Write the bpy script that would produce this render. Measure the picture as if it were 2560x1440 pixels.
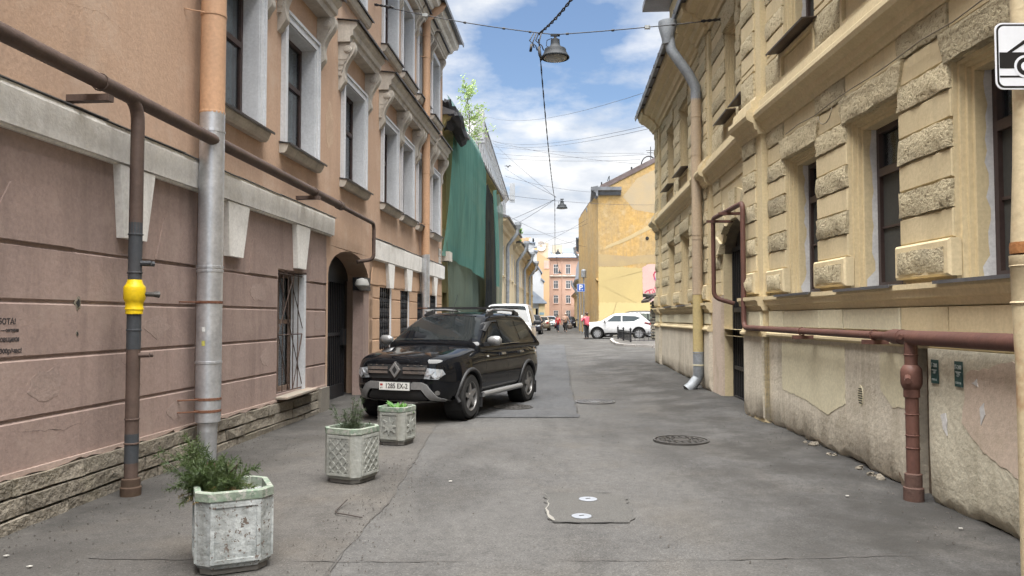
import bpy, bmesh, math, random
from mathutils import Vector, Matrix, noise as mnoise
rnd = random.Random(11)
PI = math.pi
scene = bpy.context.scene
scene.cycles.max_bounces = 6
scene.cycles.diffuse_bounces = 3
scene.cycles.glossy_bounces = 3
scene.cycles.transparent_max_bounces = 8
scene.cycles.use_adaptive_sampling = True
scene.cycles.adaptive_threshold = 0.03
COL = scene.collection
for o in list(bpy.data.objects):
    bpy.data.objects.remove(o)

# ------------------------------------------------------------------ camera
cam_data = bpy.data.cameras.new('camera')
cam_data.sensor_width = 36.0
cam_data.lens = 1900.0 / 2560.0 * 36.0
cam_data.clip_start = 0.05
cam_data.clip_end = 3000
cam = bpy.data.objects.new('camera', cam_data)
COL.objects.link(cam)
cam.location = (0, 0, 1.5)
cam.rotation_euler = (math.radians(90) + math.atan(75 / 1900.0), 0, 0)
scene.camera = cam

# ------------------------------------------------------------------ light
SUN_EL, SUN_AZ = math.radians(74), math.radians(186)   # azimuth clockwise from +Y: behind the camera
EXPOSURE = 2.05
CLS, CLO = 1.7, (3.1, 0.35, 0)
world = bpy.data.worlds.new('World')
scene.world = world
world.use_nodes = True
wn, wl = world.node_tree.nodes, world.node_tree.links
wn.clear()
w_out = wn.new('ShaderNodeOutputWorld')
w_bg = wn.new('ShaderNodeBackground')
sky = wn.new('ShaderNodeTexSky')
sky.sky_type = 'NISHITA'
sky.sun_disc = False
sky.sun_elevation = SUN_EL
sky.sun_rotation = SUN_AZ
sky.air_density = 1.0
sky.dust_density = 0.6
sky.ozone_density = 2.0
tc = wn.new('ShaderNodeTexCoord')
sep = wn.new('ShaderNodeSeparateXYZ')
wl.new(tc.outputs['Generated'], sep.inputs[0])
def wmath(op, a, b=None):
    n = wn.new('ShaderNodeMath'); n.operation = op
    for i, v in enumerate((a, b)):
        if v is None: continue
        if isinstance(v, (int, float)): n.inputs[i].default_value = v
        else: wl.new(v, n.inputs[i])
    return n.outputs[0]
zz = wmath('ADD', wmath('MAXIMUM', sep.outputs[2], 0.0), 0.22)
comb = wn.new('ShaderNodeCombineXYZ')
wl.new(wmath('DIVIDE', sep.outputs[0], zz), comb.inputs[0])
wl.new(wmath('DIVIDE', sep.outputs[1], zz), comb.inputs[1])
def wnoise(scale, detail, rough, off, dist=0.0):
    mp = wn.new('ShaderNodeVectorMath'); mp.operation = 'ADD'
    wl.new(comb.outputs[0], mp.inputs[0]); mp.inputs[1].default_value = off
    n = wn.new('ShaderNodeTexNoise')
    n.inputs['Scale'].default_value = scale; n.inputs['Detail'].default_value = detail
    n.inputs['Roughness'].default_value = rough; n.inputs['Distortion'].default_value = dist
    wl.new(mp.outputs[0], n.inputs['Vector'])
    return n.outputs['Fac']
cl_big = wnoise(CLS, 7, 0.55, CLO)
cl_ramp = wn.new('ShaderNodeValToRGB')
cl_ramp.color_ramp.elements[0].position = 0.395
cl_ramp.color_ramp.elements[1].position = 0.525
wl.new(cl_big, cl_ramp.inputs[0])
cl_tone = wnoise(3.4, 6, 0.55, (9.0, 4.0, 0))
tone_ramp = wn.new('ShaderNodeValToRGB')
tone_ramp.color_ramp.elements[0].position = 0.36
tone_ramp.color_ramp.elements[0].color = (3.9, 4.3, 4.9, 1)
tone_ramp.color_ramp.elements[1].position = 0.6
tone_ramp.color_ramp.elements[1].color = (6.4, 6.4, 6.4, 1)
wl.new(cl_tone, tone_ramp.inputs[0])
tint = wn.new('ShaderNodeMixRGB'); tint.blend_type = 'MULTIPLY'; tint.inputs[0].default_value = 1.0
tint.inputs[2].default_value = (1.0, 1.0, 1.0, 1)
wl.new(sky.outputs[0], tint.inputs[1])
mixc = wn.new('ShaderNodeMixRGB')
wl.new(cl_ramp.outputs[0], mixc.inputs[0])
wl.new(tint.outputs[0], mixc.inputs[1])
wl.new(tone_ramp.outputs[0], mixc.inputs[2])
wl.new(mixc.outputs[0], w_bg.inputs[0])
w_bg.inputs[1].default_value = 0.042
wl.new(w_bg.outputs[0], w_out.inputs[0])

sun_data = bpy.data.lights.new('sun', 'SUN')
sun_data.energy = 4.0
sun_data.angle = math.radians(62)
sun_data.color = (1.0, 0.98, 0.95)
sun = bpy.data.objects.new('sun', sun_data)
COL.objects.link(sun)
_sd = Vector((math.sin(SUN_AZ) * math.cos(SUN_EL), math.cos(SUN_AZ) * math.cos(SUN_EL), math.sin(SUN_EL)))
sun.rotation_euler = _sd.to_track_quat('Z', 'Y').to_euler()
sun.location = (0, -20, 40)

vs = scene.view_settings
vs.view_transform = 'Standard'
vs.look = 'None'
vs.exposure = EXPOSURE
vs.gamma = 1.0
vs.use_curve_mapping = False

# ------------------------------------------------------------------ materials
def _new(name):
    m = bpy.data.materials.new(name); m.use_nodes = True
    nt = m.node_tree; nt.nodes.clear()
    out = nt.nodes.new('ShaderNodeOutputMaterial')
    b = nt.nodes.new('ShaderNodeBsdfPrincipled')
    nt.links.new(b.outputs[0], out.inputs[0])
    return m, nt, b
def c4(c): return (c[0], c[1], c[2], 1.0)
def sc(c, k): return tuple(min(1.0, x * k) for x in c)
class NT:
    def __init__(s, nt): s.nt = nt; s.geo = None
    def pos(s, scale=(1, 1, 1), off=(0, 0, 0)):
        if s.geo is None: s.geo = s.nt.nodes.new('ShaderNodeNewGeometry')
        mp = s.nt.nodes.new('ShaderNodeMapping')
        mp.inputs['Scale'].default_value = scale; mp.inputs['Location'].default_value = off
        s.nt.links.new(s.geo.outputs['Position'], mp.inputs['Vector'])
        return mp.outputs[0]
    def noise(s, scale, detail=4, rough=0.55, vscale=(1, 1, 1), off=(0, 0, 0), dist=0.0):
        n = s.nt.nodes.new('ShaderNodeTexNoise')
        n.inputs['Scale'].default_value = scale; n.inputs['Detail'].default_value = detail
        n.inputs['Roughness'].default_value = rough; n.inputs['Distortion'].default_value = dist
        s.nt.links.new(s.pos(vscale, off), n.inputs['Vector'])
        return n.outputs['Fac']
    def voro(s, scale, vscale=(1, 1, 1), feature='F1', out='Distance'):
        n = s.nt.nodes.new('ShaderNodeTexVoronoi'); n.feature = feature
        n.inputs['Scale'].default_value = scale
        s.nt.links.new(s.pos(vscale), n.inputs['Vector'])
        return n.outputs[out]
    def ramp(s, v, p0, c0, p1, c1):
        n = s.nt.nodes.new('ShaderNodeValToRGB'); e = n.color_ramp.elements
        e[0].position = p0; e[0].color = c4(c0) if not isinstance(c0, float) else (c0, c0, c0, 1)
        e[1].position = p1; e[1].color = c4(c1) if not isinstance(c1, float) else (c1, c1, c1, 1)
        s.nt.links.new(v, n.inputs[0]); return n.outputs[0]
    def mix(s, f, a, b, mode='MIX'):
        n = s.nt.nodes.new('ShaderNodeMixRGB'); n.blend_type = mode
        for i, v in enumerate((f, a, b)):
            if isinstance(v, (int, float)): n.inputs[i].default_value = v
            elif isinstance(v, tuple): n.inputs[i].default_value = c4(v)
            else: s.nt.links.new(v, n.inputs[i])
        return n.outputs[0]
    def vary(s, col, k):
        """each piece a little lighter or darker than its neighbour"""
        oi = s.nt.nodes.new('ShaderNodeObjectInfo')
        return s.mix(1.0, col, s.ramp(oi.outputs['Random'], 0.0, 1.0 - k, 1.0, 1.0 + k * 0.6), 'MULTIPLY')
    def bump(s, h, strength, dist=0.02, chain=None):
        n = s.nt.nodes.new('ShaderNodeBump')
        n.inputs['Strength'].default_value = strength; n.inputs['Distance'].default_value = dist
        s.nt.links.new(h, n.inputs['Height'])
        if chain is not None: s.nt.links.new(chain, n.inputs['Normal'])
        return n.outputs[0]
MATS = {}
def surf(name, c, c2=None, rough=0.85, vs_=1.2, fine=30, bump=0.25, bscale=60, bdist=0.01, stain=None, stain_amt=0.5,
         streak=None, streak_amt=0.5, spec=0.3, metal=0.0, fine_amt=0.12, big=0.5, coat=0.0, spots=None, spot_lo=0.62, p=(0.38, 0.64), spot_scale=14, vary=0.0):
    """weathered surface: two tones in broad patches, fine mottling, optional stains, vertical run marks and chipped spots"""
    if name in MATS: return MATS[name]
    m, nt, b = _new(name); n = NT(nt)
    if c2 is None: c2 = sc(c, 0.82)
    col = n.mix(n.ramp(n.noise(vs_, 4, 0.62), p[0], 0.0, p[1], 1.0), c, c2)
    col = n.mix(1.0, col, n.ramp(n.noise(fine, 2, 0.65), 0.25, 1.0 - fine_amt, 0.75, 1.0 + fine_amt), 'MULTIPLY')
    if streak:
        f = n.ramp(n.noise(3.2, 3, 0.6, vscale=(1.6, 1.6, 0.14)), 0.5, 0.0, 0.72, streak_amt)
        col = n.mix(f, col, streak)
    if stain:
        f = n.ramp(n.noise(1.7, 5, 0.7, off=(7, 3, 1)), 0.52, 0.0, 0.66, stain_amt)
        col = n.mix(f, col, stain)
    if spots:
        f = n.ramp(n.noise(spot_scale, 4, 0.7, off=(2, 9, 4)), spot_lo, 0.0, spot_lo + 0.03, 1.0)
        col = n.mix(f, col, spots)
    if vary: col = n.vary(col, vary)
    nt.links.new(col, b.inputs['Base Color'])
    b.inputs['Roughness'].default_value = rough
    b.inputs['Specular IOR Level'].default_value = spec
    b.inputs['Metallic'].default_value = metal
    if coat: b.inputs['Coat Weight'].default_value = coat; b.inputs['Coat Roughness'].default_value = 0.03
    if bump:
        nb = n.bump(n.noise(bscale * 0.55, 3, 0.7), bump, bdist * 1.6)
        nt.links.new(nb, b.inputs['Normal'])
    MATS[name] = m
    return m
def flat(name, c, rough=0.5, metal=0.0, spec=0.5, coat=0.0, var=0.1):
    return surf(name, sc(c, 1 + var * 0.4), sc(c, 1 - var), rough=rough, metal=metal, spec=spec, coat=coat, bump=0.0, fine_amt=var * 0.5, vs_=3)
def paint(name, c, flake=0.0):
    if name in MATS: return MATS[name]
    m, nt, b = _new(name); n = NT(nt)
    col = n.mix(n.ramp(n.noise(6, 4), 0.3, 0.0, 0.7, 1.0), c, sc(c, 0.8))
    nt.links.new(col, b.inputs['Base Color'])
    nt.links.new(n.ramp(n.noise(9, 2, 0.7), 0.35, 0.02, 0.75, 0.07), b.inputs['Roughness'])
    b.inputs['Metallic'].default_value = flake
    b.inputs['Specular IOR Level'].default_value = 0.3
    MATS[name] = m
    return m
def glass(name, tint=(0.75, 0.8, 0.8), refl=1.0):
    """window pane: clear, tinted, with Fresnel reflection"""
    if name in MATS: return MATS[name]
    m = bpy.data.materials.new(name); m.use_nodes = True
    nt = m.node_tree; nt.nodes.clear()
    out = nt.nodes.new('ShaderNodeOutputMaterial')
    tr = nt.nodes.new('ShaderNodeBsdfTransparent'); tr.inputs[0].default_value = c4(tint)
    gl = nt.nodes.new('ShaderNodeBsdfGlossy'); gl.inputs['Roughness'].default_value = 0.02
    gl.inputs[0].default_value = (0.95, 0.97, 1, 1)
    fr = nt.nodes.new('ShaderNodeFresnel'); fr.inputs[0].default_value = 1.45
    n = NT(nt)
    nt.links.new(n.bump(n.noise(1.3, 2), 0.04, 0.05), gl.inputs['Normal'])
    mul = nt.nodes.new('ShaderNodeMath'); mul.operation = 'MULTIPLY_ADD'; mul.use_clamp = True
    mul.inputs[1].default_value = refl; mul.inputs[2].default_value = 0.05
    nt.links.new(fr.outputs[0], mul.inputs[0])
    mx = nt.nodes.new('ShaderNodeMixShader')
    nt.links.new(mul.outputs[0], mx.inputs[0]); nt.links.new(tr.outputs[0], mx.inputs[1]); nt.links.new(gl.outputs[0], mx.inputs[2])
    nt.links.new(mx.outputs[0], out.inputs[0])
    MATS[name] = m
    return m
def net_mat(name, c, c2, holes=0.25, scale=1.0):
    """woven scaffolding net: thin, partly see-through cloth"""
    if name in MATS: return MATS[name]
    m = bpy.data.materials.new(name); m.use_nodes = True
    nt = m.node_tree; nt.nodes.clear()
    out = nt.nodes.new('ShaderNodeOutputMaterial'); n = NT(nt)
    col = n.mix(n.ramp(n.noise(0.9, 5, 0.6, vscale=(1, 1, 0.25)), 0.35, 0.0, 0.65, 1.0), c, c2)
    col = n.mix(1.0, col, n.ramp(n.noise(7, 4, vscale=(1, 1, 0.15)), 0.3, 0.85, 0.7, 1.12), 'MULTIPLY')
    d = nt.nodes.new('ShaderNodeBsdfDiffuse'); nt.links.new(col, d.inputs[0])
    t = nt.nodes.new('ShaderNodeBsdfTranslucent'); nt.links.new(col, t.inputs[0])
    tr = nt.nodes.new('ShaderNodeBsdfTransparent')
    m1 = nt.nodes.new('ShaderNodeMixShader'); m1.inputs[0].default_value = 0.4
    nt.links.new(d.outputs[0], m1.inputs[1]); nt.links.new(t.outputs[0], m1.inputs[2])
    m2 = nt.nodes.new('ShaderNodeMixShader'); m2.inputs[0].default_value = holes
    nt.links.new(m1.outputs[0], m2.inputs[1]); nt.links.new(tr.outputs[0], m2.inputs[2])
    nt.links.new(m2.outputs[0], out.inputs[0])
    MATS[name] = m
    return m
def leaf_mat(name, c, c2):
    if name in MATS: return MATS[name]
    m = bpy.data.materials.new(name); m.use_nodes = True
    nt = m.node_tree; nt.nodes.clear()
    out = nt.nodes.new('ShaderNodeOutputMaterial'); n = NT(nt)
    col = n.mix(n.ramp(n.noise(9, 3), 0.35, 0.0, 0.65, 1.0), c, c2)
    d = nt.nodes.new('ShaderNodeBsdfPrincipled'); nt.links.new(col, d.inputs['Base Color'])
    d.inputs['Roughness'].default_value = 0.6
    t = nt.nodes.new('ShaderNodeBsdfTranslucent'); nt.links.new(n.mix(0.4, col, (c2[0], c2[1] * 1.2, c2[2] * 0.5)), t.inputs[0])
    m1 = nt.nodes.new('ShaderNodeMixShader'); m1.inputs[0].default_value = 0.35
    nt.links.new(d.outputs[0], m1.inputs[1]); nt.links.new(t.outputs[0], m1.inputs[2])
    nt.links.new(m1.outputs[0], out.inputs[0])
    MATS[name] = m
    return m

# ------------------------------------------------------------------ objects
def tag(o, label=None, cat=None, group=None, kind=None):
    if label: o['label'] = label
    if cat: o['category'] = cat
    if group: o['group'] = group
    if kind: o['kind'] = kind
    return o
WM = {}
def empty(name, loc, rz=0.0, label=None, cat=None, group=None):
    o = bpy.data.objects.new(name, None); COL.objects.link(o)
    o.empty_display_size = 0.3
    o.location = loc; o.rotation_euler = (0, 0, rz)
    WM[o.name] = Matrix.Translation(Vector(loc)) @ Matrix.Rotation(rz, 4, 'Z')
    return tag(o, label, cat, group)
def wmat(o):
    """world matrix of a thing (parts carry an identity transform of their own)"""
    while o.parent is not None: o = o.parent
    return WM.get(o.name, Matrix.Identity(4))
class Fr:
    """facade frame: s along the wall, n out of it, z up"""
    def __init__(f, p, d, side, s0=0.0):
        f.p = Vector((p[0], p[1], 0)); d = Vector((d[0], d[1], 0)).normalized(); f.d = d
        f.nv = Vector((d.y, -d.x, 0)) * side          # side +1: wall on the left of its direction, outward to the right
        f.s0 = s0
    def __call__(f, s, n, z): return f.p + f.d * (s - f.s0) + f.nv * n + Vector((0, 0, z))
IDF = lambda x, y, z: Vector((x, y, z))
class MB:
    def __init__(s, fr=IDF): s.v = []; s.f = []; s.fr = fr
    def P(s, a, b, c):
        s.v.append(s.fr(a, b, c)); return len(s.v) - 1
    def face(s, *pts):
        s.f.append([s.P(*p) for p in pts]); return s
    def box(s, a0, a1, b0, b1, c0, c1):
        i = [s.P(a, b, c) for a in (a0, a1) for b in (b0, b1) for c in (c0, c1)]
        for q in ((0, 1, 3, 2), (4, 6, 7, 5), (0, 4, 5, 1), (2, 3, 7, 6), (0, 2, 6, 4), (1, 5, 7, 3)):
            s.f.append([i[k] for k in q])
        return s
    def cbox(s, a0, a1, b0, b1, c0, c1, ch=0.01):
        """block lying on plane b0, its outer face b1 chamfered all round"""
        r = [[s.P(a, b, c) for a, c in ((a0 + k, c0 + k), (a1 - k, c0 + k), (a1 - k, c1 - k), (a0 + k, c1 - k))]
             for b, k in ((b0, 0), (b1 - (ch if b1 > b0 else -ch), 0), (b1, ch))]
        s.f.append(r[0][::-1]); s.f.append(r[2])
        for u, w in ((0, 1), (1, 2)):
            for k in range(4):
                s.f.append([r[u][k], r[u][(k + 1) % 4], r[w][(k + 1) % 4], r[w][k]])
        return s
    def ext(s, pts, b0, b1):
        """polygon in (a, c) extruded from b0 to b1"""
        n = len(pts)
        i0 = [s.P(a, b0, c) for a, c in pts]; i1 = [s.P(a, b1, c) for a, c in pts]
        s.f.append(i0[::-1]); s.f.append(i1)
        for k in range(n): s.f.append([i0[k], i0[(k + 1) % n], i1[(k + 1) % n], i1[k]])
        return s
    def sweep(s, prof, a0, a1):
        """profile in (b, c) extruded along a"""
        n = len(prof)
        i0 = [s.P(a0, b, c) for b, c in prof]; i1 = [s.P(a1, b, c) for b, c in prof]
        s.f.append(i0[::-1]); s.f.append(i1)
        for k in range(n): s.f.append([i0[k], i0[(k + 1) % n], i1[(k + 1) % n], i1[k]])
        return s
    def extz(s, pts, c0, c1):
        n = len(pts)
        i0 = [s.P(a, b, c0) for a, b in pts]; i1 = [s.P(a, b, c1) for a, b in pts]
        s.f.append(i0[::-1]); s.f.append(i1)
        for k in range(n): s.f.append([i0[k], i0[(k + 1) % n], i1[(k + 1) % n], i1[k]])
        return s
    def tube(s, path, r, seg=8, cap=True, closed=False):
        pts = [s.fr(*p) if not isinstance(p, Vector) else p for p in path]
        n = len(pts); rs = r if isinstance(r, (list, tuple)) else [r] * n
        rings = []; up = None
        for k, p in enumerate(pts):
            a = pts[max(k - 1, 0)]; b = pts[min(k + 1, n - 1)]
            if closed: a = pts[(k - 1) % n]; b = pts[(k + 1) % n]
            t = (b - a)
            t = t.normalized() if t.length > 1e-9 else Vector((0, 0, 1))
            if up is None:
                up = Vector((0, 0, 1)) if abs(t.z) < 0.9 else Vector((1, 0, 0))
            x = t.cross(up)
            if x.length < 1e-6: x = t.orthogonal()
            x.normalize(); y = x.cross(t).normalized(); up = y
            # widen at bends so the tube keeps its thickness
            ring = []
            for q in range(seg):
                an = 2 * PI * q / seg
                s.v.append(p + (x * math.cos(an) + y * math.sin(an)) * rs[k]); ring.append(len(s.v) - 1)
            rings.append(ring)
        m = n if closed else n - 1
        for k in range(m):
            A, B = rings[k], rings[(k + 1) % n]
            for q in range(seg): s.f.append([A[q], A[(q + 1) % seg], B[(q + 1) % seg], B[q]])
        if cap and not closed:
            s.f.append(rings[0][::-1]); s.f.append(rings[-1])
        return s
    def lathe(s, prof, seg=16, cx=0.0, cy=0.0, axis='z', cap=True, phase=0.0):
        rings = []
        for r, z in prof:
            ring = []
            for q in range(seg):
                an = 2 * PI * q / seg + phase
                u, w = math.cos(an) * r, math.sin(an) * r
                ring.append(s.P(cx + u, cy + w, z) if axis == 'z' else (s.P(cx + u, z, cy + w) if axis == 'y' else s.P(z, cx + u, cy + w)))
            rings.append(ring)
        for A, B in zip(rings, rings[1:]):
            for q in range(seg): s.f.append([A[q], A[(q + 1) % seg], B[(q + 1) % seg], B[q]])
        if cap: s.f.append(rings[0][::-1]); s.f.append(rings[-1])
        return s
    def add(s, verts, faces):
        o = len(s.v)
        s.v += [s.fr(*p) for p in verts]; s.f += [[i + o for i in q] for q in faces]
        return s
    def build(s, name, mat, parent=None, smooth=False, auto=None, world=True, fix=True):
        me = bpy.data.meshes.new(name)
        vs_ = s.v
        if parent is not None and world:
            inv = wmat(parent).inverted(); vs_ = [inv @ v for v in vs_]
        me.from_pydata([tuple(v) for v in vs_], [], s.f)
        if fix:
            bm = bmesh.new(); bm.from_mesh(me)
            bmesh.ops.recalc_face_normals(bm, faces=bm.faces)
            bm.to_mesh(me); bm.free()
        if smooth or auto is not None:
            me.polygons.foreach_set('use_smooth', [True] * len(me.polygons))
            if auto is not None:
                try: me.set_sharp_from_angle(angle=math.radians(auto))
                except Exception: pass
        me.materials.append(mat)
        o = bpy.data.objects.new(name, me); COL.objects.link(o)
        if parent is not None: o.parent = parent
        return o
def copy_tree(o, parent=None, loc=None, rz=None):
    c = o.copy(); COL.objects.link(c); c.parent = parent
    if loc is not None: c.location = loc
    if rz is not None: c.rotation_euler = (0, 0, rz)
    if parent is None: WM[c.name] = Matrix.Translation(c.location) @ Matrix.Rotation(c.rotation_euler[2], 4, 'Z')
    for ch in list(o.children): copy_tree(ch, c)
    return c
def text(body, size, mat, parent, fr, s, n, z, flip=1, name='lettering', align='CENTER', depth=0.0015, bold=0.0, sx=1.0):
    """lettering turned into a mesh, lying on a facade frame"""
    cu = bpy.data.curves.new('t', 'FONT'); cu.body = body; cu.size = size; cu.align_x = align; cu.align_y = 'CENTER'
    cu.extrude = depth; cu.offset = bold; cu.resolution_u = 2
    to = bpy.data.objects.new('t', cu); COL.objects.link(to)
    dg = bpy.context.evaluated_depsgraph_get()
    me = bpy.data.meshes.new_from_object(to.evaluated_get(dg))
    bpy.data.objects.remove(to)
    inv = wmat(parent).inverted()
    for v in me.vertices:
        v.co = inv @ fr(s + flip * v.co.x * sx, n + v.co.z, z + v.co.y)
    me.materials.clear(); me.materials.append(mat)
    me.name = name
    o = bpy.data.objects.new(name, me); COL.objects.link(o); o.parent = parent
    return o
def clamp(x, a=0.0, b=1.0): return max(a, min(b, x))
def lerp(a, b, t): return a + (b - a) * t
def interp(tab, x):
    if x <= tab[0][0]: return tab[0][1]
    for (x0, y0), (x1, y1) in zip(tab, tab[1:]):
        if x <= x1: return lerp(y0, y1, (x - x0) / (x1 - x0))
    return tab[-1][1]
def sstep(a, b, x):
    t = clamp((x - a) / (b - a)); return t * t * (3 - 2 * t)
# ================================================================== ground
RR = [(4, 0.0), (6.6, 0.0), (8, 0.03), (11, 0.075), (13, 0.085), (15, 0.075), (22, 0.11), (30, 0.06), (40, 0.0)]
def gz(x, y):
    z = 0.0045 * clamp(y, 0, 50)
    return z + interp(RR, y) * sstep(1.6, 3.6, x) * (1 - sstep(6, 12, x))
def asphalt(name, c, c2, warm, speck=0.5, crack=0.0, dirt=0.5, edge=None):
    m, nt, b = _new(name); n = NT(nt)
    col = n.mix(n.ramp(n.noise(0.55, 5, 0.62), 0.36, 0.0, 0.66, 1.0), c, c2)
    col = n.mix(n.ramp(n.noise(0.9, 3, 0.6, off=(5, 2, 0)), 0.5, 0.0, 0.75, dirt), col, warm)
    col = n.mix(n.ramp(n.noise(0.8, 6, 0.72, vscale=(1, 0.4, 1), off=(1, 7, 0)), 0.48, 0.0, 0.66, 0.8), col, sc(c, 0.52))
    col = n.mix(1.0, col, n.ramp(n.noise(75, 2, 0.7), 0.25, 1 - speck * 0.75, 0.75, 1 + speck * 0.8), 'MULTIPLY')
    col = n.mix(1.0, col, n.ramp(n.noise(11, 3, 0.7), 0.25, 0.82, 0.75, 1.18), 'MULTIPLY')
    col = n.mix(n.ramp(n.voro(48), 0.06, 0.8, 0.17, 0.0), col, (0.22, 0.21, 0.195))          # pale chips
    f = n.ramp(n.noise(23, 3, 0.6, off=(3, 3, 3)), 0.68, 0.0, 0.74, 0.7)
    col = n.mix(f, col, (0.03, 0.028, 0.026))
    if edge:          # trodden dirt gathering along a wall: (x at y=0, slope, from, to)
        sx = nt.nodes.new('ShaderNodeSeparateXYZ'); nt.links.new(n.pos(), sx.inputs[0])
        ma = nt.nodes.new('ShaderNodeMath'); ma.operation = 'MULTIPLY_ADD'; nt.links.new(sx.outputs[1], ma.inputs[0]); ma.inputs[1].default_value = -edge[1]; nt.links.new(sx.outputs[0], ma.inputs[2])
        mr = nt.nodes.new('ShaderNodeMapRange'); mr.inputs[1].default_value = edge[2]; mr.inputs[2].default_value = edge[3]; nt.links.new(ma.outputs[0], mr.inputs[0])
        f = n.mix(1.0, mr.outputs[0], n.ramp(n.noise(1.1, 5, 0.7, off=(9, 1, 0)), 0.38, 0.0, 0.58, 0.8), 'MULTIPLY')
        col = n.mix(f, col, (0.036, 0.034, 0.031))
    if crack:
        d = n.ramp(n.voro(0.42, feature='DISTANCE_TO_EDGE'), 0.0, crack, 0.006, 0.0)
        col = n.mix(d, col, (0.02, 0.019, 0.018))
    nt.links.new(col, b.inputs['Base Color'])
    b.inputs['Roughness'].default_value = 0.88; b.inputs['Specular IOR Level'].default_value = 0.25
    nb = n.bump(n.noise(90, 2, 0.7), 0.55, 0.008)
    nt.links.new(nb, b.inputs['Normal'])
    return m
M_ROAD = asphalt('asphalt_worn', (0.088, 0.085, 0.081), (0.066, 0.064, 0.062), (0.08, 0.071, 0.059), 0.5, 0.0, edge=(0, 0.02, 0.9, 2.3))
M_WALK = asphalt('asphalt_footway', (0.088, 0.082, 0.075), (0.064, 0.06, 0.056), (0.086, 0.075, 0.062), 0.5, 0.0, 0.8, edge=(0, 0.08, -2.7, -3.7))
M_PATCH = asphalt('asphalt_new', (0.074, 0.075, 0.077), (0.062, 0.063, 0.066), (0.068, 0.066, 0.064), 0.35, 0.0)
M_CONC = surf('patch_concrete', (0.082, 0.079, 0.074), (0.068, 0.066, 0.062), fine_amt=0.3, fine=80, bump=0.3, bscale=120)
def spaced(a, b, fine_a, fine_b, step, coarse):
    out = []; x = a
    while x < b - 1e-6:
        out.append(x)
        x += step if fine_a <= x < fine_b else coarse
        if out[-1] < fine_a < x: x = fine_a
    out.append(b); return out
def build_ground():
    xs = spaced(-160, 160, -6, 14, 0.4, 14); ys = spaced(-40, 320, -2, 52, 0.5, 8)
    mb = MB(); W = len(xs)
    for y in ys:
        for x in xs: mb.v.append(Vector((x, y, gz(x, y))))
    for j in range(len(ys) - 1):
        for i in range(W - 1): mb.f.append([j * W + i, j * W + i + 1, (j + 1) * W + i + 1, (j + 1) * W + i])
    tag(mb.build('ground', M_ROAD, fix=False), kind='structure')
build_ground()
def sheet(name, left, right, ys, off, mat, nx=10, jag=0.0, seed=1):
    """thin surface layer between two edge tables x(y), laid a few millimetres above the ground"""
    r = random.Random(seed); mb = MB(); n = nx + 1
    for y in ys:
        a, b = interp(left, y) + r.uniform(-jag, jag), interp(right, y) + r.uniform(-jag, jag)
        for i in range(n):
            x = lerp(a, b, i / nx); mb.v.append(Vector((x, y, gz(x, y) + off)))
    for j in range(len(ys) - 1):
        for i in range(nx): mb.f.append([j * n + i, j * n + i + 1, (j + 1) * n + i + 1, (j + 1) * n + i])
    return mb.build(name, mat, fix=False)
def ysteps(a, b, st): k = int((b - a) / st); return [a + (b - a) * i / k for i in range(k + 1)]
XL = lambda y: -3.92 + 0.08 * y
tag(sheet('footway', [(-6, XL(-6) - .3), (40, XL(40) - .3)], [(-6, -1.05), (4.4, -1.06), (5.3, -1.05), (6, -0.98), (9.8, -1.03), (14, -1.1), (20, -0.95), (40, 1.0)],
          ysteps(-6, 34, 0.2), 0.004, M_WALK, jag=0.025, seed=4), kind='structure')
tag(sheet('new_asphalt', [(11.1, -0.9), (14, -0.85), (20, -0.7), (40, 1.3)], [(11.1, 0.97), (12, 1.02), (16, 1.22), (20, 1.5), (38, 2.6)],
          ysteps(11.1, 38, 0.2), 0.009, M_PATCH, jag=0.035, seed=9), kind='structure')
tag(sheet('patched_square', [(5.52, 0.3), (5.7, 0.26), (6.43, 0.27)], [(5.52, 0.84), (5.62, 0.9), (6.3, 0.93), (6.43, 0.84)],
          ysteps(5.52, 6.43, 0.05), 0.008, M_CONC, jag=0.018, seed=12), kind='structure')
def seam(name, pts, w, mat, off=0.012, seed=3):
    """tar joint or crack: a ragged narrow strip on the ground"""
    r = random.Random(seed); mb = MB(); path = []
    for (x0, y0), (x1, y1) in zip(pts, pts[1:]):
        k = max(2, int(math.hypot(x1 - x0, y1 - y0) / 0.07))
        for i in range(k): path.append((lerp(x0, x1, i / k), lerp(y0, y1, i / k)))
    path.append(pts[-1])
    for i, (x, y) in enumerate(path):
        a = path[max(i - 1, 0)]; b = path[min(i + 1, len(path) - 1)]
        t = Vector((b[0] - a[0], b[1] - a[1], 0)).normalized(); nn = Vector((-t.y, t.x, 0))
        c = Vector((x, y, 0)) + nn * r.uniform(-0.012, 0.012); ww = w * r.uniform(0.3, 1.2) * clamp(0.55 + 1.6 * mnoise.noise(Vector((x * 1.7 + seed, y * 1.7, 0.3))), 0.02, 1.0)
        for sgn in (-1, 1):
            q = c + nn * ww * sgn * 0.5; mb.v.append(Vector((q.x, q.y, gz(q.x, q.y) + off)))
    for i in range(len(path) - 1): mb.f.append([2 * i, 2 * i + 1, 2 * i + 3, 2 * i + 2])
    return tag(mb.build(name, mat, fix=False), kind='structure')
M_TAR = flat('tar_joint', (0.05, 0.048, 0.046), 0.9)
M_TARSOFT = flat('tar_joint_faded', (0.06, 0.055, 0.05), 0.95)
seam('road_joint', [(-1.06, 4.3), (-1.05, 5.3), (-0.98, 6.1), (-1.03, 9.8), (-1.0, 11.0)], 0.02, M_TARSOFT, 0.0075, 2)
seam('road_joint', [(-2.6, 4.72), (-1.2, 4.66), (0.2, 4.68), (1.4, 4.7), (2.6, 4.8)], 0.014, M_TARSOFT, 0.0085, 6)
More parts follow.
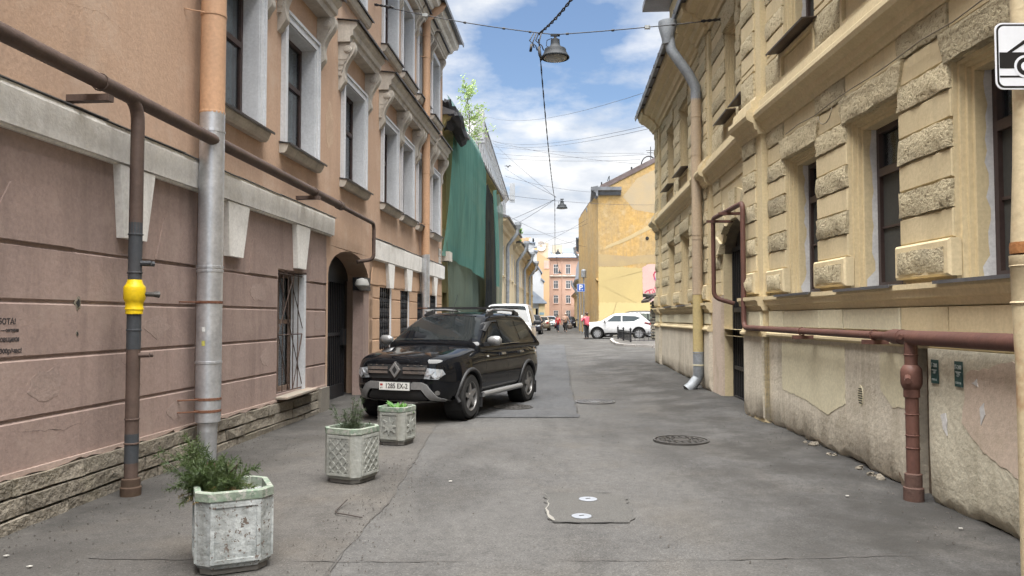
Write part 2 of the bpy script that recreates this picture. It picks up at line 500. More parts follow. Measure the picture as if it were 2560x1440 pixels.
seam('road_joint', [(-0.9, 11.1), (0.2, 11.12), (0.97, 11.1), (1.02, 12), (1.24, 16), (1.52, 20), (2.6, 38)], 0.016, M_TARSOFT, 0.0125, 7)
seam('road_joint', [(0.27, 6.42), (0.6, 6.44), (0.86, 6.42)], 0.022, M_TAR, 0.013, 8)
seam('road_joint', [(0.28, 5.54), (0.5, 5.5), (0.84, 5.54)], 0.02, M_TAR, 0.013, 10)
seam('road_crack', [(0.27, 6.4), (0.3, 6.2), (0.26, 5.9), (0.3, 5.56)], 0.035, flat('pale_mortar', (0.2, 0.19, 0.17), 0.9), 0.013, 5)

# manhole covers
M_IRON = surf('cast_iron', (0.1, 0.095, 0.09), (0.065, 0.06, 0.055), rough=0.55, metal=0.6, bump=0.2, bscale=90)
M_IRONW = surf('cast_iron_worn', (0.2, 0.195, 0.19), (0.13, 0.125, 0.12), rough=0.42, metal=0.6, bump=0.2, bscale=90)
M_IRONF = flat('manhole_dirt', (0.028, 0.025, 0.022), 0.95)
def manhole(x, y, r, rot, label, mat):
    z = gz(x, y) + 0.014
    t = empty('manhole_cover', (x, y, z), rot, label, 'manhole cover', 'round iron manhole covers in the road')
    MB().lathe([(r * 1.13, -0.02), (r * 1.13, 0.008), (r * 1.04, 0.008), (r * 1.04, -0.01)], 40, cap=False).build('frame_ring', mat, t, world=False)
    MB().lathe([(r, -0.02), (r, -0.004)], 40).build('disc', M_IRONF, t, world=False)
    mb = MB()
    for k in range(6): pass
    mb.lathe([(r * 0.46, -0.01), (r * 0.46, 0.004), (r * 0.40, 0.004), (r * 0.40, -0.01)], 32, cap=False)
    mb.lathe([(r * 0.99, -0.01), (r * 0.99, 0.004), (r * 0.9, 0.004), (r * 0.9, -0.01)], 40, cap=False)
    mb.lathe([(r * 0.33, -0.01), (r * 0.33, 0.005), (0.001, 0.005)], 24, cap=False)
    mb.build('rib_ring', mat, t, world=False)
    for ring, (r0, r1, cnt) in enumerate(((0.5, 0.66, 12), (0.71, 0.87, 18))):
        for k in range(cnt):
            a0 = 2 * PI * (k + (0.5 if ring else 0)) / cnt; a1 = a0 + 2 * PI / cnt * 0.62
            m2 = MB(); pts = [(math.cos(a) * r * q, math.sin(a) * r * q) for q, a in ((r0, a0), (r1, a0), (r1, (a0 + a1) / 2), (r1, a1), (r0, a1), (r0, (a0 + a1) / 2))]
            m2.extz(pts, -0.01, 0.005); m2.build('rib', mat, t, world=False)
    return t
manhole(1.42, 13.05, 0.3, 0.3, 'pale worn round manhole cover level with the black car’s rear wheel', M_IRONW)
manhole(2.0, 9.05, 0.29, 1.0, 'dark iron manhole cover nearest the camera, toward the yellow building', M_IRON)
manhole(0.02, 12.3, 0.28, 0.1, 'manhole cover half in shade beside the black car’s front wheel', M_IRON)
M_CAP = surf('galvanised_cap', (0.26, 0.275, 0.3), (0.2, 0.215, 0.24), rough=0.7, metal=0.2, bump=0.1)
for x, y, lab in ((0.615, 6.21, 'small round steel cap in the patched square, farther one'), (0.515, 5.69, 'small round steel cap in the patched square, nearer one')):
    t = empty('access_cap', (x, y, gz(x, y) + 0.003), 0.4, lab, 'access cap', 'round steel caps in the patched square')
    MB().lathe([(0.072, -0.01), (0.074, 0.008), (0.064, 0.010), (0.001, 0.010)], 28, cap=False).build('lid', M_CAP, t, world=False, auto=30)
    MB().lathe([(0.083, -0.01), (0.083, 0.005), (0.076, 0.005), (0.076, -0.01)], 28, cap=False).build('rim', M_IRON, t, world=False)
    MB().box(-0.02, 0.02, -0.005, 0.005, 0.008, 0.0125).build('slot', M_IRONF, t, world=False)
# bent rod
mb = MB(); P = [(-1.30, 6.05), (-1.325, 5.9), (-1.33, 5.78), (-1.30, 5.72), (-1.22, 5.68), (-1.09, 5.60)]
mb.tube([Vector((x, y, gz(x, y) + 0.022 + (0.02 if i in (0,) else 0))) for i, (x, y) in enumerate(P)], 0.0045, 6)
tag(mb.build('bent_rod', flat('rusty_rod', (0.04, 0.03, 0.025), 0.7), smooth=True), 'thin bent dark rod lying on the asphalt by the seam', 'metal rod')
# grit and litter
mb = MB(); r = random.Random(5)
for i in range(900):
    u = r.random()
    if u < 0.45: y = r.uniform(4.2, 9.5); x = XL(y) + 0.05 + abs(r.gauss(0, 0.55))
    elif u < 0.7: y = r.uniform(4.2, 8); x = -1.03 + r.gauss(0, 0.16)
    elif u < 0.9: y = r.uniform(4.6, 12); x = 3.33 - abs(r.gauss(0, 0.35))
    else: x = r.uniform(-2.5, 3); y = r.uniform(4.3, 10)
    s = r.uniform(0.004, 0.011); z = gz(x, y) + 0.012
    a = r.random() * 6.3; b = [(math.cos(a + k * 2.1) * s * r.uniform(.6, 1.3), math.sin(a + k * 2.1) * s * r.uniform(.6, 1.3)) for k in range(3)]
    o = len(mb.v); mb.v += [Vector((x + p, y + q, z - 0.004)) for p, q in b] + [Vector((x, y, z + s * 0.6))]
    mb.f += [[o, o + 1, o + 3], [o + 1, o + 2, o + 3], [o + 2, o, o + 3]]
tag(mb.build('grit', surf('grit', (0.05, 0.045, 0.04), (0.11, 0.10, 0.09), vs_=40, bump=0), fix=False), 'loose grit and crumbs of asphalt scattered along the wall and seam', 'grit', kind='stuff')
for i, (x, y) in enumerate(((-3.12, 4.75), (-2.85, 4.55), (-0.55, 6.85), (2.75, 6.3), (3.12, 5.35))):
    s = 0.016
    mb = MB(); z = gz(x, y) + 0.013
    mb.extz([(x - s, y - s * .5), (x + s * .7, y - s * .7), (x + s, y + s * .4), (x - s * .3, y + s * .8)], z, z + 0.004)
    tag(mb.build('paper_scrap', flat('paper', (0.4, 0.385, 0.35), 0.8)), ['pale scrap at the left edge of the picture on the footway', 'pale scrap on the footway in front of the peeling planter', 'white scrap on the road right of the lattice planter', 'pale scrap on the road in front of the red-brown riser pipe', 'white scrap near the foot of the yellow wall at right edge'][i], 'litter', 'scraps of litter on the ground')
# ================================================================== facade helpers
def facade(mb, s0, s1, z0, z1, ops, n=0.0, depth=0.2):
    S = sorted(set([s0, s1] + [v for o in ops for v in o[:2] if s0 < v < s1])); Z = sorted(set([z0, z1] + [v for o in ops for v in o[2:4] if z0 < v < z1]))
    for a, b in zip(S, S[1:]):
        for c, d in zip(Z, Z[1:]):
            ms, mz = (a + b) / 2, (c + d) / 2
            if any(o[0] < ms < o[1] and o[2] < mz < o[3] for o in ops): continue
            mb.face((a, n, c), (b, n, c), (b, n, d), (a, n, d))
    for o in ops:
        a, b, c, d = o[:4]; dp = o[4] if len(o) > 4 else depth
        for q in (((a, n, c), (a, n, d), (a, n - dp, d), (a, n - dp, c)), ((b, n, c), (b, n - dp, c), (b, n - dp, d), (b, n, d)),
                  ((a, n, d), (b, n, d), (b, n - dp, d), (a, n - dp, d)), ((a, n, c), (a, n - dp, c), (b, n - dp, c), (b, n, c))):
            mb.face(*q)
    return mb
def frame4(mb, s0, s1, z0, z1, w, n0, n1, wb=None, wt=None):
    wb = w if wb is None else wb; wt = w if wt is None else wt
    mb.box(s0, s0 + w, n0, n1, z0, z1); mb.box(s1 - w, s1, n0, n1, z0, z1)
    mb.box(s0 + w, s1 - w, n0, n1, z1 - wt, z1)
    if wb: mb.box(s0 + w, s1 - w, n0, n1, z0, z0 + wb)
    return mb
def curtain(fr, s0, s1, z0, z1, n, parent, mat, seed=0):
    r = random.Random(seed); mb = MB(fr); k = max(6, int((s1 - s0) / 0.06)); o = []
    ph = r.random() * 6
    for i in range(k + 1):
        s = lerp(s0, s1, i / k); d = 0.018 * math.sin(i * 1.9 + ph) + 0.012 * math.sin(i * 0.8 + ph)
        o.append((mb.P(s, n + d, z0), mb.P(s, n + d, z1)))
    for a, b in zip(o, o[1:]): mb.f.append([a[0], b[0], b[1], a[1]])
    return mb.build('curtain', mat, parent, smooth=True)
M_ORANGE = surf('plaster_peach', (0.475, 0.325, 0.23), (0.42, 0.285, 0.2), vs_=0.7, rough=0.9, bump=0.22, bscale=45, streak=(0.34, 0.235, 0.17), streak_amt=0.35, stain=(0.5, 0.375, 0.285), stain_amt=0.6, fine_amt=0.1)
M_BROWN = surf('plaster_mauve', (0.325, 0.24, 0.208), (0.28, 0.208, 0.182), vs_=1.1, rough=0.88, bump=0.22, bscale=40, streak=(0.19, 0.14, 0.122), streak_amt=0.55, stain=(0.36, 0.275, 0.235), stain_amt=0.75, fine_amt=0.12, spots=(0.42, 0.35, 0.31), spot_lo=0.72, vary=0.06)
M_WHITE = surf('plaster_white', (0.78, 0.76, 0.72), (0.7, 0.68, 0.64), vs_=2.0, rough=0.85, bump=0.2, bscale=50, streak=(0.42, 0.39, 0.35), streak_amt=0.4, stain=(0.5, 0.47, 0.42), stain_amt=0.6)
M_REVEAL = surf('reveal_white', (0.6, 0.61, 0.63), (0.52, 0.53, 0.55), vs_=1.5, rough=0.8, bump=0.12, streak=(0.4, 0.4, 0.41), streak_amt=0.4)
M_STUCCO = surf('stucco_grey_white', (0.52, 0.48, 0.42), (0.43, 0.39, 0.34), vs_=3, rough=0.85, bump=0.2, bscale=60, streak=(0.24, 0.22, 0.19), streak_amt=0.5)
M_FLASH = surf('sheet_metal_dark', (0.075, 0.07, 0.07), (0.11, 0.10, 0.095), rough=0.5, metal=0.4, bump=0.12, bscale=12, bdist=0.02)
M_FLASHG = surf('sheet_metal_grey', (0.2, 0.2, 0.21), (0.15, 0.15, 0.155), rough=0.5, metal=0.4, bump=0.12, bscale=12, bdist=0.02)
M_SASH = surf('window_brown', (0.05, 0.032, 0.028), (0.07, 0.045, 0.04), rough=0.4, bump=0)
M_CURT = surf('curtain_grey', (0.7, 0.71, 0.71), (0.6, 0.61, 0.62), rough=0.9, bump=0)
M_GLASS = glass('window_glass', (0.8, 0.84, 0.84), 0.8)
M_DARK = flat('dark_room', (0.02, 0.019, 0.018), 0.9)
M_STONE = surf('limestone', (0.25, 0.222, 0.178), (0.18, 0.157, 0.125), vs_=2.6, rough=0.95, bump=0.7, bscale=22, bdist=0.03, streak=(0.16, 0.14, 0.105), streak_amt=0.5, stain=(0.19, 0.17, 0.12), stain_amt=0.6, fine_amt=0.3, vary=0.22)
M_BLACKIRON = surf('black_iron', (0.018, 0.018, 0.02), (0.03, 0.03, 0.032), rough=0.5, metal=0.3, bump=0.1)
def jag_edge(mb, fr, s0, s1, z, dz, n0, n1, up, step, seed):
    """ragged lower edge of broken plaster"""
    r = random.Random(seed); pts = []; s = s0
    while s < s1: pts.append((s, z + r.uniform(-dz, dz))); s += r.uniform(step * 0.4, step * 1.4)
    pts.append((s1, z)); pts += [(s1, up), (s0, up)]
    mb.ext(pts, n0, n1); return mb

# ================================================================== peach building, left
FL = Fr((-3.92, 0), (0.08, 1), 1)
A = empty('peach_building', FL(5, 0, 0), math.atan2(1, 0.08), 'long peach plastered building with white window surrounds and mauve ground floor', 'building')
S_END = 22.8; S_BEG = -5.0
GATE = (12.2, 14.62)
# --- walls
COLS = [(8.13, 9.37), (10.28, 11.42), (12.92, 14.12), (15.6, 16.73), (17.33, 18.4), (19.1, 20.1), (20.98, 22.03)]
ops1 = [(a, b, 3.86, 5.55, 0.24) for a, b in COLS]
ops2 = [(a, b, 7.14, 8.85, 0.24) for a, b in COLS]
mb = MB(FL); facade(mb, S_BEG, S_END, 3.0, 9.4, ops1 + ops2); mb.box(S_BEG, S_END, -8.0, -0.6, 2.7, 9.3)
mb.face((S_END, 0, 0), (S_END, -8, 0), (S_END, -8, 9.4), (S_END, 0, 9.4)); mb.face((S_BEG, 0, 0), (S_BEG, -8, 0), (S_BEG, -8, 9.4), (S_BEG, 0, 9.4))
mb.build('upper_wall', M_ORANGE, A, fix=False)
mb = MB(FL); facade(mb, GATE[0] - 0.1, GATE[1] + 0.3, 0, 3.0, [(GATE[0], GATE[1], -0.1, 2.68, 0.42)])
arc = [(GATE[0], 2.2)]
for k in range(13):
    t = PI - PI * k / 12; arc.append(((GATE[0] + GATE[1]) / 2 + math.cos(t) * 1.21, 2.2 + 0.46 * math.sin(t)))
half = len(arc) // 2
mb.ext(arc[1:8] + [(GATE[0], 2.679)], -0.42, -0.001); mb.ext(arc[7:14] + [(GATE[1], 2.679)], -0.42, -0.001)
mb.build('gateway_wall', M_ORANGE, A)
LOWOP = [(10.15, 11.2, 0.47, 2.14)]
FAROP = [(15.5, 16.36, 0.85, 2.13), (17.37, 18.15, 0.85, 2.13), (19.25, 20.0, 0.85, 2.13), (20.95, 21.84, 0.85, 2.13)]
mb = MB(FL); facade(mb, S_BEG, GATE[0] - 0.1, 0, 3.0, LOWOP, n=-0.014, depth=0.22)
mb.build('lower_wall', M_BROWN, A, fix=False)
M_PEACH2 = surf('plaster_peach_pale', (0.5, 0.33, 0.215), (0.44, 0.29, 0.19), vs_=1.1, rough=0.88, bump=0.2, streak=(0.36, 0.24, 0.18), streak_amt=0.4)
mb = MB(FL); facade(mb, GATE[1] + 0.3, S_END, 0, 3.0, FAROP, n=-0.014, depth=0.2)
mb.build('lower_wall', M_PEACH2, A, fix=False)
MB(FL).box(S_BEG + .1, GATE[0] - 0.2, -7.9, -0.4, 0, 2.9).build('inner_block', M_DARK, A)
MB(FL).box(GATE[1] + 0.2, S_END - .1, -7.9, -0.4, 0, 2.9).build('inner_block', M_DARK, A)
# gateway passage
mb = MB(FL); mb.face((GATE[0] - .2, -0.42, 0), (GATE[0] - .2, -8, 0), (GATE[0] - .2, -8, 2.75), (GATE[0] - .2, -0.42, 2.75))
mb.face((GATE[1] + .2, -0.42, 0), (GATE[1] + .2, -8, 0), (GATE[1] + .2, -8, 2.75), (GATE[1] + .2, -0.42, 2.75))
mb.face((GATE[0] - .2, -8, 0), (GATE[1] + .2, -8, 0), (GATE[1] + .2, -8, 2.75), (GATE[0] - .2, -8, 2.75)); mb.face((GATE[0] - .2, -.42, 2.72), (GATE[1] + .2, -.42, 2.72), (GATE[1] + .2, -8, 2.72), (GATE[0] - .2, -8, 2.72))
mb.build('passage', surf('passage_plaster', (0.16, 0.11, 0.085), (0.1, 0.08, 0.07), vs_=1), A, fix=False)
MB(FL).box(GATE[1] - 0.36, GATE[1] - 0.004, -0.2, 0.006, 0.0, 2.2).build('gate_pier', M_BROWN, A)
MB(FL).box(GATE[1] - 0.42, GATE[1] + 0.02, -0.19, 0.035, 2.02, 2.26).build('shutter_box', M_BLACKIRON, A)
# --- courses of the ground floor
ZC = [0.39, 0.775, 1.21, 1.62, 2.03, 2.82]; G2 = 0.009
def courses(segs, zc, mat):
    for z0, z1 in zip(zc, zc[1:]):
        for a, b in segs(z0, z1):
            MB(FL).cbox(a, b, -0.05, 0.0, z0 + G2, z1 - G2, 0.012).build('plaster_course', mat, A)
def segA(z0, z1):
    if z0 < 2.0: return [(S_BEG, 4.2), (4.2, 7.93), (7.95, 10.13), (11.22, 12.1)]
    return []
courses(segA, ZC, M_BROWN)
# upper course with the window head notch
for poly in ([(S_BEG, 2.0425), (7.93, 2.0425), (7.93, 2.81), (S_BEG, 2.81)], [(7.95, 2.0425), (10.13, 2.0425), (10.13, 2.16), (11.22, 2.16), (11.22, 2.0425), (12.1, 2.0425), (12.1, 2.81), (7.95, 2.81)]):
    MB(FL).ext(poly, -0.05, 0.0).build('plaster_course', M_BROWN, A)
for a0, a1, b0, b1 in ((5.28, 5.74, 5.05, 5.98), (7.28, 7.9, 7.14, 7.9), (9.3, 10.02, 9.2, 10.1), (11.42, 12.09, 11.33, 12.09)):
    MB(FL).ext([(b0, 2.05), (b1, 2.05), (a1, 2.46), (a0, 2.46)], -0.01, 0.011).build('voussoir_block', M_BROWN, A)
def segB(z0, z1):
    e = [GATE[1] + 0.06] + [v for o in FAROP for v in (o[0] - 0.02, o[1] + 0.16)] + [S_END]
    return [(e[i], e[i + 1]) for i in range(0, len(e), 2)] if z0 < 2.0 else []
ZB = [0.25, 0.66, 1.07, 1.48, 1.89, 2.15]
courses(segB, ZB, M_PEACH2)
MB(FL).box(GATE[1] + 0.06, S_END, -0.04, -0.0, 2.175, 2.64).build('plaster_course', M_PEACH2, A)
for o, p in zip([(14.7, 14.7)] + FAROP, FAROP + [(22.78, 22.78)]):
    a, b = (o[1] + 0.2 if o[1] > 15 else 14.75), p[0] - 0.08
    MB(FL).ext([(a, 2.16), (b, 2.16), (b - 0.12, 2.5), (a + 0.12, 2.5)], -0.01, 0.011).build('voussoir_block', M_PEACH2, A)
# --- string courses and keystones
def band(s0, s1, z0, z1):
    b = MB(FL).sweep([(0.0, z0 - 0.02), (0.03, z0 - 0.02), (0.035, z0), (0.075, z0), (0.085, z1 - 0.04), (0.075, z1), (0, z1)], s0, s1).build('string_course', M_WHITE, A)
    r = random.Random(int(s0 * 7)); mb = MB(FL); s = s0 - 0.02
    while s < s1:
        e = min(s + 1.25, s1 + 0.06); dz = r.uniform(-0.012, 0.014)
        mb.ext([(s, z1 + 0.004), (e + 0.03, z1 + 0.004 + dz), (e + 0.03, z1 + 0.012 + dz), (s, z1 + 0.012)], 0.0, 0.094 + r.uniform(-.006, .006)); s = e
    mb.build('flashing', M_FLASHG, b)
band(S_BEG, 12.27, 2.83, 3.12); band(14.85, S_END + 0.05, 2.66, 3.05)
for a, b, c, d, z0, z1 in ((6.46, 7.0, 6.53, 6.88, 2.19, 2.81), (8.5, 9.06, 8.54, 8.9, 2.2, 2.81), (10.62, 11.17, 10.68, 11.0, 2.2, 2.81), (15.9, 16.5, 16.05, 16.4, 2.13, 2.64), (17.7, 18.35, 17.82, 18.2, 2.13, 2.64), (19.5, 20.1, 19.6, 19.95, 2.13, 2.64), (21.15, 21.75, 21.28, 21.6, 2.13, 2.64)):
    MB(FL).ext([(c, z0), (d, z0), (b, z1), (a, z1)], -0.03, 0.07).build('keystone', M_WHITE, A)
# --- limestone plinth
r = random.Random(3)
for row, (z0, z1) in enumerate(((-0.05, 0.12), (0.12, 0.25), (0.25, 0.385))):
    s = 2.0 + row * 0.25
    while s < 12.05:
        e = min(s + r.uniform(0.4, 0.95), 12.05)
        nn = 0.055 + r.uniform(-0.015, 0.02) - row * 0.008
        mb = MB(FL); g = r.uniform(0.004, 0.009)
        a = [(s + g, z0 + g + r.uniform(0, .01)), (lerp(s, e, .5), z0 + g + r.uniform(0, .012)), (e - g, z0 + g + r.uniform(0, .01)), (e - g, z1 - g), (lerp(s, e, .45), z1 - g - r.uniform(0, .012)), (s + g, z1 - g)]
        mb.ext(a, -0.03, nn)
        for v in mb.v[len(a):]: v += FL.nv * r.uniform(-0.012, 0.012)
        mb.build('plinth_stone', M_STONE, A); s = e
mb = MB(FL); mb.box(11.7, 12.1, -0.03, 0.075, -0.05, 0.42).build('plinth_end', surf('cement_grey', (0.2, 0.18, 0.15), (0.15, 0.135, 0.115)), A)
mb = MB(FL); jag_edge(mb, FL, 2.0, 10.1, 0.388, 0.02, -0.04, 0.018, 0.42, 0.12, 8); jag_edge(mb, FL, 11.2, 12.09, 0.42, 0.02, -0.04, 0.018, 0.45, 0.1, 9)
mb.build('plaster_edge', surf('plaster_edge', (0.43, 0.33, 0.28), (0.36, 0.27, 0.23)), A)
# --- barred window of the ground floor
w = MB(FL); frame4(w, 10.15, 11.2, 0.47, 2.14, 0.07, -0.25, -0.2); w.box(10.22, 11.13, -0.25, -0.2, 1.42, 1.48); w.box(10.62, 10.68, -0.25, -0.2, 0.54, 2.07)
w = w.build('window', surf('rotten_wood', (0.13, 0.085, 0.06), (0.2, 0.15, 0.12), vs_=6), A)
for a, b in ((10.22, 10.62), (10.68, 11.13)):
    for c, d in ((0.54, 1.42), (1.48, 2.07)): MB(FL).box(a, b, -0.235, -0.23, c, d).build('pane', M_GLASS, w)
curtain(FL, 10.2, 11.15, 0.5, 2.1, -0.32, w, surf('cloth_greygreen', (0.13, 0.135, 0.125), (0.09, 0.095, 0.09)), 4)
MB(FL).box(11.11, 11.195, -0.19, 0.004, 0.47, 2.13).build('reveal', M_REVEAL, A)
g = MB(FL)
for k in range(6): s = 10.2 + k * 0.19; g.tube([(s, -0.03, 0.49), (s, -0.03, 2.12)], 0.008, 6)
for z in (0.5, 1.27, 2.1): g.tube([(10.16, -0.026, z), (11.19, -0.026, z)], 0.009, 6)
for a, b in (((10.2, 2.1), (11.1, 0.55)), ((10.6, 2.1), (11.15, 1.3)), ((10.75, 2.1), (10.2, 1.3)), ((10.2, 1.27), (10.6, 0.5)), ((11.1, 1.27), (10.75, 0.5))): g.tube([(a[0], -0.018, a[1]), (b[0], -0.018, b[1])], 0.007, 6)
g.build('window_grille', surf('rusty_bars', (0.11, 0.07, 0.05), (0.06, 0.045, 0.04)), A)
MB(FL).ext([(10.08, 0.43), (11.3, 0.45), (11.3, 0.475), (10.08, 0.455)], -0.1, 0.17).build('window_sill', surf('painted_board', (0.35, 0.26, 0.2), (0.26, 0.24, 0.2)), A)
# --- small grilled windows
for i, (a, b, c, d) in enumerate(FAROP):
    w = MB(FL); frame4(w, a, b, c, d, 0.05, -0.2, -0.16); w = w.build('window', M_SASH, A)
    MB(FL).box(a + .05, b - .05, -0.185, -0.18, c + .05, d - .05).build('pane', surf('dim_glass', (0.03, 0.03, 0.032), rough=0.15, bump=0), w)
    g = MB(FL)
    for k in range(6):
        s = lerp(a + .02, b - .02, k / 5); g.box(s - 0.012, s + 0.012, -0.045, -0.02, c, d)
    for k in range(6):
        z = lerp(c, d - .2, k / 5)
        for q in range(5):
            u = lerp(a + .02, b - .02, q / 5); v = lerp(a + .02, b - .02, (q + 1) / 5)
            g.tube([(u, -0.03, z), ((u + v) / 2, -0.03, z + 0.1), (v, -0.03, z), ((u + v) / 2, -0.03, z - .1)], 0.012, 5)
    g.build('window_grille', M_BLACKIRON, A)
    MB(FL).box(b + 0.0, b + 0.13, -0.18, -0.006, c, d).build('reveal', M_REVEAL, A)
# --- upper windows
def console(fr, s, z1, parent, k=1.0, wd=0.13):
    prof = [(0, 0), (0.27, 0), (0.285, -0.05), (0.28, -0.12), (0.25, -0.19), (0.2, -0.26), (0.15, -0.34), (0.115, -0.43), (0.105, -0.52), (0.12, -0.60), (0.115, -0.66), (0.08, -0.7), (0.035, -0.78), (0.0, -0.8)]
    mb = MB(fr).sweep([(n * k, z1 + z * k) for n, z in prof], s - wd / 2, s + wd / 2)
    mb.sweep([(n * k, z1 + z * k) for n, z in ((0, -.02), (0.23, -.02), (.24, -.12), (.19, -.2), (.1, -.36), (0.06, -.5), (0, -.6))], s - wd / 2 - 0.018, s + wd / 2 + 0.018)
    o = mb.build('console', M_STUCCO, parent, auto=40)
    q = MB(fr)
    for sd in (-1, 1):
        base = s + sd * (wd / 2 + 0.018); c, zc = 0.16 * k, z1 - 0.12 * k
        for rr, h in ((0.075, 0.012), (0.045, 0.022)):
            i0 = [q.P(base - sd * .003, c + math.cos(t * PI / 6) * rr * k, zc + math.sin(t * PI / 6) * rr * k) for t in range(12)]
            i1 = [q.P(base + sd * h, c + math.cos(t * PI / 6) * rr * k * .8, zc + math.sin(t * PI / 6) * rr * k * .8) for t in range(12)]
            q.f.append(i1)
            for t in range(12): q.f.append([i0[t], i0[(t + 1) % 12], i1[(t + 1) % 12], i1[t]])
    for t, (nn, dz) in enumerate(((0.13, -.27), (0.1, -.36), (0.075, -.45), (0.06, -.54))):
        q.box(s - wd / 2 - 0.024, s + wd / 2 + 0.024, 0.0, nn * k, z1 + dz * k - 0.02, z1 + dz * k + 0.015)
    q.build('rosette', M_STUCCO, o if parent.parent is None else parent)
    return o
def hood(fr, s0, s1, z0, z1, proj, parent):
    h = z1 - z0
    h_ = MB(fr).sweep([(0, z0), (proj * 0.62, z0), (proj * 0.66, z0 + h * 0.28), (proj * 0.78, z0 + h * 0.32), (proj * 0.8, z0 + h * 0.6), (proj * 0.93, z0 + h * 0.72), (proj, z0 + h * 0.8), (proj, z0 + h), (0, z0 + h * 1.12)], s0, s1).build('window_hood', M_STUCCO, parent)
    MB(fr).sweep([(0, z0 + h * 1.12 + 0.004), (proj + 0.05, z1 + 0.004), (proj + 0.05, z1 - 0.02), (proj + 0.057, z1 - 0.02), (proj + 0.06, z1 + 0.012), (0, z0 + h * 1.12 + 0.016)], s0 - 0.04, s1 + 0.04).build('flashing', M_FLASH, h_)
    return h_
def window_up(i, a, b, z0, z1, hz, upper=False):
    # white surround and lining
    m = MB(FL); frame4(m, a - 0.14, b + 0.14, z0 - 0.02, z1 + 0.15, 0.14, 0.002, 0.05, wb=0)
    frame4(m, a - 0.14, b + 0.14, z0 - 0.02, z1 + 0.15, 0.045, 0.045, 0.07, wb=0)
    m.box(a, a + 0.012, -0.24, 0.03, z0, z1); m.box(b - 0.012, b, -0.24, 0.03, z0, z1); m.box(a + .012, b - .012, -0.24, 0.03, z1 - 0.012, z1)
    m.build('window_surround', M_REVEAL, A)
    w = MB(FL); frame4(w, a + 0.012, b - 0.012, z0, z1 - 0.012, 0.055, -0.24, -0.18)
    zt = lerp(z0, z1, 0.6); w.box(a + .067, b - .067, -0.235, -0.175, zt - 0.035, zt + 0.035)
    mid = (a + b) / 2; w.box(mid - 0.035, mid + 0.035, -0.235, -0.178, z0 + .055, zt - .035)
    w = w.build('window', M_SASH, A)
    MB(FL).box(a + .067, b - .067, -0.21, -0.205, zt + .035, z1 - .067).build('pane', M_GLASS, w)
    MB(FL).box(a + .067, mid - .035, -0.21, -0.205, z0 + .055, zt - .035).build('pane', M_GLASS, w)
    MB(FL).box(mid + .035, b - .067, -0.21, -0.205, z0 + .055, zt - .035).build('pane', M_GLASS, w)
    curtain(FL, a + .03, b - .03, z0 + 0.03, z1 - .03, -0.31, w, M_CURT, i + 10 * upper)
    s_ = MB(FL).sweep([(-0.02, z0 - 0.15), (0.07, z0 - 0.15), (0.1, z0 - 0.12), (0.13, z0 - 0.05), (0.13, z0 - 0.03), (-0.1, z0 - 0.012)], a - 0.17, b + 0.15).build('window_sill', M_STUCCO, A)
    MB(FL).sweep([(-0.17, z0 + 0.002), (0.0, z0 - 0.006), (0.16, z0 - 0.03), (0.16, z0 - 0.05), (0.166, z0 - 0.05), (0.17, z0 - 0.022), (0, z0 + 0.004), (-.17, z0 + 0.012)], a - 0.19, b + 0.19).build('flashing', M_FLASH, s_)
    h_ = hood(FL, a - 0.34, b + 0.34, hz, hz + 0.33, 0.33, A)
    console(FL, a - 0.215, hz, h_, 1.0); console(FL, b + 0.215, hz, h_, 1.0)
for i, (a, b) in enumerate(COLS):
    window_up(i, a, b, 3.86, 5.55, 6.12)
    window_up(i, a, b, 7.14, 8.7, 8.98, True) if False else None
for i, (a, b) in enumerate(COLS):
    m = MB(FL); frame4(m, a - 0.13, b + 0.13, 7.12, 8.97, 0.13, 0.002, 0.05, wb=0)
    m.box(a, a + 0.012, -0.24, 0.03, 7.14, 8.85); m.box(b - 0.012, b, -0.24, 0.03, 7.14, 8.85); m.box(a + .012, b - .012, -0.24, 0.03, 8.838, 8.85)
    m.build('window_surround', M_REVEAL, A)
    w = MB(FL); frame4(w, a + .012, b - .012, 7.14, 8.838, 0.055, -0.24, -0.18); mid = (a + b) / 2
    w.box(a + .067, b - .067, -.235, -.175, 8.13, 8.2); w.box(mid - .03, mid + .03, -.235, -.178, 7.195, 8.13); w = w.build('window', M_SASH, A)
    for c in ((a + .067, b - .067, 8.2, 8.78), (a + .067, mid - .03, 7.195, 8.13), (mid + .03, b - .067, 7.195, 8.13)): MB(FL).box(c[0], c[1], -.21, -.205, c[2], c[3]).build('pane', M_GLASS, w)
    curtain(FL, a + .03, b - .03, 7.17, 8.8, -0.31, w, M_CURT, i + 40)
    s_ = MB(FL).sweep([(-0.02, 6.97), (0.07, 6.97), (0.1, 7.0), (0.13, 7.08), (0.13, 7.1), (-0.1, 7.12)], a - 0.17, b + 0.15).build('window_sill', M_STUCCO, A)
    MB(FL).sweep([(-0.17, 7.145), (0.16, 7.11), (0.165, 7.09), (0.17, 7.12), (-.17, 7.155)], a - 0.19, b + 0.19).build('flashing', M_FLASH, s_)
    if i >= 3:
        h_ = hood(FL, a - 0.3, b + 0.3, 9.1, 9.34, 0.26, A); console(FL, a - 0.2, 9.1, h_, 0.7); console(FL, b + 0.2, 9.1, h_, 0.7)
# --- eaves
co = MB(FL).sweep([(0, 9.36), (0.12, 9.36), (0.16, 9.46), (0.3, 9.5), (0.34, 9.58), (0.46, 9.6), (0.5, 9.7), (0.5, 9.78), (-0.2, 9.8)], S_BEG, S_END + 0.03).build('cornice', M_WHITE, A)
mb = MB(FL); mb.sweep([(-0.2, 9.81), (0.62, 9.78), (0.62, 9.70), (0.64, 9.70), (0.645, 9.8), (-4, 12.2), (-8, 9.85)], S_BEG - .1, S_END + 0.08).build('roof', M_FLASHG, A)
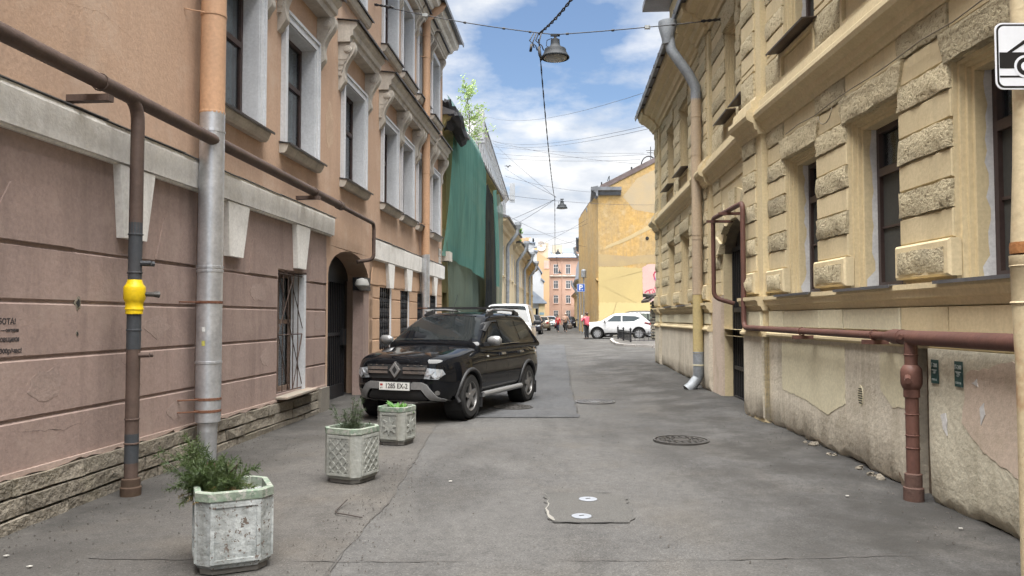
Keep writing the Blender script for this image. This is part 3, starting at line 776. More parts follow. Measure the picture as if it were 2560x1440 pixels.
# address plates and stencil
M_INK = flat('stencil_ink', (0.05, 0.04, 0.04), 0.9)
M_PLATE = flat('address_plate', (0.5, 0.48, 0.44), 0.5)
for z, tx in ((3.33, '14'), (3.1, '2')):
    p = MB(FL).box(22.2, 22.55, 0.002, 0.02, z - 0.1 + 0.1, z + 0.2).build('address_plate', M_PLATE, A)
    text(tx, 0.17, M_INK, p, FL, 22.375, 0.022, z + 0.1, name='lettering')
for z, tx, sz, s in ((1.475, 'РАБОТА!', 0.056, 5.25), (1.415, 'звоните — сегодня', 0.032, 5.25), (1.352, 'упаковщики', 0.05, 5.26), (1.27, '300р/час!', 0.048, 5.33)):
    text(tx, sz, M_INK, A, FL, s, 0.0005, z, name='stencil_lettering', bold=0.0015)
# holes knocked in the plaster
for s, z, rr in ((6.04, 1.615, 0.055), (6.04, 1.375, 0.022)):
    rh = random.Random(int(s * 10 + z * 100)); pts = [(s + math.cos(k * PI / 5) * rr * rh.uniform(.5, 1.2) * 0.8, z + math.sin(k * PI / 5) * rr * rh.uniform(.6, 1.3)) for k in range(10)]
    MB(FL).ext(pts, -0.004, 0.003).build('plaster_hole', M_STONE, A)
    MB(FL).ext([(s + (p[0] - s) * 0.6, z + (p[1] - z) * 0.6) for p in pts], 0.0, 0.0045).build('plaster_hole', M_DARK, A)
# --- repairs and hairline cracks
def ragged(cx, cz, rx, rz, seed, k=16):
    r = random.Random(seed); return [(cx + math.cos(2 * PI * i / k) * rx * r.uniform(.75, 1.15), cz + math.sin(2 * PI * i / k) * rz * r.uniform(.75, 1.15)) for i in range(k)]
M_BR2 = surf('plaster_mauve_repair', (0.335, 0.253, 0.22), (0.29, 0.22, 0.192), vs_=3, bump=.3); M_OR3 = surf('plaster_peach_repair', (0.5, 0.36, 0.255), (0.44, 0.31, 0.22), vs_=3, bump=.25)
for cx, cz, rx, rz, sd in ((5.7, 1.0, .2, .13, 1), (7.2, 1.42, .22, .11, 2), (9.5, 1.82, .25, .12, 3), (7.6, .6, .2, .1, 4), (11.7, 1.42, .16, .12, 5), (9.75, 1.0, .16, .12, 7)): MB(FL).ext(ragged(cx, cz, rx, rz, sd), -.002, .0018).build('plaster_repair', M_BR2, A)
for cx, cz, rx, rz, sd in ((12.2, 4.6, .2, .4, 14),): MB(FL).ext(ragged(cx, cz, rx, rz, sd), -.002, .0018).build('plaster_repair', M_OR3, A)
def crack(fr, pts, w, n, seed, parent, mat):
    r = random.Random(seed); path = []
    for (a, b), (c, d) in zip(pts, pts[1:]):
        k = max(2, int(math.hypot(c - a, d - b) / .04))
        path += [(lerp(a, c, i / k) + r.uniform(-.01, .01), lerp(b, d, i / k) + r.uniform(-.01, .01)) for i in range(k)]
    mb = MB(fr); o = []
    for i, (s, z) in enumerate(path):
        ww = w * r.uniform(.2, 1.2) * math.sin(PI * (i + .5) / len(path)); o.append((mb.P(s - ww * .6, n, z - ww), mb.P(s + ww * .6, n, z + ww)))
    for p, q in zip(o, o[1:]): mb.f.append([p[0], q[0], q[1], p[1]])
    mb.build('hairline_crack', mat, parent, fix=False)
M_CRK = flat('crack_dark', (.09, .065, .055), .95)  # dark colour of the thin strips drawn as hairline cracks
for i, pts in enumerate(([(5.4, .7), (5.9, .64), (6.25, .68)], [(6.6, 1.15), (6.9, .95), (7.0, .82)], [(7.94, 2.8), (7.92, 2.4), (7.95, 1.9)], [(7.9, 1.3), (7.93, .9), (7.9, .5)])): crack(FL, pts, .0022, .0022, i, A, M_CRK)
for i, pts in enumerate(([(5.6, 3.9), (6.3, 4.05), (6.9, 3.95)], [(9.7, 3.6), (10.3, 3.5), (11.6, 3.25)], [(12.0, 3.6), (12.4, 3.9), (12.5, 4.4)], [(14.9, 3.4), (15.2, 3.9)])): crack(FL, pts, .002, .0022, i + 20, A, flat('crack_peach', (.24, .15, .1), .95))
# --- iron gate
ga = empty('iron_gate', FL(13.4, -0.36, 0), math.atan2(1, 0.08), 'tall black iron bar gate closing the arched passage in the peach building', 'gate')
mb = MB(FL); frame4(mb, GATE[0] + .02, GATE[1] - .38, 0.06, 2.2, 0.06, -0.4, -0.35); mb.box(13.2, 13.27, -.4, -.345, .12, 2.14); mb.box(GATE[0] + .08, GATE[1] - .44, -.395, -.355, 1.18, 1.24); mb.box(GATE[0] + .08, GATE[1] - .44, -.395, -.355, 0.12, 0.3)
mb.build('gate_frame', M_BLACKIRON, ga)
for k in range(18):
    s = lerp(GATE[0] + .14, GATE[1] - .5, k / 17)
    MB(FL).box(s - .011, s + .011, -.386, -.364, .3, 2.14).build('bar', M_BLACKIRON, ga)
MB(FL).box(14.0, 14.2, -.36, -.3, 1.0, 1.3).build('lock_box', M_BLACKIRON, ga)
MB(FL).box(GATE[0] + .02, GATE[1] - .02, -.41, -.40, 2.2, 2.66).build('fanlight_panel', M_BLACKIRON, ga)
# lamps by the gate
M_LAMPW = flat('lamp_white', (0.36, 0.36, 0.34), 0.5)
t = empty('gate_lamp', FL(14.25, -0.02, 2.2), 0, 'pale dome lamp on a bracket inside the arched gateway', 'lamp')
q = FL(14.1, 0.02, 2.08)
MB(lambda x, y, z: q + Vector((x, y, z))).lathe([(0.02, 0.16), (0.1, 0.13), (0.13, 0.06), (0.13, 0.02), (0.1, 0.0), (0.06, -0.05), (0.03, -0.07)], 16).build('dome', M_LAMPW, t, auto=40)
MB(FL).tube([(14.1, 0.02, 2.2), (14.25, -0.02, 2.24), (14.4, -0.1, 2.24)], 0.02, 6).build('bracket', M_BLACKIRON, t)

# ================================================================== pipes on the peach building
M_PIPEB = surf('pipe_brown', (0.105, 0.072, 0.058), (0.08, 0.055, 0.045), vs_=3, rough=0.6, bump=0.25, bscale=30, spots=(0.2, 0.13, 0.09), spot_lo=0.72)
M_PIPEG = surf('pipe_dark_grey', (0.045, 0.05, 0.056), (0.06, 0.06, 0.064), rough=0.55, bump=0.15)
M_YEL = surf('valve_yellow', (0.72, 0.5, 0.01), (0.62, 0.42, 0.01), rough=0.45, bump=0.1, spots=(0.4, 0.27, 0.04), spot_lo=0.75)
gp = empty('gas_pipe', FL(6.37, 0.25, 0), math.atan2(1, 0.08), 'brown gas main along the peach wall with riser and yellow valve', 'gas pipe')
def bend(a, b, c, rad, k=6):
    a, b, c = Vector(a), Vector(b), Vector(c); u = (a - b).normalized(); v = (c - b).normalized()
    p, q = b + u * rad, b + v * rad
    return [tuple((1 - t) ** 2 * p + 2 * t * (1 - t) * b + t * t * q) for t in [i / k for i in range(k + 1)]]
MB(FL).tube([(S_BEG, 0.25, 3.36), (6.2, 0.25, 3.335), (11.9, 0.25, 3.275)], 0.061, 14).build('main_pipe', M_PIPEB, gp, auto=40)
MB(FL).lathe([(0.0705, 0), (0.075, 0.0)], 8, cap=False) 
MB(FL).tube([(11.9, 0.25, 3.275), (12.05, 0.25, 3.272), (12.15, 0.25, 3.27)], [0.07, 0.07, 0.04], 14).build('reducer', M_PIPEB, gp, auto=40)
MB(FL).tube([(12.15, 0.25, 3.27)] + bend((12.15, 0.25, 3.27), (14.05, 0.25, 3.24), (14.05, 0.25, 2.6), 0.13) + [(14.05, 0.25, 2.75)] + bend((14.05, 0.25, 2.9), (14.05, 0.25, 2.58), (13.98, 0.0, 2.54), 0.1) + [(13.97, -0.05, 2.53)], 0.035, 12).build('branch_pipe', M_PIPEB, gp, auto=40)
RS = 6.40
MB(FL).tube([(RS - 0.3, 0.25, 3.34)] + bend((RS - .5, 0.25, 3.34), (RS, 0.25, 3.34), (RS, 0.25, 2.5), 0.2, 8) + [(RS, 0.25, 2.2)], 0.054, 14).build('riser_elbow', M_PIPEB, gp, auto=40)
MB(FL).tube([(RS, 0.25, 2.3), (RS, 0.25, 1.7)], 0.055, 14).build('riser_sleeve', M_PIPEG, gp, auto=40)
q = FL(RS, 0.25, 0); LF = lambda x, y, z: q + Vector((x, y, z))
MB(LF).lathe([(0.056, 1.82), (0.066, 1.785), (0.082, 1.765), (0.086, 1.75), (0.086, 1.66), (0.077, 1.64), (0.07, 1.625), (0.07, 1.585), (0.073, 1.58), (0.073, 1.57), (0.068, 1.565), (0.068, 1.535), (0.057, 1.53)], 20).build('valve', M_YEL, gp, auto=35)
MB(LF).lathe([(0.056, 1.54), (0.056, 1.24)], 14).build('riser_sleeve', M_PIPEG, gp, auto=40)
MB(LF).lathe([(0.054, 1.3), (0.054, 0.52)], 14).build('riser', M_PIPEB, gp, auto=40)
MB(LF).lathe([(0.055, 0.54), (0.055, 0.30)], 14).build('riser_sleeve', M_PIPEG, gp, auto=40)
MB(LF).lathe([(0.054, 0.32), (0.054, 0.02)], 14).build('riser', M_PIPEB, gp, auto=40)
MB(LF).lathe([(0.08, 0.0), (0.083, 0.1), (0.074, 0.11), (0.074, 0.17), (0.054, 0.175)], 16).build('ground_collar', surf('rust_brown', (0.07, 0.045, 0.03), (0.05, 0.035, 0.028)), gp, auto=40)
for z in (2.2, 1.88, 1.4, 0.66, 0.46): MB(LF).lathe([(0.0555, z - .008), (0.06, z - .005), (0.06, z + .005), (0.0555, z + .008)], 14, cap=False).build('weld_ring', M_PIPEG if z > .6 and z < .64 or z > 1.3 else M_PIPEB, gp)
for z in (1.96, 1.19):
    mb = MB(FL); mb.tube([(RS, 0.3, z), (RS + 0.02, 0.38, z)], 0.02, 8); mb.tube([(RS, 0.25, z), (RS + .1, 0.33, z), (RS + .12, 0.35, z)], 0.022, 8); mb.build('tap', M_PIPEB if z < 1.5 else M_PIPEG, gp)
MB(FL).tube([(RS, 0.3, 1.7), (RS + .09, .36, 1.7), (RS + .13, .39, 1.7)], [.02, .02, .03], 8).build('valve_spindle', M_IRON, gp)
for s in (5.88, 10.78):
    mb = MB(FL); mb.box(s - .04, s + .04, 0.0, 0.34, 3.18, 3.23)
    ring = [(s, 0.25 + math.cos(t * PI / 6) * 0.068, 3.33 - (s - 6.2) * 0.0105 + math.sin(t * PI / 6) * 0.068) for t in range(13)]
    mb.tube(ring, 0.006, 5); mb.build('bracket', M_PIPEB, gp)

def downpipe(name, fr, s, n, parts, label, rad, clamps, seg=18, foot=None, group='drainpipes down the facades'):
    t = empty(name, fr(s, n, 0), 0, label, 'drainpipe', group)
    q = fr(s, n, 0)
    for (pts, mat) in parts:
        mb = MB(fr); mb.tube([(s + a, n + b, z) for a, b, z in pts], rad, seg); o = mb.build('pipe_section', mat, t, auto=40)
    for z, mat, ln in clamps:
        mb = MB(lambda x, y, zz: q + Vector((x, y, zz))); mb.lathe([(rad + .001, z - .014), (rad + .006, z - .012), (rad + .006, z + .012), (rad + .001, z + .014)], seg, cap=False)
        if ln: mb.fr = fr; mb.tube([(s - rad * .7, n, z), (s - rad * .9 - .12, 0.0, z)], 0.008, 5)
        mb.build('clamp', mat, t)
    return t
M_GALV = surf('galvanised_sheet', (0.6, 0.61, 0.63), (0.48, 0.49, 0.51), vs_=5, rough=0.42, metal=0.75, bump=0.08, bscale=14, streak=(0.3, 0.3, 0.31), streak_amt=0.5)
M_DPP = surf('pipe_peach', (0.5, 0.3, 0.18), (0.44, 0.27, 0.165), rough=0.6, bump=0.08, streak=(0.36, 0.22, 0.14), streak_amt=0.3)
M_RUST = surf('rust_clamp', (0.12, 0.05, 0.03), (0.16, 0.075, 0.045), rough=0.8)
d1 = downpipe('drainpipe', FL, 7.82, 0.2, [([(0, 0, 9.4), (0, 0, 3.6)], M_DPP), ([(0, 0.002, 3.62), (0, .002, 0.45)], M_GALV)], 'thick drainpipe on the peach wall, painted above and bare metal below', 0.125,
     [(4.63, M_DPP, 1), (3.42, M_GALV, 0), (2.02, M_GALV, 0), (1.98, M_GALV, 0), (1.66, M_RUST, 1), (0.68, M_RUST, 1), (0.56, M_RUST, 1), (1.05, M_GALV, 0)])
q = FL(7.82, 0.2, 0); LF2 = lambda x, y, z: q + Vector((x, y, z))
MB(LF2).lathe([(0.122, 0.46), (0.1, 0.44), (0.095, 0.36), (0.097, 0.35), (0.095, 0.34), (0.088, 0.05)], 18).build('pipe_foot', M_GALV, d1, auto=40)
MB(LF2).lathe([(0.1265, 3.6), (0.128, 3.615), (0.1265, 3.63)], 18, cap=False).build('paint_edge', M_DPP, d1)
d2 = downpipe('drainpipe', FL, 19.45, 0.16, [([(0.35, 0.35, 9.75), (0.25, 0.3, 9.6), (0, 0, 9.2), (0, 0, 3.1)], M_DPP), ([(0, 0.001, 3.12), (0, .001, 0.3)], M_GALV)], 'slim peach drainpipe near the far end of the peach building', 0.105,
     [(8.75, M_DPP, 1), (8.2, M_DPP, 1), (6.35, M_DPP, 1), (3.9, M_DPP, 1), (5.2, M_DPP, 0), (3.05, M_GALV, 0), (1.75, M_RUST, 1)])
# stickers on the galvanised pipe
for dz, c, nm in ((1.36, (0.6, 0.6, 0.58), 'a'), (1.22, (0.45, 0.42, 0.1), 'b')):
    o_ = []
    mb = MB(LF2)
    for k in range(4):
        an = -1.75 + k * 0.09
        o_.append((mb.P(math.cos(an) * .1268, math.sin(an) * .1268, dz), mb.P(math.cos(an) * .1268, math.sin(an) * .1268, dz + .05)))
    for a, b in zip(o_, o_[1:]): mb.f.append([a[0], b[0], b[1], a[1]])
    mb.build('sticker', flat('sticker_' + nm, c, 0.6), d1)
# ================================================================== yellow building, right
FN = Fr((3.415, 0), (0.005, 1), -1)
FF = Fr((3.47, 11), (0.065, 1), -1, s0=11)
B = empty('yellow_building', FN(7, 0, 0), math.atan2(1, 0.005), 'ochre yellow building with rough stone blocks between its windows', 'building')
YC, YC2 = (0.585, 0.485, 0.305), (0.525, 0.43, 0.265)
M_Y = surf('plaster_ochre', YC, YC2, vs_=1.6, rough=0.88, bump=0.2, bscale=45, streak=(0.42, 0.35, 0.23), streak_amt=0.45, stain=(0.53, 0.44, 0.27), stain_amt=0.5, fine_amt=0.1, spots=(0.3, 0.25, 0.16), spot_lo=0.75, vary=0.09)
M_YJ = surf('plaster_ochre_warm', (0.58, 0.48, 0.295), (0.54, 0.44, 0.27), vs_=1.8, rough=0.85, bump=0.15, streak=(0.47, 0.38, 0.22), streak_amt=0.5)
def rough_mat():
    m, nt, b = _new('rusticated_stone'); n = NT(nt)
    col = n.mix(n.ramp(n.noise(2.2, 5, 0.6), 0.35, 0.0, 0.65, 1.0), (0.59, 0.505, 0.335), (0.52, 0.445, 0.295))
    pit = n.noise(26, 4, 0.68)
    col = n.mix(n.ramp(pit, 0.36, 0.8, 0.46, 0.0), col, (0.24, 0.19, 0.115))
    col = n.mix(n.ramp(n.noise(1.1, 5, 0.6, off=(4, 4, 2)), 0.54, 0.0, 0.7, 0.5), col, (0.3, 0.265, 0.195))
    col = n.vary(col, 0.22); nt.links.new(col, b.inputs['Base Color']); b.inputs['Roughness'].default_value = 0.95; b.inputs['Specular IOR Level'].default_value = 0.2
    nb = n.bump(pit, 0.9, 0.045)
    nt.links.new(nb, b.inputs['Normal']); return m
M_YR = rough_mat()
M_PLI = surf('plinth_render', (0.56, 0.505, 0.41), (0.5, 0.45, 0.365), vs_=1.3, rough=0.92, bump=0.4, bscale=28, bdist=0.015, stain=(0.37, 0.325, 0.25), stain_amt=0.65, streak=(0.3, 0.26, 0.19), streak_amt=0.5, fine_amt=0.16, spots=(0.24, 0.2, 0.15), spot_lo=0.69)
M_PLG = surf('plinth_greenish', (0.55, 0.51, 0.4), (0.49, 0.45, 0.35), vs_=1.6, rough=0.92, bump=0.4, bscale=28, bdist=0.015, stain=(0.36, 0.325, 0.25), stain_amt=0.65, streak=(0.31, 0.28, 0.2), streak_amt=0.5, fine_amt=0.15, spots=(0.5, 0.46, 0.38), spot_lo=0.7)
M_CREAM = surf('paint_cream', (0.58, 0.53, 0.38), (0.53, 0.48, 0.34), vs_=2, bump=0.15, rough=0.85)
M_PINKP = surf('paint_pinkish', (0.54, 0.44, 0.355), (0.49, 0.4, 0.32), vs_=1.4, bump=0.25, rough=0.9, stain=(0.34, 0.28, 0.2), stain_amt=0.5)
M_WP = surf('filler_white', (0.6, 0.59, 0.57), (0.52, 0.51, 0.5), vs_=4, bump=0.2)
M_SCREEN = surf('insect_screen', (0.055, 0.055, 0.05), (0.045, 0.045, 0.042), rough=0.55, bump=0.05, bscale=400)
M_BR = surf('window_brown_metal', (0.045, 0.03, 0.027), (0.06, 0.042, 0.036), rough=0.35, bump=0)
def rough(fr, s0, s1, z0, z1, n0, n1, parent, seed, trap=0.0, name='rough_block'):
    r = random.Random(seed); mb = MB(fr)
    nx = max(3, min(9, int((s1 - s0) / 0.085))); nz = max(3, min(4, int((z1 - z0) / 0.06)))
    g = []
    for j in range(nz + 1):
        row = []
        for i in range(nx + 1):
            e = (i in (0, nx)) or (j in (0, nz)); v = j / nz
            sa, sb = s0 + trap * (1 - v) * 0.6, s1 - trap * (1 - v) * 0.6
            s = lerp(sa, sb, i / nx); z = lerp(z0, z1, v)
            if not e: s += r.uniform(-.016, .016); z += r.uniform(-.012, .012)
            else: s += r.uniform(-.008, .008); z += r.uniform(-.008, .008)
            n = n1 + (r.uniform(-.016, .02) if not e else -0.010 + r.uniform(-.012, .008))
            row.append(mb.P(s, n, z))
        g.append(row)
    for j in range(nz):
        for i in range(nx): mb.f.append([g[j][i], g[j][i + 1], g[j + 1][i + 1], g[j + 1][i]])
    rim = [g[0][i] for i in range(nx + 1)] + [g[j][nx] for j in range(1, nz + 1)] + [g[nz][i] for i in range(nx - 1, -1, -1)] + [g[j][0] for j in range(nz - 1, 0, -1)]
    back = []
    for k in rim:
        mb.v.append(mb.v[k] - fr.nv * (n1 - n0)); back.append(len(mb.v) - 1)
    for k in range(len(rim)): mb.f.append([rim[k], rim[(k + 1) % len(rim)], back[(k + 1) % len(rim)], back[k]])
    return mb.build(name, M_YR, parent, auto=50)
SEED = [100]
def stack(fr, s0, s1, n, rows):
    for z0, z1, k in rows:
        SEED[0] += 1
        if k == 'r': rough(fr, s0 + .006, s1 - .006, z0 + .008, z1 - .008, n - .03, n + 0.045, B, SEED[0])
        else: MB(fr).cbox(s0, s1, n - .03, n + 0.022, z0 + .006, z1 - .006, 0.008).build('smooth_block', M_Y, B)
RL = [(2.13, 2.365, 's'), (2.365, 2.60, 'r'), (2.60, 2.835, 's'), (2.835, 3.07, 'r'), (3.07, 3.30, 's'), (3.30, 3.53, 'r')]
RT = [(3.53, 3.76, 's'), (3.76, 4.0, 'r')]
RU = [(4.52, 4.9, 'r'), (4.91, 5.0, 's')] + [(5.0 + .24 * k, 5.24 + .24 * k, 'sr'[k % 2]) for k in range(8)]
def base_panel(fr, s0, s1, n):
    o = MB(fr).cbox(s0 - .02, s1 + .02, n - .03, n + .07, 1.83, 2.125, 0.02).build('base_block', M_Y, B)
    SEED[0] += 1
    rough(fr, s0 + .05, s1 - .05, 1.87, 2.06, n + .04, n + .09, o, SEED[0], name='rough_panel')
def pier(fr, s0, s1, n, lower=True, upper=True):
    if lower:
        base_panel(fr, s0, s1, n); stack(fr, s0, s1, n, RL + RT)
    if upper: stack(fr, s0, s1, n, RU)
PROF_SILL = [(-.05, 1.6), (.025, 1.6), (.05, 1.655), (.085, 1.67), (.095, 1.72), (.12, 1.74), (.12, 1.785), (-.05, 1.80)]
PROF_STR = [(-.05, 3.98), (.05, 3.98), (.065, 4.03), (.1, 4.05), (.115, 4.12), (.2, 4.17), (.22, 4.22), (.215, 4.27), (.15, 4.33), (.14, 4.42), (.09, 4.44), (.07, 4.5), (-.05, 4.52)]
PROF_PTOP = [(-.05, 1.25), (.06, 1.25), (.085, 1.275), (.085, 1.30), (.06, 1.32), (.045, 1.36), (-.05, 1.365)]
PROF_COR = [(-.1, 6.9), (.08, 6.9), (.1, 6.97), (.16, 7.0), (.2, 7.1), (.3, 7.14), (.32, 7.2), (.46, 7.24), (.5, 7.34), (.5, 7.42), (-.1, 7.46)]
def moulds(fr, s0, s1, n, which='pfsS'):
    sh = lambda pr: [(a + n, z) for a, z in pr]
    if 'p' in which: MB(fr).sweep(sh(PROF_PTOP), s0, s1).build('plinth_moulding', M_Y, B)
    if 's' in which: MB(fr).sweep(sh(PROF_SILL), s0, s1).build('sill_moulding', M_Y, B)
    if 'S' in which: MB(fr).sweep(sh(PROF_STR), s0, s1).build('string_course', M_Y, B)
    if 'c' in which: MB(fr).sweep(sh(PROF_COR), s0, s1).build('cornice', M_Y, B)
def ywindow(fr, a, b, z0, z1, n, seed, upper=False, detail=True):
    d = 0.3
    m = MB(fr)
    for w, nn in ((0.03, -0.035), (0.06, -0.075), (0.095, -0.11)):
        nb = n - d
        m.box(a, a + w, nb, n + nn, z0, z1); m.box(b - w, b, nb, n + nn, z0, z1); m.box(a + w, b - w, nb, n + nn, z1 - w, z1)
    m.build('window_surround', M_YJ, B)
    a2, b2, z2 = a + .096, b - .096, z1 - .096
    r = random.Random(seed); pts = []
    k = 18
    for i in range(k + 1): pts.append((lerp(z0, z2, i / k), n - 0.19 + r.uniform(-.02, .02) + (0.05 if i < 2 else 0)))
    mb = MB(fr); io = []
    for z, nn in pts: io.append((mb.P(b2 - .003, n - d, z), mb.P(b2 - .003, nn, z)))
    for p, q in zip(io, io[1:]): mb.f.append([p[0], q[0], q[1], p[1]])
    mb.build('filler_strip', M_WP, B)
    w = MB(fr); frame4(w, a2, b2, z0, z2, 0.055, n - d, n - d + .06)
    zt = lerp(z0, z2, 0.72); w.box(a2 + .055, b2 - .055, n - d + .005, n - d + .065, zt - .04, zt + .04)
    w.box(a2 + .055, b2 - .055, n - d + .01, n - d + .04, lerp(z0, zt, .52) - .012, lerp(z0, zt, .52) + .012)
    w = w.build('window', M_BR, B)
    MB(fr).box(a2 + .055, b2 - .055, n - d + .012, n - d + .022, z0 + .055, zt - .04).build('screen', M_SCREEN, w)
    MB(fr).box(a2 + .055, b2 - .055, n - d + .012, n - d + .016, zt + .04, z2 - .055).build('pane', M_GLASS, w)
    curtain(fr, a2 + .03, b2 - .03, zt - .05, z2 - .02, n - d - .09, w, M_CURT, seed)
    if detail:
        tl = MB(fr); c0 = n - d - .01
        for (u0, u1, v0, v1) in ((0, .04, 0, 1), (.96, 1, 0, 1), (0, 1, 0, .12), (0, 1, .88, 1)):
            sA, sB = lerp(a2 + .06, b2 - .06, u0 if u1 > .5 or u1 < .05 else u0), lerp(a2 + .06, b2 - .06, u1)
            zA, zB = lerp(zt + .045, z2 - .06, v0), lerp(zt + .045, z2 - .06, v1)
            t0, t1 = c0 - .12 * v0, c0 - .12 * v1
            i = [tl.P(s_, n_, z_) for s_, z_, n_ in ((sA, zA, t0), (sB, zA, t0), (sB, zB, t1), (sA, zB, t1), (sA, zA, t0 + .03), (sB, zA, t0 + .03), (sB, zB, t1 + .03), (sA, zB, t1 + .03))]
            for q in ((0, 1, 2, 3), (4, 5, 6, 7), (0, 1, 5, 4), (1, 2, 6, 5), (2, 3, 7, 6), (3, 0, 4, 7)): tl.f.append([i[t] for t in q])
        tl.build('tilted_sash', M_BR, w)
    if not upper:
        MB(fr).sweep([(n - d, z0 + .005), (n + .15, z0 - .018), (n + .15, z0 - .035), (n + .157, z0 - .035), (n + .16, z0 - .008), (n - d, z0 + .016)], a - .05, b + .07).build('window_sill', M_FLASHG, B)
    else:
        MB(fr).sweep([(n - d, z0 + .02), (n + .2, z0 - .03), (n + .2, z0 - .045), (n + .208, z0 - .045), (n + .21, z0 - .02), (n - d, z0 + .03)], a - .12, b + .1).build('window_sill', surf('sill_dark_brown', (0.05, 0.036, 0.03), (0.08, 0.06, 0.05), rough=0.5), B)
        fr_ = MB(fr); frame4(fr_, a - .04, b + .04, 4.5, z0 - .045, 0.05, n - .02, n + .05); fr_.build('apron_frame', M_Y, B)
        MB(fr).cbox(a + .03, b - .03, n - .03, n + .02, 4.57, z0 - .11, 0.008).build('apron_panel', M_Y, B)
def lintel(fr, a, b, n, z0=3.5, z1=3.755, top=True):
    SEED[0] += 1
    rough(fr, a - .13, b + .13, z0, z1, n - .03, n + .06, B, SEED[0], trap=0.13, name='rough_lintel')
    if top: MB(fr).cbox(a - .005, b + .005, n - .03, n + .022, 3.768, 3.994, 0.008).build('smooth_block', M_Y, B)
# ---- near wing
NC = [(8.53, 9.53), (6.69, 7.74), (4.82, 5.87), (2.95, 4.0)]
mb = MB(FN); facade(mb, -5, 11.02, 1.3, 7.0, [(a, b, 1.80, 3.5, .32) for a, b in NC] + [(a, b, 4.9, 6.6, .32) for a, b in NC]); mb.build('wall', M_Y, B, fix=False)
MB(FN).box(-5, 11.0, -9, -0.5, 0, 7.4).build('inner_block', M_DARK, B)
mb = MB(FN); mb.face((-5, 0, -.1), (-5, -9, -.1), (-5, -9, 7.4), (-5, 0, 7.4)); mb.build('end_wall', M_Y, B, fix=False)
for i, (a, b) in enumerate(NC):
    ywindow(FN, a, b, 1.80, 3.5, 0, i + 1); ywindow(FN, a, b, 4.9, 6.6, 0, i + 11, True, False)
    lintel(FN, a, b, 0); SEED[0] += 1; rough(FN, a - .1, b + .1, 6.62, 6.88, -.02, .06, B, SEED[0], trap=.1, name='rough_lintel')
for s0, s1 in ((7.74, 8.53), (5.87, 6.69), (4.0, 4.82)): pier(FN, s0 + .005, s1 - .005, 0)
pier(FN, 9.535, 10.16, 0.0)
for (s0, s1) in ((10.17, 11.06),):
    MB(FN).box(s0, s1 - .1, -.2, 0.10, -0.1, 6.9).build('pilaster', M_YJ, B)
    base_panel(FN, s0 + .2, s1 - .13, .10); stack(FN, s0 + .22, s1 - .1, 0.10, RL + RT + RU)
    moulds(FN, s0 - .03, s1 - .08, .10, 'psS')
moulds(FN, 2.0, s0 - .03, 0.0, 'psSc'); moulds(FN, s0 - .06, s1 + .02, 0.06, 'c')
# frieze blocks
fz = [2.9, 4.05, 4.8, 5.93, 6.67, 7.85, 8.45, 9.6, 10.15]
for a, b in zip(fz, fz[1:]): MB(FN).cbox(a + .012, b - .012, -.03, .045 + rnd.uniform(-.004, .004), 1.385, 1.59, .008).build('frieze_block', M_CREAM if a > 6 else M_Y, B)
MB(FN).cbox(10.2, 11.03, .05, .14, 1.385, 1.59, .01).build('frieze_block', M_CREAM, B)
# plinth
def plinth(fr, s0, s1, n, mat, seed, zt=1.26):
    r = random.Random(seed); k = int((s1 - s0) / 0.12) + 2; mb = MB(fr); rows = []
    for i in range(k + 1):
        s = lerp(s0, s1, i / k); g = gz(*fr(s, n, 0)[:2]); bt = g + r.uniform(-.03, .03)
        rows.append([mb.P(s, n - .16, bt - .06), mb.P(s, n - r.uniform(0.02, 0.07), bt), mb.P(s, n + r.uniform(-.012, .004), bt + r.uniform(.03, .13)), mb.P(s, n, .5), mb.P(s, n, zt), mb.P(s, n - .2, zt)])
    for p, q in zip(rows, rows[1:]):
        for j in range(5): mb.f.append([p[j], q[j], q[j + 1], p[j + 1]])
    mb.f.append(rows[0]); mb.f.append(rows[-1][::-1])
    mb.build('plinth', mat, B, auto=50)
plinth(FN, 6.45, 10.17, 0.03, M_PLI, 1); plinth(FN, 10.17, 10.98, 0.13, M_PLI, 2); plinth(FN, -5, 6.15, 0.09, M_PLG, 3, 1.255)
MB(FN).box(6.05, 6.55, -.14, -.06, -0.05, 1.26).build('plinth_niche', surf('raw_brick_dark', (0.16, 0.12, 0.085), (0.1, 0.08, 0.06), bump=.6, bscale=20), B)
def patch(fr, pts, n, mat, seed, name='paint_patch', jag=.012, parent=None):
    r = random.Random(seed); out = []
    for (a, b), (c, d) in zip(pts, pts[1:] + pts[:1]):
        k = max(2, int(math.hypot(c - a, d - b) / 0.05))
        for i in range(k): out.append((lerp(a, c, i / k) + r.uniform(-jag, jag), lerp(b, d, i / k) + r.uniform(-jag, jag)))
    return MB(fr).ext(out, n - .003, n + .004).build(name, mat, parent or B)
patch(FN, [(9.68, .6), (8.9, .55), (8.3, .45), (7.85, .62), (7.84, 1.21), (9.68, 1.2)], .031, M_CREAM, 1, jag=.009)
patch(FN, [(7.08, .84), (6.85, .7), (6.5, .73), (6.5, 1.18), (7.08, 1.18)], .031, M_CREAM, 2, jag=.009)
patch(FN, [(5.7, .72), (5.62, 1.1), (5.1, 1.2), (4.4, 1.2), (4.4, .55), (5.0, .42), (5.45, .55)], .091, M_PINKP, 3)
for pts, sd in (([(5.47, .86), (5.42, .9), (5.40, .82), (5.46, .74)], 4), ([(5.97, .74), (5.9, .76), (5.88, .6), (5.94, .64)], 5), ([(5.55, 1.02), (5.5, 1.06), (5.48, 1.0)], 6)): patch(FN, pts, .095, M_WP, sd, 'paint_chip', .008)
for pts, sd in (([(6.75, .05), (6.85, .3), (6.62, .42), (6.5, .5), (6.48, .05)], 7),): patch(FN, pts, .02, surf('raw_brick_dark', (0.2, 0.15, 0.1)), sd, 'broken_plaster', .02)
r = random.Random(21)
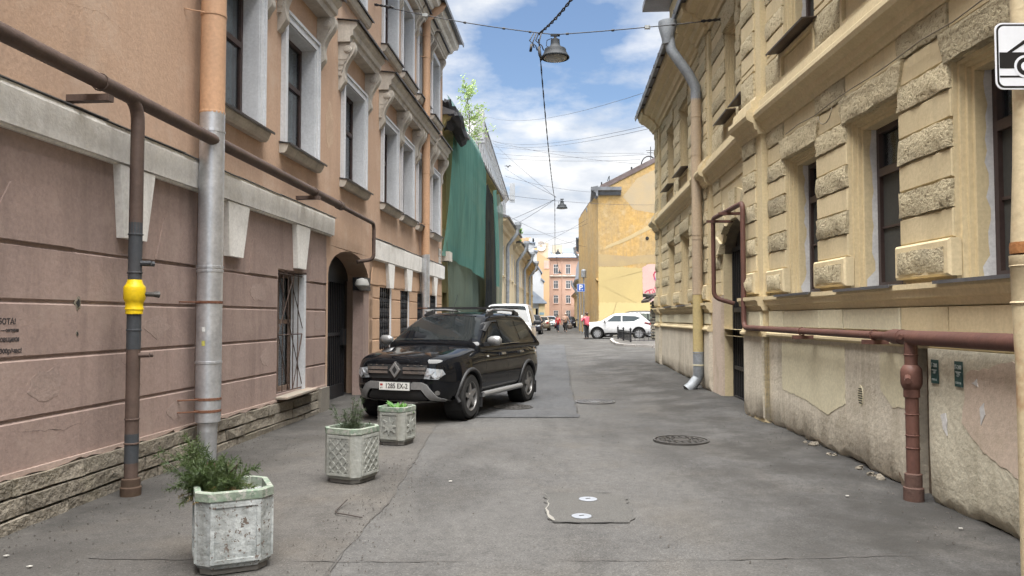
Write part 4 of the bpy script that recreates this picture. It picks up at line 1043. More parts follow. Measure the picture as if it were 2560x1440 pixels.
for i in range(11):
    s = r.uniform(6.65, 11.0); w = FN(s, .05 + r.uniform(0, .08), 0); z = gz(w.x, w.y); k = r.uniform(.02, .05)
    mb = MB(lambda x, y, zz: Vector((w.x + x, w.y + y, z + zz)))
    mb.lathe([(k, -.01), (k * 1.1, k * .3), (k * .6, k * .8)], 5, phase=r.random() * 6)
    for v in mb.v: v += Vector((r.uniform(-.01, .01), r.uniform(-.02, .02), r.uniform(-.006, .006)))
    mb.build('rubble_piece', M_STONE, B)
# vent grille and plates
v = MB(FN).ext([(7.49 + math.cos(t * PI / 10) * .055, .74 + math.sin(t * PI / 10) * .1) for t in range(20)], .028, .036).build('vent_grille', M_CREAM, B)
for k in range(7):
    z = .67 + k * .023; h = .045 * math.sqrt(max(.05, 1 - ((z - .74) / .1) ** 2)); MB(FN).box(7.49 - h, 7.49 + h, .034, .0385, z - .007, z + .004).build('slot', M_DARK, v)
M_GRN = flat('plate_green', (0.03, 0.075, 0.07), 0.6); M_LET = flat('plate_letters', (0.55, 0.6, 0.58), 0.6)
for s, z0, z1, t1, t2, lab in ((6.035, .985, 1.17, 'Г-200', '2,0', 'narrow green marker plate with white figures, the one nearer the riser pipe'), (5.71, .985, 1.175, 'П-200', '2,9', 'green marker plate with white figures, the one farther from the riser pipe')):
    t = empty('marker_plate', FN(s, .094, z0), 0, lab, 'marker plate', 'green marker plates on the plinth')
    MB(FN).box(s - .048, s + .048, .096, .104, z0, z1).build('plate', M_GRN, t)
    text(t1, .045, M_LET, t, FN, s, .1045, z1 - .045, -1, sx=.75); text(t2, .04, M_LET, t, FN, s, .1045, z0 + .09, -1, sx=.8)
    MB(FN).box(s - .035, s + .035, .104, .1055, z1 - .083, z1 - .077).build('rule', M_LET, t); text('ГАЗ 15', .022, M_LET, t, FN, s, .1045, z0 + .028, -1)
# loose cable at the string course
mb = MB(FN); mb.tube([(9.3 - .45 * k, .085 + .01 * (k % 2), 3.765 + .012 * math.sin(k * 2.1)) for k in range(11)], .006, 5)
mb.tube([(8.1 + .18 * math.cos(t * PI / 7), .09, 3.72 - .13 * math.sin(t * PI / 7)) for t in range(8)], .005, 5)
tag(mb.build('loose_cable', flat('cable_tan', (0.2, 0.17, 0.12), .7), smooth=True), 'thin loose cable looped under the string course of the yellow wall', 'cable')
# ---- far wing
NB = -0.09
FC = [(16.75, 17.9), (18.9, 20.0)]; BAYW = [(12.15, 12.95), (11.2, 11.8)]
DOOR = (11.3, 13.3)
mb = MB(FF)
facade(mb, 11.0, 22.15, 1.3, 7.0, [(a, b, 1.80, 3.45, .32) for a, b in FC] + [(a, b, 4.86, 6.42, .32) for a, b in FC + BAYW] + [(DOOR[0], DOOR[1], 1.2, 3.12, .2)], n=NB)
facade(mb, 11.0, 15.0, -.1, 1.3, [(DOOR[0], DOOR[1], -.2, 1.31, .2)], n=NB)
# arch haunches
ar = [((DOOR[0] + DOOR[1]) / 2 - math.cos(PI * k / 12) * 1.0, 2.62 + .5 * math.sin(PI * k / 12)) for k in range(13)]
mb.build('wall', M_Y, B, fix=False)
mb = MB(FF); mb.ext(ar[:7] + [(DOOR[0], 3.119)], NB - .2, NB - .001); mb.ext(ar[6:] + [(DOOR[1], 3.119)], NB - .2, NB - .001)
mb.build('arch_soffit', surf('dark_plaster', (.13, .105, .075), (.2, .165, .115), vs_=5, bump=.5), B)  # haunches and arch underside in plaster much darker than the wall
mb = MB(FF); mb.face((22.15, NB, -.1), (22.15, -9, -.1), (22.15, -9, 7.4), (22.15, NB, 7.4)); mb.build('end_wall', M_Y, B, fix=False)
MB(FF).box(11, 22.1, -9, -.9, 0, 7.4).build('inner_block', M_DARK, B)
mb = MB(FF); mb.face((10.9, -.9, 7.0), (22.15, -.9, 7.0), (22.15, -.1, 7.0), (10.9, -.1, 7.0)); mb.build('wall_head', M_Y, B, fix=False)
for i, (a, b) in enumerate(FC):
    ywindow(FF, a, b, 1.80, 3.45, NB, i + 31, False, False); ywindow(FF, a, b, 4.86, 6.42, NB, i + 41, True, False)
    lintel(FF, a, b, NB, 3.46, 3.74); SEED[0] += 1; rough(FF, a - .12, b + .12, 6.43, 6.8, NB - .02, NB + .07, B, SEED[0], trap=.12, name='rough_lintel')
for i, (a, b) in enumerate(BAYW):
    ywindow(FF, a, b, 4.86, 6.42, NB, i + 51, True, False); SEED[0] += 1; rough(FF, a - .1, b + .1, 6.43, 6.85, NB - .02, NB + .07, B, SEED[0], trap=.1, name='rough_lintel')
pier(FF, 15.05, 16.74, NB); pier(FF, 17.91, 18.89, NB); pier(FF, 20.01, 21.3, NB)
stack(FF, 11.82, 12.13, NB, RU); stack(FF, 12.97, 14.05, NB, RU)
stack(FF, 13.42, 14.05, NB, [(1.9, 2.13, 's')] + RL[:4])
for s0, s1 in ((14.1, 15.0), (21.35, 22.17)):
    MB(FF).box(s0, s1, NB - .1, -0.02, -.1, 6.9).build('pilaster', M_YJ, B)
    base_panel(FF, s0 + .1, s1, -.02); stack(FF, s0 + .2, s1, -.02, RL + RT + RU)
    moulds(FF, s0 - .03, s1 + .03, -.015, 'psS'); moulds(FF, s0 - .05, s1 + .05, -.02, 'c')
    MB(FF).cbox(s0 + .03, s1, -.03, .02, 1.385, 1.59, .01).build('frieze_block', M_CREAM, B); plinth(FF, s0 - .02, s1 + .02, .03, M_PLI, int(s0))
moulds(FF, 15.03, 21.32, NB, 'ps'); moulds(FF, 11.07, 21.32, NB, 'S'); moulds(FF, 11.0, 22.4, NB, 'c')
for a, b in ((15.05, 16.7), (16.7, 18.0), (18.0, 18.8), (18.8, 20.1), (20.1, 21.3)): MB(FF).cbox(a + .015, b - .015, NB - .03, NB + .045, 1.385, 1.59, .008).build('frieze_block', M_CREAM, B)
plinth(FF, 15.0, 21.36, NB + .04, M_PLI, 7)
MB(FF).box(13.32, 14.1, NB - .3, NB + .05, -.1, 1.88).build('door_pier', M_PINKP, B)
MB(FF).box(13.302, 13.36, NB - .2, NB + .03, -.1, 1.9).build('door_jamb', M_PINKP, B)
# voussoirs
c0 = (DOOR[0] + DOOR[1]) / 2
for k in range(9):
    t0, t1 = PI * k / 9, PI * (k + 1) / 9; SEED[0] += 1
    poly = [(c0 - math.cos(t) * q[0], 2.62 + math.sin(t) * q[1]) for q, t in (((1.0, .5), t0), ((1.0, .5), t1), ((1.34, .98), t1), ((1.34, .98), t0))]
    mb = MB(FF).ext(poly, NB - .02, NB + (.09 if k % 2 == 0 else .05)); rr = random.Random(k)
    for v in mb.v[4:]: v += FF.nv * rr.uniform(-.02, .01)
    mb.build('voussoir', M_YR if k % 2 == 0 else M_Y, B)
stack(FF, 13.42, 14.05, NB, [(3.07, 3.53, 's')] + RT); stack(FF, 11.1, 13.4, NB, [(3.76, 4.0, 's')])
# door
dr = empty('iron_door', FF(12.3, NB - .36, 0), math.atan2(1, .065), 'dark iron bar door under the rough stone arch of the yellow building', 'door')
mb = MB(FF); frame4(mb, 11.31, 13.29, .1, 2.72, .07, NB - .2, NB - .14); mb.box(11.4, 13.2, NB - .195, NB - .145, 1.6, 1.68); mb.box(11.4, 13.2, NB - .195, NB - .145, .62, .68); mb.box(12.27, 12.34, NB - .2, NB - .135, .16, 2.66); mb.build('door_frame', M_BLACKIRON, dr)
for k in range(14):
    s = 11.47 + k * .13; MB(FF).box(s - .012, s + .012, NB - .185, NB - .16, .16, 2.66).build('bar', M_BLACKIRON, dr)
MB(FF).box(11.4, 13.2, NB - .23, NB - .205, .05, 3.12).build('backing_sheet', surf('door_sheet', (0.03, 0.028, 0.027), (0.05, 0.045, 0.04), rough=.5), dr)
# ---- roof and raised storey
mb = MB(FF); mb.sweep([(NB - .1, 7.47), (.52, 7.43), (.52, 7.36), (.54, 7.36), (.56, 7.46), (-4, 9.6), (-9, 7.4)], 11, 22.45).build('roof', M_FLASHG, B)
for k in range(14):
    s = 11.3 + k * .8; MB(FF).ext([(s, 7.4), (s + .03, 7.4), (s + .03, 7.475), (s, 7.475)], .3, .568).build('roof_seam', M_FLASH, B)
mb = MB(FF); mb.box(13, 20, -4, -.15, 7.4, 9.75).build('upper_storey', M_Y, B)
MB(FF).box(12.9, 20.2, -4.2, .55, 9.75, 9.9).build('upper_eave', M_FLASHG, B)
MB(FN).box(-5, 11, -9, .45, 7.45, 7.6).build('roof', M_FLASHG, B)
# ---- drainpipe
M_DPY = surf('pipe_beige', (0.4, 0.31, 0.215), (0.36, 0.28, 0.2), rough=.6, bump=.08, streak=(.28, .24, .19), streak_amt=.4)
M_DPY2 = surf('pipe_yellow', (0.46, 0.36, 0.17), (0.4, 0.32, 0.16), rough=.6, bump=.08)
M_GALVD = surf('galvanised_dull', (0.3, 0.32, 0.34), (0.22, 0.235, 0.25), vs_=5, rough=.65, metal=.25, bump=.08)
d3 = downpipe('drainpipe', FF, 14.62, .13, [([(0, 0, 5.75), (0, 0, 1.95)], M_DPY), ([(0, .001, 1.97), (0, .001, .82)], M_DPY2), ([(0, 0, .84), (0, 0, .42), (.02, .02, .34), (-.05, .14, .2), (-.08, .24, .13)], M_GALVD),
     ([(.02, .52, 7.15), (.02, .47, 6.75), (.0, .14, 6.25), (0, 0, 5.98), (0, 0, 5.72)], M_GALVD)], 'drainpipe with a grey funnel on the yellow building', .1,
     [(5.4, M_DPY, 0), (4.65, M_DPY, 0), (3.1, M_DPY, 0), (3.02, M_DPY, 0), (1.96, M_DPY, 0), (.84, M_GALVD, 0), (.6, M_CREAM, 0)])
q3 = FF(14.64, .66, 0); MB(lambda x, y, z: q3 + Vector((x, y, z))).lathe([(.1, 6.85), (.12, 6.98), (.18, 7.2), (.18, 7.3), (.165, 7.3), (.1, 7.05)], 18).build('funnel', M_GALVD, d3, auto=40)
# ---- red-brown gas pipe
M_RED = surf('pipe_red_brown', (0.12, 0.057, 0.043), (0.095, 0.047, 0.037), vs_=3, rough=.55, bump=.2, bscale=30, streak=(.1, .045, .04), streak_amt=.4)
gr = empty('gas_pipe', FN(6.2, .16, 0), 0, 'red-brown gas pipe along the yellow wall, over the door and down a riser', 'gas pipe')
MB(FN).tube([(-4, .2, 1.345), (6.1, .2, 1.34), (6.4, .2, 1.342)], .06, 14).build('main_pipe', M_RED, gr, auto=40)
MB(FN).tube([(6.33, .2, 1.342), (6.46, .2, 1.343), (6.6, .2, 1.344)], [.064, .064, .04], 14).build('reducer', M_RED, gr, auto=40)
def W(fr, *p): return fr(*p)
path = [W(FN, 6.58, .2, 1.344), W(FN, 8.5, .2, 1.352)] + [FN(*p) for p in bend((9, .2, 1.36), (10.72, .2, 1.365), (10.72, .2, 2), .12)] + [FN(*p) for p in bend((10.72, .2, 2), (10.72, .2, 3.13), (11.4, .2, 3.14), .1)]
path2 = [FF(*p) for p in bend((11.4, .2, 3.14), (12.72, .2, 3.17), (12.72, .2, 2.4), .1)] + [FF(*p) for p in bend((12.72, .2, 2.4), (12.72, .2, 1.84), (12.66, -.05, 1.76), .12)] + [FF(12.64, -.12, 1.74)]
MB().tube([Vector(p) for p in path + path2], .037, 12).build('branch_pipe', M_RED, gr, auto=40)
q = FN(6.2, .2, 0); LR = lambda x, y, z: q + Vector((x, y, z))
MB(LR).lathe([(.05, 1.33), (.05, 1.12), (.058, 1.115), (.077, 1.09), (.082, 1.06), (.082, .97), (.068, .93), (.062, .925), (.062, .86), (.051, .85), (.051, .25)], 16).build('riser', M_RED, gr, auto=35)
MB(LR).lathe([(.076, -.02), (.078, .13), (.066, .14), (.066, .24), (.051, .25)], 16).build('ground_collar', surf('collar_rust', (.12, .06, .045), (.08, .05, .04), bump=.4), gr, auto=35)
for z in (1.2, .72, .55, .45): MB(LR).lathe([(.0515, z - .006), (.056, z - .003), (.056, z + .003), (.0515, z + .006)], 14, cap=False).build('weld_ring', M_RED, gr)
MB(FN).tube([(6.18, .24, 1.03), (6.06, .3, 1.0)], .025, 8).build('valve_spindle', M_RED, gr)
MB(FN).tube([(6.23, .25, 1.35), (6.21, .28, 1.345)], .022, 8).build('plug', M_RED, gr)
for s in (8.55, 6.83):
    mb = MB(FN); mb.box(s - .035, s + .035, 0.0, .3, 1.265, 1.305)
    mb.tube([(s, .2 + math.cos(t * PI / 6) * .044, 1.35 + math.sin(t * PI / 6) * .044) for t in range(13)], .006, 5); mb.build('bracket', M_RED, gr)
for s in (11.6, 12.55): MB(FF).box(s - .03, s + .03, NB, .34, 3.08, 3.12).build('bracket', M_RED, gr)
# ================================================================== sign post at the right edge
M_POST = surf('post_cream', (.5, .41, .26), (.44, .36, .23), rough=.6, bump=.2, spots=(.22, .08, .03), spot_lo=.68, stain=(.28, .11, .04), stain_amt=.7)
sp = empty('sign_post', (2.72, 4.0, 0), 0, 'cream painted steel post with rust at the right edge of the picture', 'post')
LP = lambda x, y, z: Vector((2.72 + x, 4.0 + y, z))
MB(LP).lathe([(.05, 3.3), (.05, 2.6), (.058, 2.3), (.075, 1.9)], 20).build('post_shaft', M_POST, sp, auto=40)
MB(LP).lathe([(.078, 1.9), (.082, 1.88), (.08, 1.84)], 20).build('post_collar', surf('post_rust', (.2, .075, .025), (.3, .14, .05), bump=.4, vs_=9), sp, auto=40)
MB(LP).lathe([(.084, 1.83), (.084, 1.78), (.08, 1.775), (.076, 1.55), (.066, 1.2), (.066, 0)], 20).build('post_base', M_POST, sp, auto=40)
for z in (1.775, 1.58): MB(LP).lathe([(.081, z - .008), (.086, z), (.081, z + .008)], 20, cap=False).build('post_band', M_POST, sp)
sg = empty('tow_sign', (2.85, 3.9, 2.67), 0, 'white tow-away plate with black truck symbol, cut by the right edge', 'road sign')
FS = lambda s, n, z: Vector((2.522 + s, 3.92 - n, 2.69 + z))
def rrect(x0, x1, z0, z1, r, k=5):
    out = []
    for cx, cz, a in ((x1 - r, z1 - r, 0), (x0 + r, z1 - r, PI / 2), (x0 + r, z0 + r, PI), (x1 - r, z0 + r, 1.5 * PI)):
        out += [(cx + math.cos(a + PI / 2 * i / k) * r, cz + math.sin(a + PI / 2 * i / k) * r) for i in range(k + 1)]
    return out
M_SW = flat('sign_white', (.72, .74, .78), .35, var=.05); M_SB = flat('sign_black', (.012, .012, .013), .4)
MB(FS).ext(rrect(0, .7, 0, .352, .04), 0, .004).build('plate', M_SW, sg)
MB(FS).ext(rrect(.008, .692, .008, .344, .036), .004, .0052).build('border', M_SB, sg); MB(FS).ext(rrect(.018, .682, .018, .334, .03), .005, .0064).build('face', M_SW, sg)
mb = MB(FS); mb.ext([(.02, .11), (.33, .11), (.33, .195), (.02, .195)], .006, .0074); mb.ext([(.06, .195), (.085, .195), (.22, .285), (.205, .3)], .006, .0074); mb.ext([(.33, .11), (.62, .11), (.62, .2), (.55, .28), (.42, .28), (.42, .195), (.33, .195)], .006, .0074); mb.ext([(.02, .062), (.66, .062), (.66, .072), (.02, .072)], .006, .0074); mb.build('truck_symbol', M_SB, sg)
for cx in (.155, .52):
    w = MB(FS).ext([(cx + math.cos(t * PI / 12) * .06, .12 + math.sin(t * PI / 12) * .06) for t in range(24)], .0074, .0086).build('wheel_ring', M_SW, sg)
    MB(FS).ext([(cx + math.cos(t * PI / 12) * .047, .12 + math.sin(t * PI / 12) * .047) for t in range(24)], .0085, .0096).build('wheel_symbol', M_SB, w); MB(FS).ext([(cx + math.cos(t * PI / 12) * .025, .12 + math.sin(t * PI / 12) * .025) for t in range(24)], .0095, .0105).build('wheel_hub', M_SW, w)
# ================================================================== netted ruin, left
N = empty('netted_building', FL(31, 0, 0), 0, 'olive plastered derelict building hidden behind green and black netting', 'building')
M_OLIVE = surf('plaster_olive', (.33, .27, .11), (.25, .205, .095), vs_=.8, rough=.92, bump=.3, streak=(.17, .14, .08), streak_amt=.6, stain=(.36, .31, .16), stain_amt=.6)
NOP = [(23.35 + 2.6 * k, 24.25 + 2.6 * k, 4.3, 6.2) for k in range(6)] + [(23.6 + 2.6 * k, 24.4 + 2.6 * k, 0.9, 2.3) for k in range(6)]
mb = MB(FL); facade(mb, 22.86, 39.6, 0, 7.6, NOP, n=-.12, depth=.25); mb.box(22.86, 39.6, -7, -.5, 0, 7.5); mb.build('wall', M_OLIVE, N, fix=False)
for a, b, c, d in NOP:
    w = MB(FL); frame4(w, a, b, c, d, .06, -.4, -.34); w.box((a + b) / 2 - .03, (a + b) / 2 + .03, -.4, -.34, c + .06, d - .06); w = w.build('window', M_SASH, N)
    MB(FL).box(a + .06, b - .06, -.39, -.38, c + .06, d - .06).build('pane', flat('dirty_dark_glass', (.03, .032, .03), .2), w)
MB(FL).sweep([(-.12, 7.3), (.05, 7.35), (.1, 7.5), (.3, 7.6), (.3, 7.68), (-.12, 7.75)], 22.86, 39.6).build('cornice', M_OLIVE, N)
MB(FL).sweep([(.36, 7.66), (.38, 7.74), (-3.4, 9.3), (-7, 7.6)], 22.8, 39.65).build('roof', M_FLASHG, N)
MB(FL).box(22.86, 23.4, -.1, .22, 3.22, 3.5).build('string_course', M_STUCCO, N)
def lump(pts, r0, seed, mat, name, parent, seg=9):
    r = random.Random(seed); mb = MB(FL); mb.tube(pts, [r0 * r.uniform(.75, 1.25) for _ in pts], seg)
    for v in mb.v: v += Vector((r.uniform(-.05, .05), r.uniform(-.05, .05), r.uniform(-.05, .05)))
    return mb.build(name, mat, parent)
M_FELT = surf('roofing_felt', (.03, .03, .033), (.05, .05, .055), rough=.7, bump=.4, bscale=12)
lump([(22.9 + .3 * k, .3 + .02 * k, 7.75 - .12 * k) for k in range(6)], .22, 3, M_FELT, 'roofing_felt', N)
lump([(22.85 + .12 * k, .12, 8.1 - .2 * k) for k in range(5)], .14, 4, M_FELT, 'roofing_felt', N)
def net(name, s0, s1, zt, zb, n0, n1, folds, mat, label, seed, cuts=0.0, sh=0.0, nx=44, nz=18, hug=False):
    """hanging scaffold net: sheet with vertical folds; zt/zb tables of s"""
    r = random.Random(seed); mb = MB(FL); ph = [r.uniform(0, 6.3) for _ in range(4)]; g = []
    for j in range(nz + 1):
        v = j / nz; row = []
        for i in range(nx + 1):
            u = i / nx; s = lerp(s0, s1, u) + sh * (1 - v) * (1 - (.8 * u if hug else 0))
            z = lerp(interp(zb, s), interp(zt, s), v) + (r.uniform(-cuts, cuts) if j == 0 else 0)
            w = math.sin(u * folds * 6.28 + ph[0]) * .045 + math.sin(u * folds * 2.3 * 6.28 + ph[1] + v) * .012 + math.sin(u * 9 + v * 1.5 + ph[2]) * .04
            n = (lerp(n1, n0, v) if not hug else lerp(lerp(.04, n1, clamp(u * 1.8)), lerp(.1, n0, clamp(u * 3)), v)) + w * (0.35 + .65 * (1 - v)) + .05 * math.sin(v * PI)
            row.append(mb.P(s + .04 * math.sin(v * 7 + u * 20), n, z))
        g.append(row)
    for j in range(nz):
        for i in range(nx): mb.f.append([g[j][i], g[j][i + 1], g[j + 1][i + 1], g[j + 1][i]])
    return tag(mb.build(name, mat, smooth=True, fix=False), label, 'netting', 'construction netting on the derelict facade')
M_NETG = net_mat('net_green', (.15, .32, .275), (.11, .26, .225), .24)
M_NETD = net_mat('net_grey_green', (.2, .255, .215), (.155, .205, .175), .28)
M_NETB = net_mat('net_black', (.03, .033, .036), (.045, .048, .05), .1)
net('green_netting', 24.3, 30.9, [(22.5, 7.45), (25, 7.85), (29, 7.8), (30.3, 7.5)], [(22.5, 3.35), (26, 3.25), (30, 3.0)], .42, .36, 2.6, M_NETG, 'bright green net hanging from the eaves of the derelict building', 2, .015, -1.75, hug=True)
net('green_netting', 22.9, 24.6, [(22.9, 8.3), (24.6, 7.95)], [(22.9, 7.6), (24.6, 7.55)], .1, .5, .8, M_NETG, 'scrap of green net caught on the roof edge next to the peach building', 7, .05, 0, 12, 6)
net('grey_netting', 22.9, 32.5, [(22.9, 3.85), (30.5, 3.6)], [(22, -.02), (31, .1)], .12, .1, 4, M_NETD, 'faded grey-green net over the ground floor of the derelict building', 4, 0.0, 0, 40, 12)
net('black_netting', 30.4, 33.4, [(30, 6.5), (31.5, 7.1), (33.5, 6.8)], [(30, 1.3), (33.5, 1.55)], .4, .5, 1.6, M_NETB, 'black net strip hanging beside the big green net', 5, .1, -.2, 24, 16)
net('green_netting', 33.3, 35.2, [(33, 7.0), (35.4, 7.5)], [(33, 3.1), (35.4, 2.9)], .4, .5, 1.2, M_NETG, 'narrow green net strip right of the black strip', 8, .1, -.2, 16, 14)
net('grey_netting', 34.0, 38.0, [(33, 5.2), (35, 7.2), (36.2, 7.4), (38, 7.1)], [(33, .2), (38, .6)], .42, .35, 2.2, M_NETD, 'faded green net at the far end of the derelict building', 6, .12, -.1, 24, 16)
net('grey_netting', 31.6, 34.2, [(31, 3.0), (34.5, 3.3)], [(31, .1), (35, .1)], .3, .25, 1.6, M_NETD, 'short grey-green net below the black strip', 16, .08, 0, 20, 10)

# ================================================================== generic far house
def house(name, fr, s0, s1, z1, depth, mat, label, rows, cornice=.35, roofm=None, trim=None, roof_h=1.5, sash=None, pane=None, fix_z=0.0, arch=False, wn=-.015):
    t = empty(name, fr((s0 + s1) / 2, 0, 0), 0, label, 'building')
    trim = trim or mat; ops = []
    for z0, zt, w, cols in rows: ops += [(c - w / 2, c + w / 2, z0, zt) for c in cols]
    mb = MB(fr); facade(mb, s0, s1, fix_z, z1, ops, depth=.06)
    mb.face((s0, 0, fix_z), (s0, -depth, fix_z), (s0, -depth, z1), (s0, 0, z1)); mb.face((s1, 0, fix_z), (s1, -depth, fix_z), (s1, -depth, z1), (s1, 0, z1)); mb.face((s0, -depth, fix_z), (s1, -depth, fix_z), (s1, -depth, z1), (s0, -depth, z1))
    mb.build('wall', mat, t, fix=False)
    for a, b, c, d in ops:
        w = MB(fr); k = min(.07, (b - a) * .1); frame4(w, a, b, c, d, k, wn - .04, wn); m_ = (a + b) / 2; w.box(m_ - k * .5, m_ + k * .5, wn - .04, wn, c + k, d - k); zt = lerp(c, d, .66); w.box(a + k, m_ - k * .5, wn - .04, wn, zt, zt + k); w.box(m_ + k * .5, b - k, wn - .04, wn, zt, zt + k)
        w = w.build('window', sash or M_SASH, t)
        MB(fr).box(a, b, wn - .05, wn - .03, c, d).build('pane', pane or flat('far_glass', (.07, .08, .09), .12), w)
        MB(fr).box(a - .08, b + .08, 0.0, .1, c - .1, c - .02).build('window_sill', trim, t)
    if cornice:
        MB(fr).sweep([(0, z1 - .45), (cornice * .3, z1 - .4), (cornice * .4, z1 - .2), (cornice * .9, z1 - .12), (cornice, z1), (0, z1 + .02)], s0, s1).build('cornice', trim, t)
    MB(fr).sweep([(cornice + .1, z1 + .01), (cornice + .12, z1 + .08), (-depth * .5, z1 + roof_h), (-depth - .1, z1 + .03)], s0 - .05, s1 + .05).build('roof', roofm or M_FLASHG, t)
    return t
M_CRM = surf('plaster_cream', (.6, .5, .33), (.54, .44, .28), vs_=.7, rough=.9, bump=.15, streak=(.42, .35, .24), streak_amt=.45, stain=(.6, .53, .4), stain_amt=.5)
M_CRM2 = surf('plaster_cream_pale', (.62, .53, .37), (.56, .47, .32), vs_=.7, rough=.9, bump=.15, streak=(.45, .38, .28), streak_amt=.4)
M_CRM3 = surf('plaster_straw', (.56, .46, .27), (.5, .4, .23), vs_=.7, rough=.9, bump=.15, streak=(.4, .33, .22), streak_amt=.4)
def rng(a, b, n): return [lerp(a, b, i / (n - 1)) for i in range(n)]
M_SASHW = flat('window_white', (.6, .6, .6), .5)
house('cream_house', FL, 39.7, 50.2, 6.75, 4.2, M_CRM, 'cream two-storey house right after the netted building', [(3.9, 5.6, .8, rng(40.9, 49.2, 5)), (.9, 2.3, .7, rng(40.6, 49.4, 7))], .5, roof_h=.9, sash=M_SASHW)
house('cream_house', FL, 50.3, 62.5, 6.45, 4.2, M_CRM2, 'pale cream house with a recessed panel, second after the netted building', [(3.8, 5.5, .8, rng(51.5, 61.5, 6)), (.9, 2.2, .8, rng(51.5, 61.5, 6))], .5, roof_h=.9, sash=M_SASHW)
house('cream_house', FL, 62.6, 74.5, 6.2, 4.0, M_CRM3, 'straw coloured low house farthest in the row of cream houses', [(3.7, 5.3, .8, rng(63.8, 73.5, 6)), (.9, 2.2, .8, rng(63.8, 73.5, 6))], .5, roof_h=.9, sash=M_SASHW)
for i, (s, z, lab) in enumerate(((43.8, 6.7, 'grey drainpipe with bent neck on the nearest cream house'), (51.6, 6.4, 'grey drainpipe where the first two cream houses meet'), (59.5, 6.35, 'grey drainpipe at the middle of the pale cream house'), (66.5, 6.15, 'grey drainpipe on the straw coloured house'))):
    d = downpipe('drainpipe', FL, s, .17, [([(0, .62, z + .1), (0, .55, z - .35), (0, .05, z - 1.0), (0, 0, z - 1.2), (0, 0, 2.0)], M_GALVD), ([(0, 0, 2.02), (0, 0, .3)], M_DPY)], lab, .11, [(4.2, M_GALVD, 0), (3.0, M_GALVD, 0)], seg=10)
    q = FL(s, .78, 0); MB(lambda x, y, zz: q + Vector((x, y, zz))).lathe([(.12, z - .1), (.2, z + .15), (.2, z + .3), (.12, z + .3)], 10).build('funnel', M_GALVD, d)

# tall pale block behind the row
FT = Fr((-3.3, 72), (.046, 1), 1, s0=72)
M_TALL = surf('concrete_pale', (.66, .66, .65), (.6, .6, .59), vs_=.4, rough=.85, bump=.05, streak=(.38, .38, .38), streak_amt=.4)
T = house('office_block', FT, 72, 122, 20.5, 18, M_TALL, 'tall pale grey block with rows of narrow windows behind the low houses', [(z, z + 1.5, .9, rng(73.5, 120.5, 20)) for z in (12.6, 15.2, 17.6)], .5, roof_h=.5, pane=flat('blue_glass', (.1, .14, .2), .1))
MB(FT).box(71.9, 122, 0, .5, 14.4, 14.75).build('string_course', M_TALL, T); MB(FT).box(73, 100, -12, -.8, 20.6, 21.6).build('roof_storey', surf('slate_grey', (.3, .33, .38)), T)
FT2 = Fr((-3.3, 71.95), (-1, 0), 1)
for k in range(4):
    w = MB(FT2).box(.5 + k * 1.0, .9 + k * 1.0, .01, .06, 9.5, 17.5).build('window_strip', flat('blue_glass', (.1, .14, .2), .1), T)
for (x, y, z0, z1, lab) in ((-3.0, 70.9, 18.0, 21.2, 'white square mast at the near corner of the tall grey block'), (.05, 114, 19, 21.8, 'small white mast toward the far end of the tall grey block')):
    tag(MB().box(x - .4, x + .4, y, y + .5, z0, z1).box(x - .3, x + .3, y - .06, y, z0 + .3, z1 - .2).build('roof_mast', flat('mast_grey', (.3, .31, .32), .7)), lab, 'mast')
# white stepped gable, gatehouse
M_WH = surf('plaster_grey_white', (.55, .56, .57), (.48, .49, .5), vs_=.5, rough=.9, bump=.05)
M_SLATE = surf('zinc_blue', (.24, .28, .34), (.3, .34, .4), rough=.5, metal=.2, bump=.05)
X0 = lambda px, Y: (px - 1280) / 1900.0 * Y
t = empty('white_gable_house', (3, 101, 0), 0, 'white house with a gable end stepping down to the street', 'building')
st = [(X0(1322, 100), 0), (X0(1359, 100), 0), (X0(1359, 100), 6.2), (X0(1353, 100), 6.6), (X0(1353, 100), 7.3), (X0(1346, 100), 8.2), (X0(1342, 100), 8.3), (X0(1342, 100), 10.2), (X0(1336, 100), 10.3), (X0(1336, 100), 11.3), (X0(1322, 100), 11.4)]
MB().ext(st, 100, 112).build('gable_wall', M_WH, t)
for a, b in (((1353, 7.3), (1346, 8.2)), ((1342, 10.2), (1336, 10.3)), ((1336, 11.3), (1322, 11.4)), ((1359, 6.2), (1353, 6.6))): MB().ext([(X0(a[0], 100) + .15, a[1] + .02), (X0(b[0], 100) - .05, b[1] + .02), (X0(b[0], 100) - .05, b[1] + .2), (X0(a[0], 100) + .15, a[1] + .2)], 99.8, 112.1).build('coping', M_SLATE, t)
for x in (1339, 1330): MB().box(X0(x, 100) - .35, X0(x, 100) + .35, 102, 103, 11.0, 12.2).build('chimney', M_WH, t)
t = empty('gatehouse', (3, 95, 0), 0, 'small yellow gatehouse with blue-grey zinc roof beside the white gable', 'building')
xa, xb = X0(1327, 94), X0(1362, 94)
MB().box(xb - .75, xb, 94, 96, 0, 3.3).build('pier', M_CRM3, t); MB().box(xa - 1, xb - .75, 94.2, 96, 2.7, 3.3).build('lintel', M_WH, t); MB().box(xa - 1, xb - .8, 95.6, 96, 0, 2.7).build('door_recess', M_DARK, t)
MB().box(xa + .1, xa + .6, 94.1, 94.4, 0, 2.7).build('pier', M_CRM3, t)
MB().ext([(xa - 1, 3.3), (xb + .25, 3.3), (xb + .25, 3.45), (xa + .1, 5.0), (xa - 1, 5.1)], 93.7, 98.5).build('roof', M_SLATE, t)
MB().box(xb - .65, xb - .1, 93.97, 93.99, 1.9, 2.2).build('name_plate', flat('plate_blue', (.2, .3, .35), .5), t)
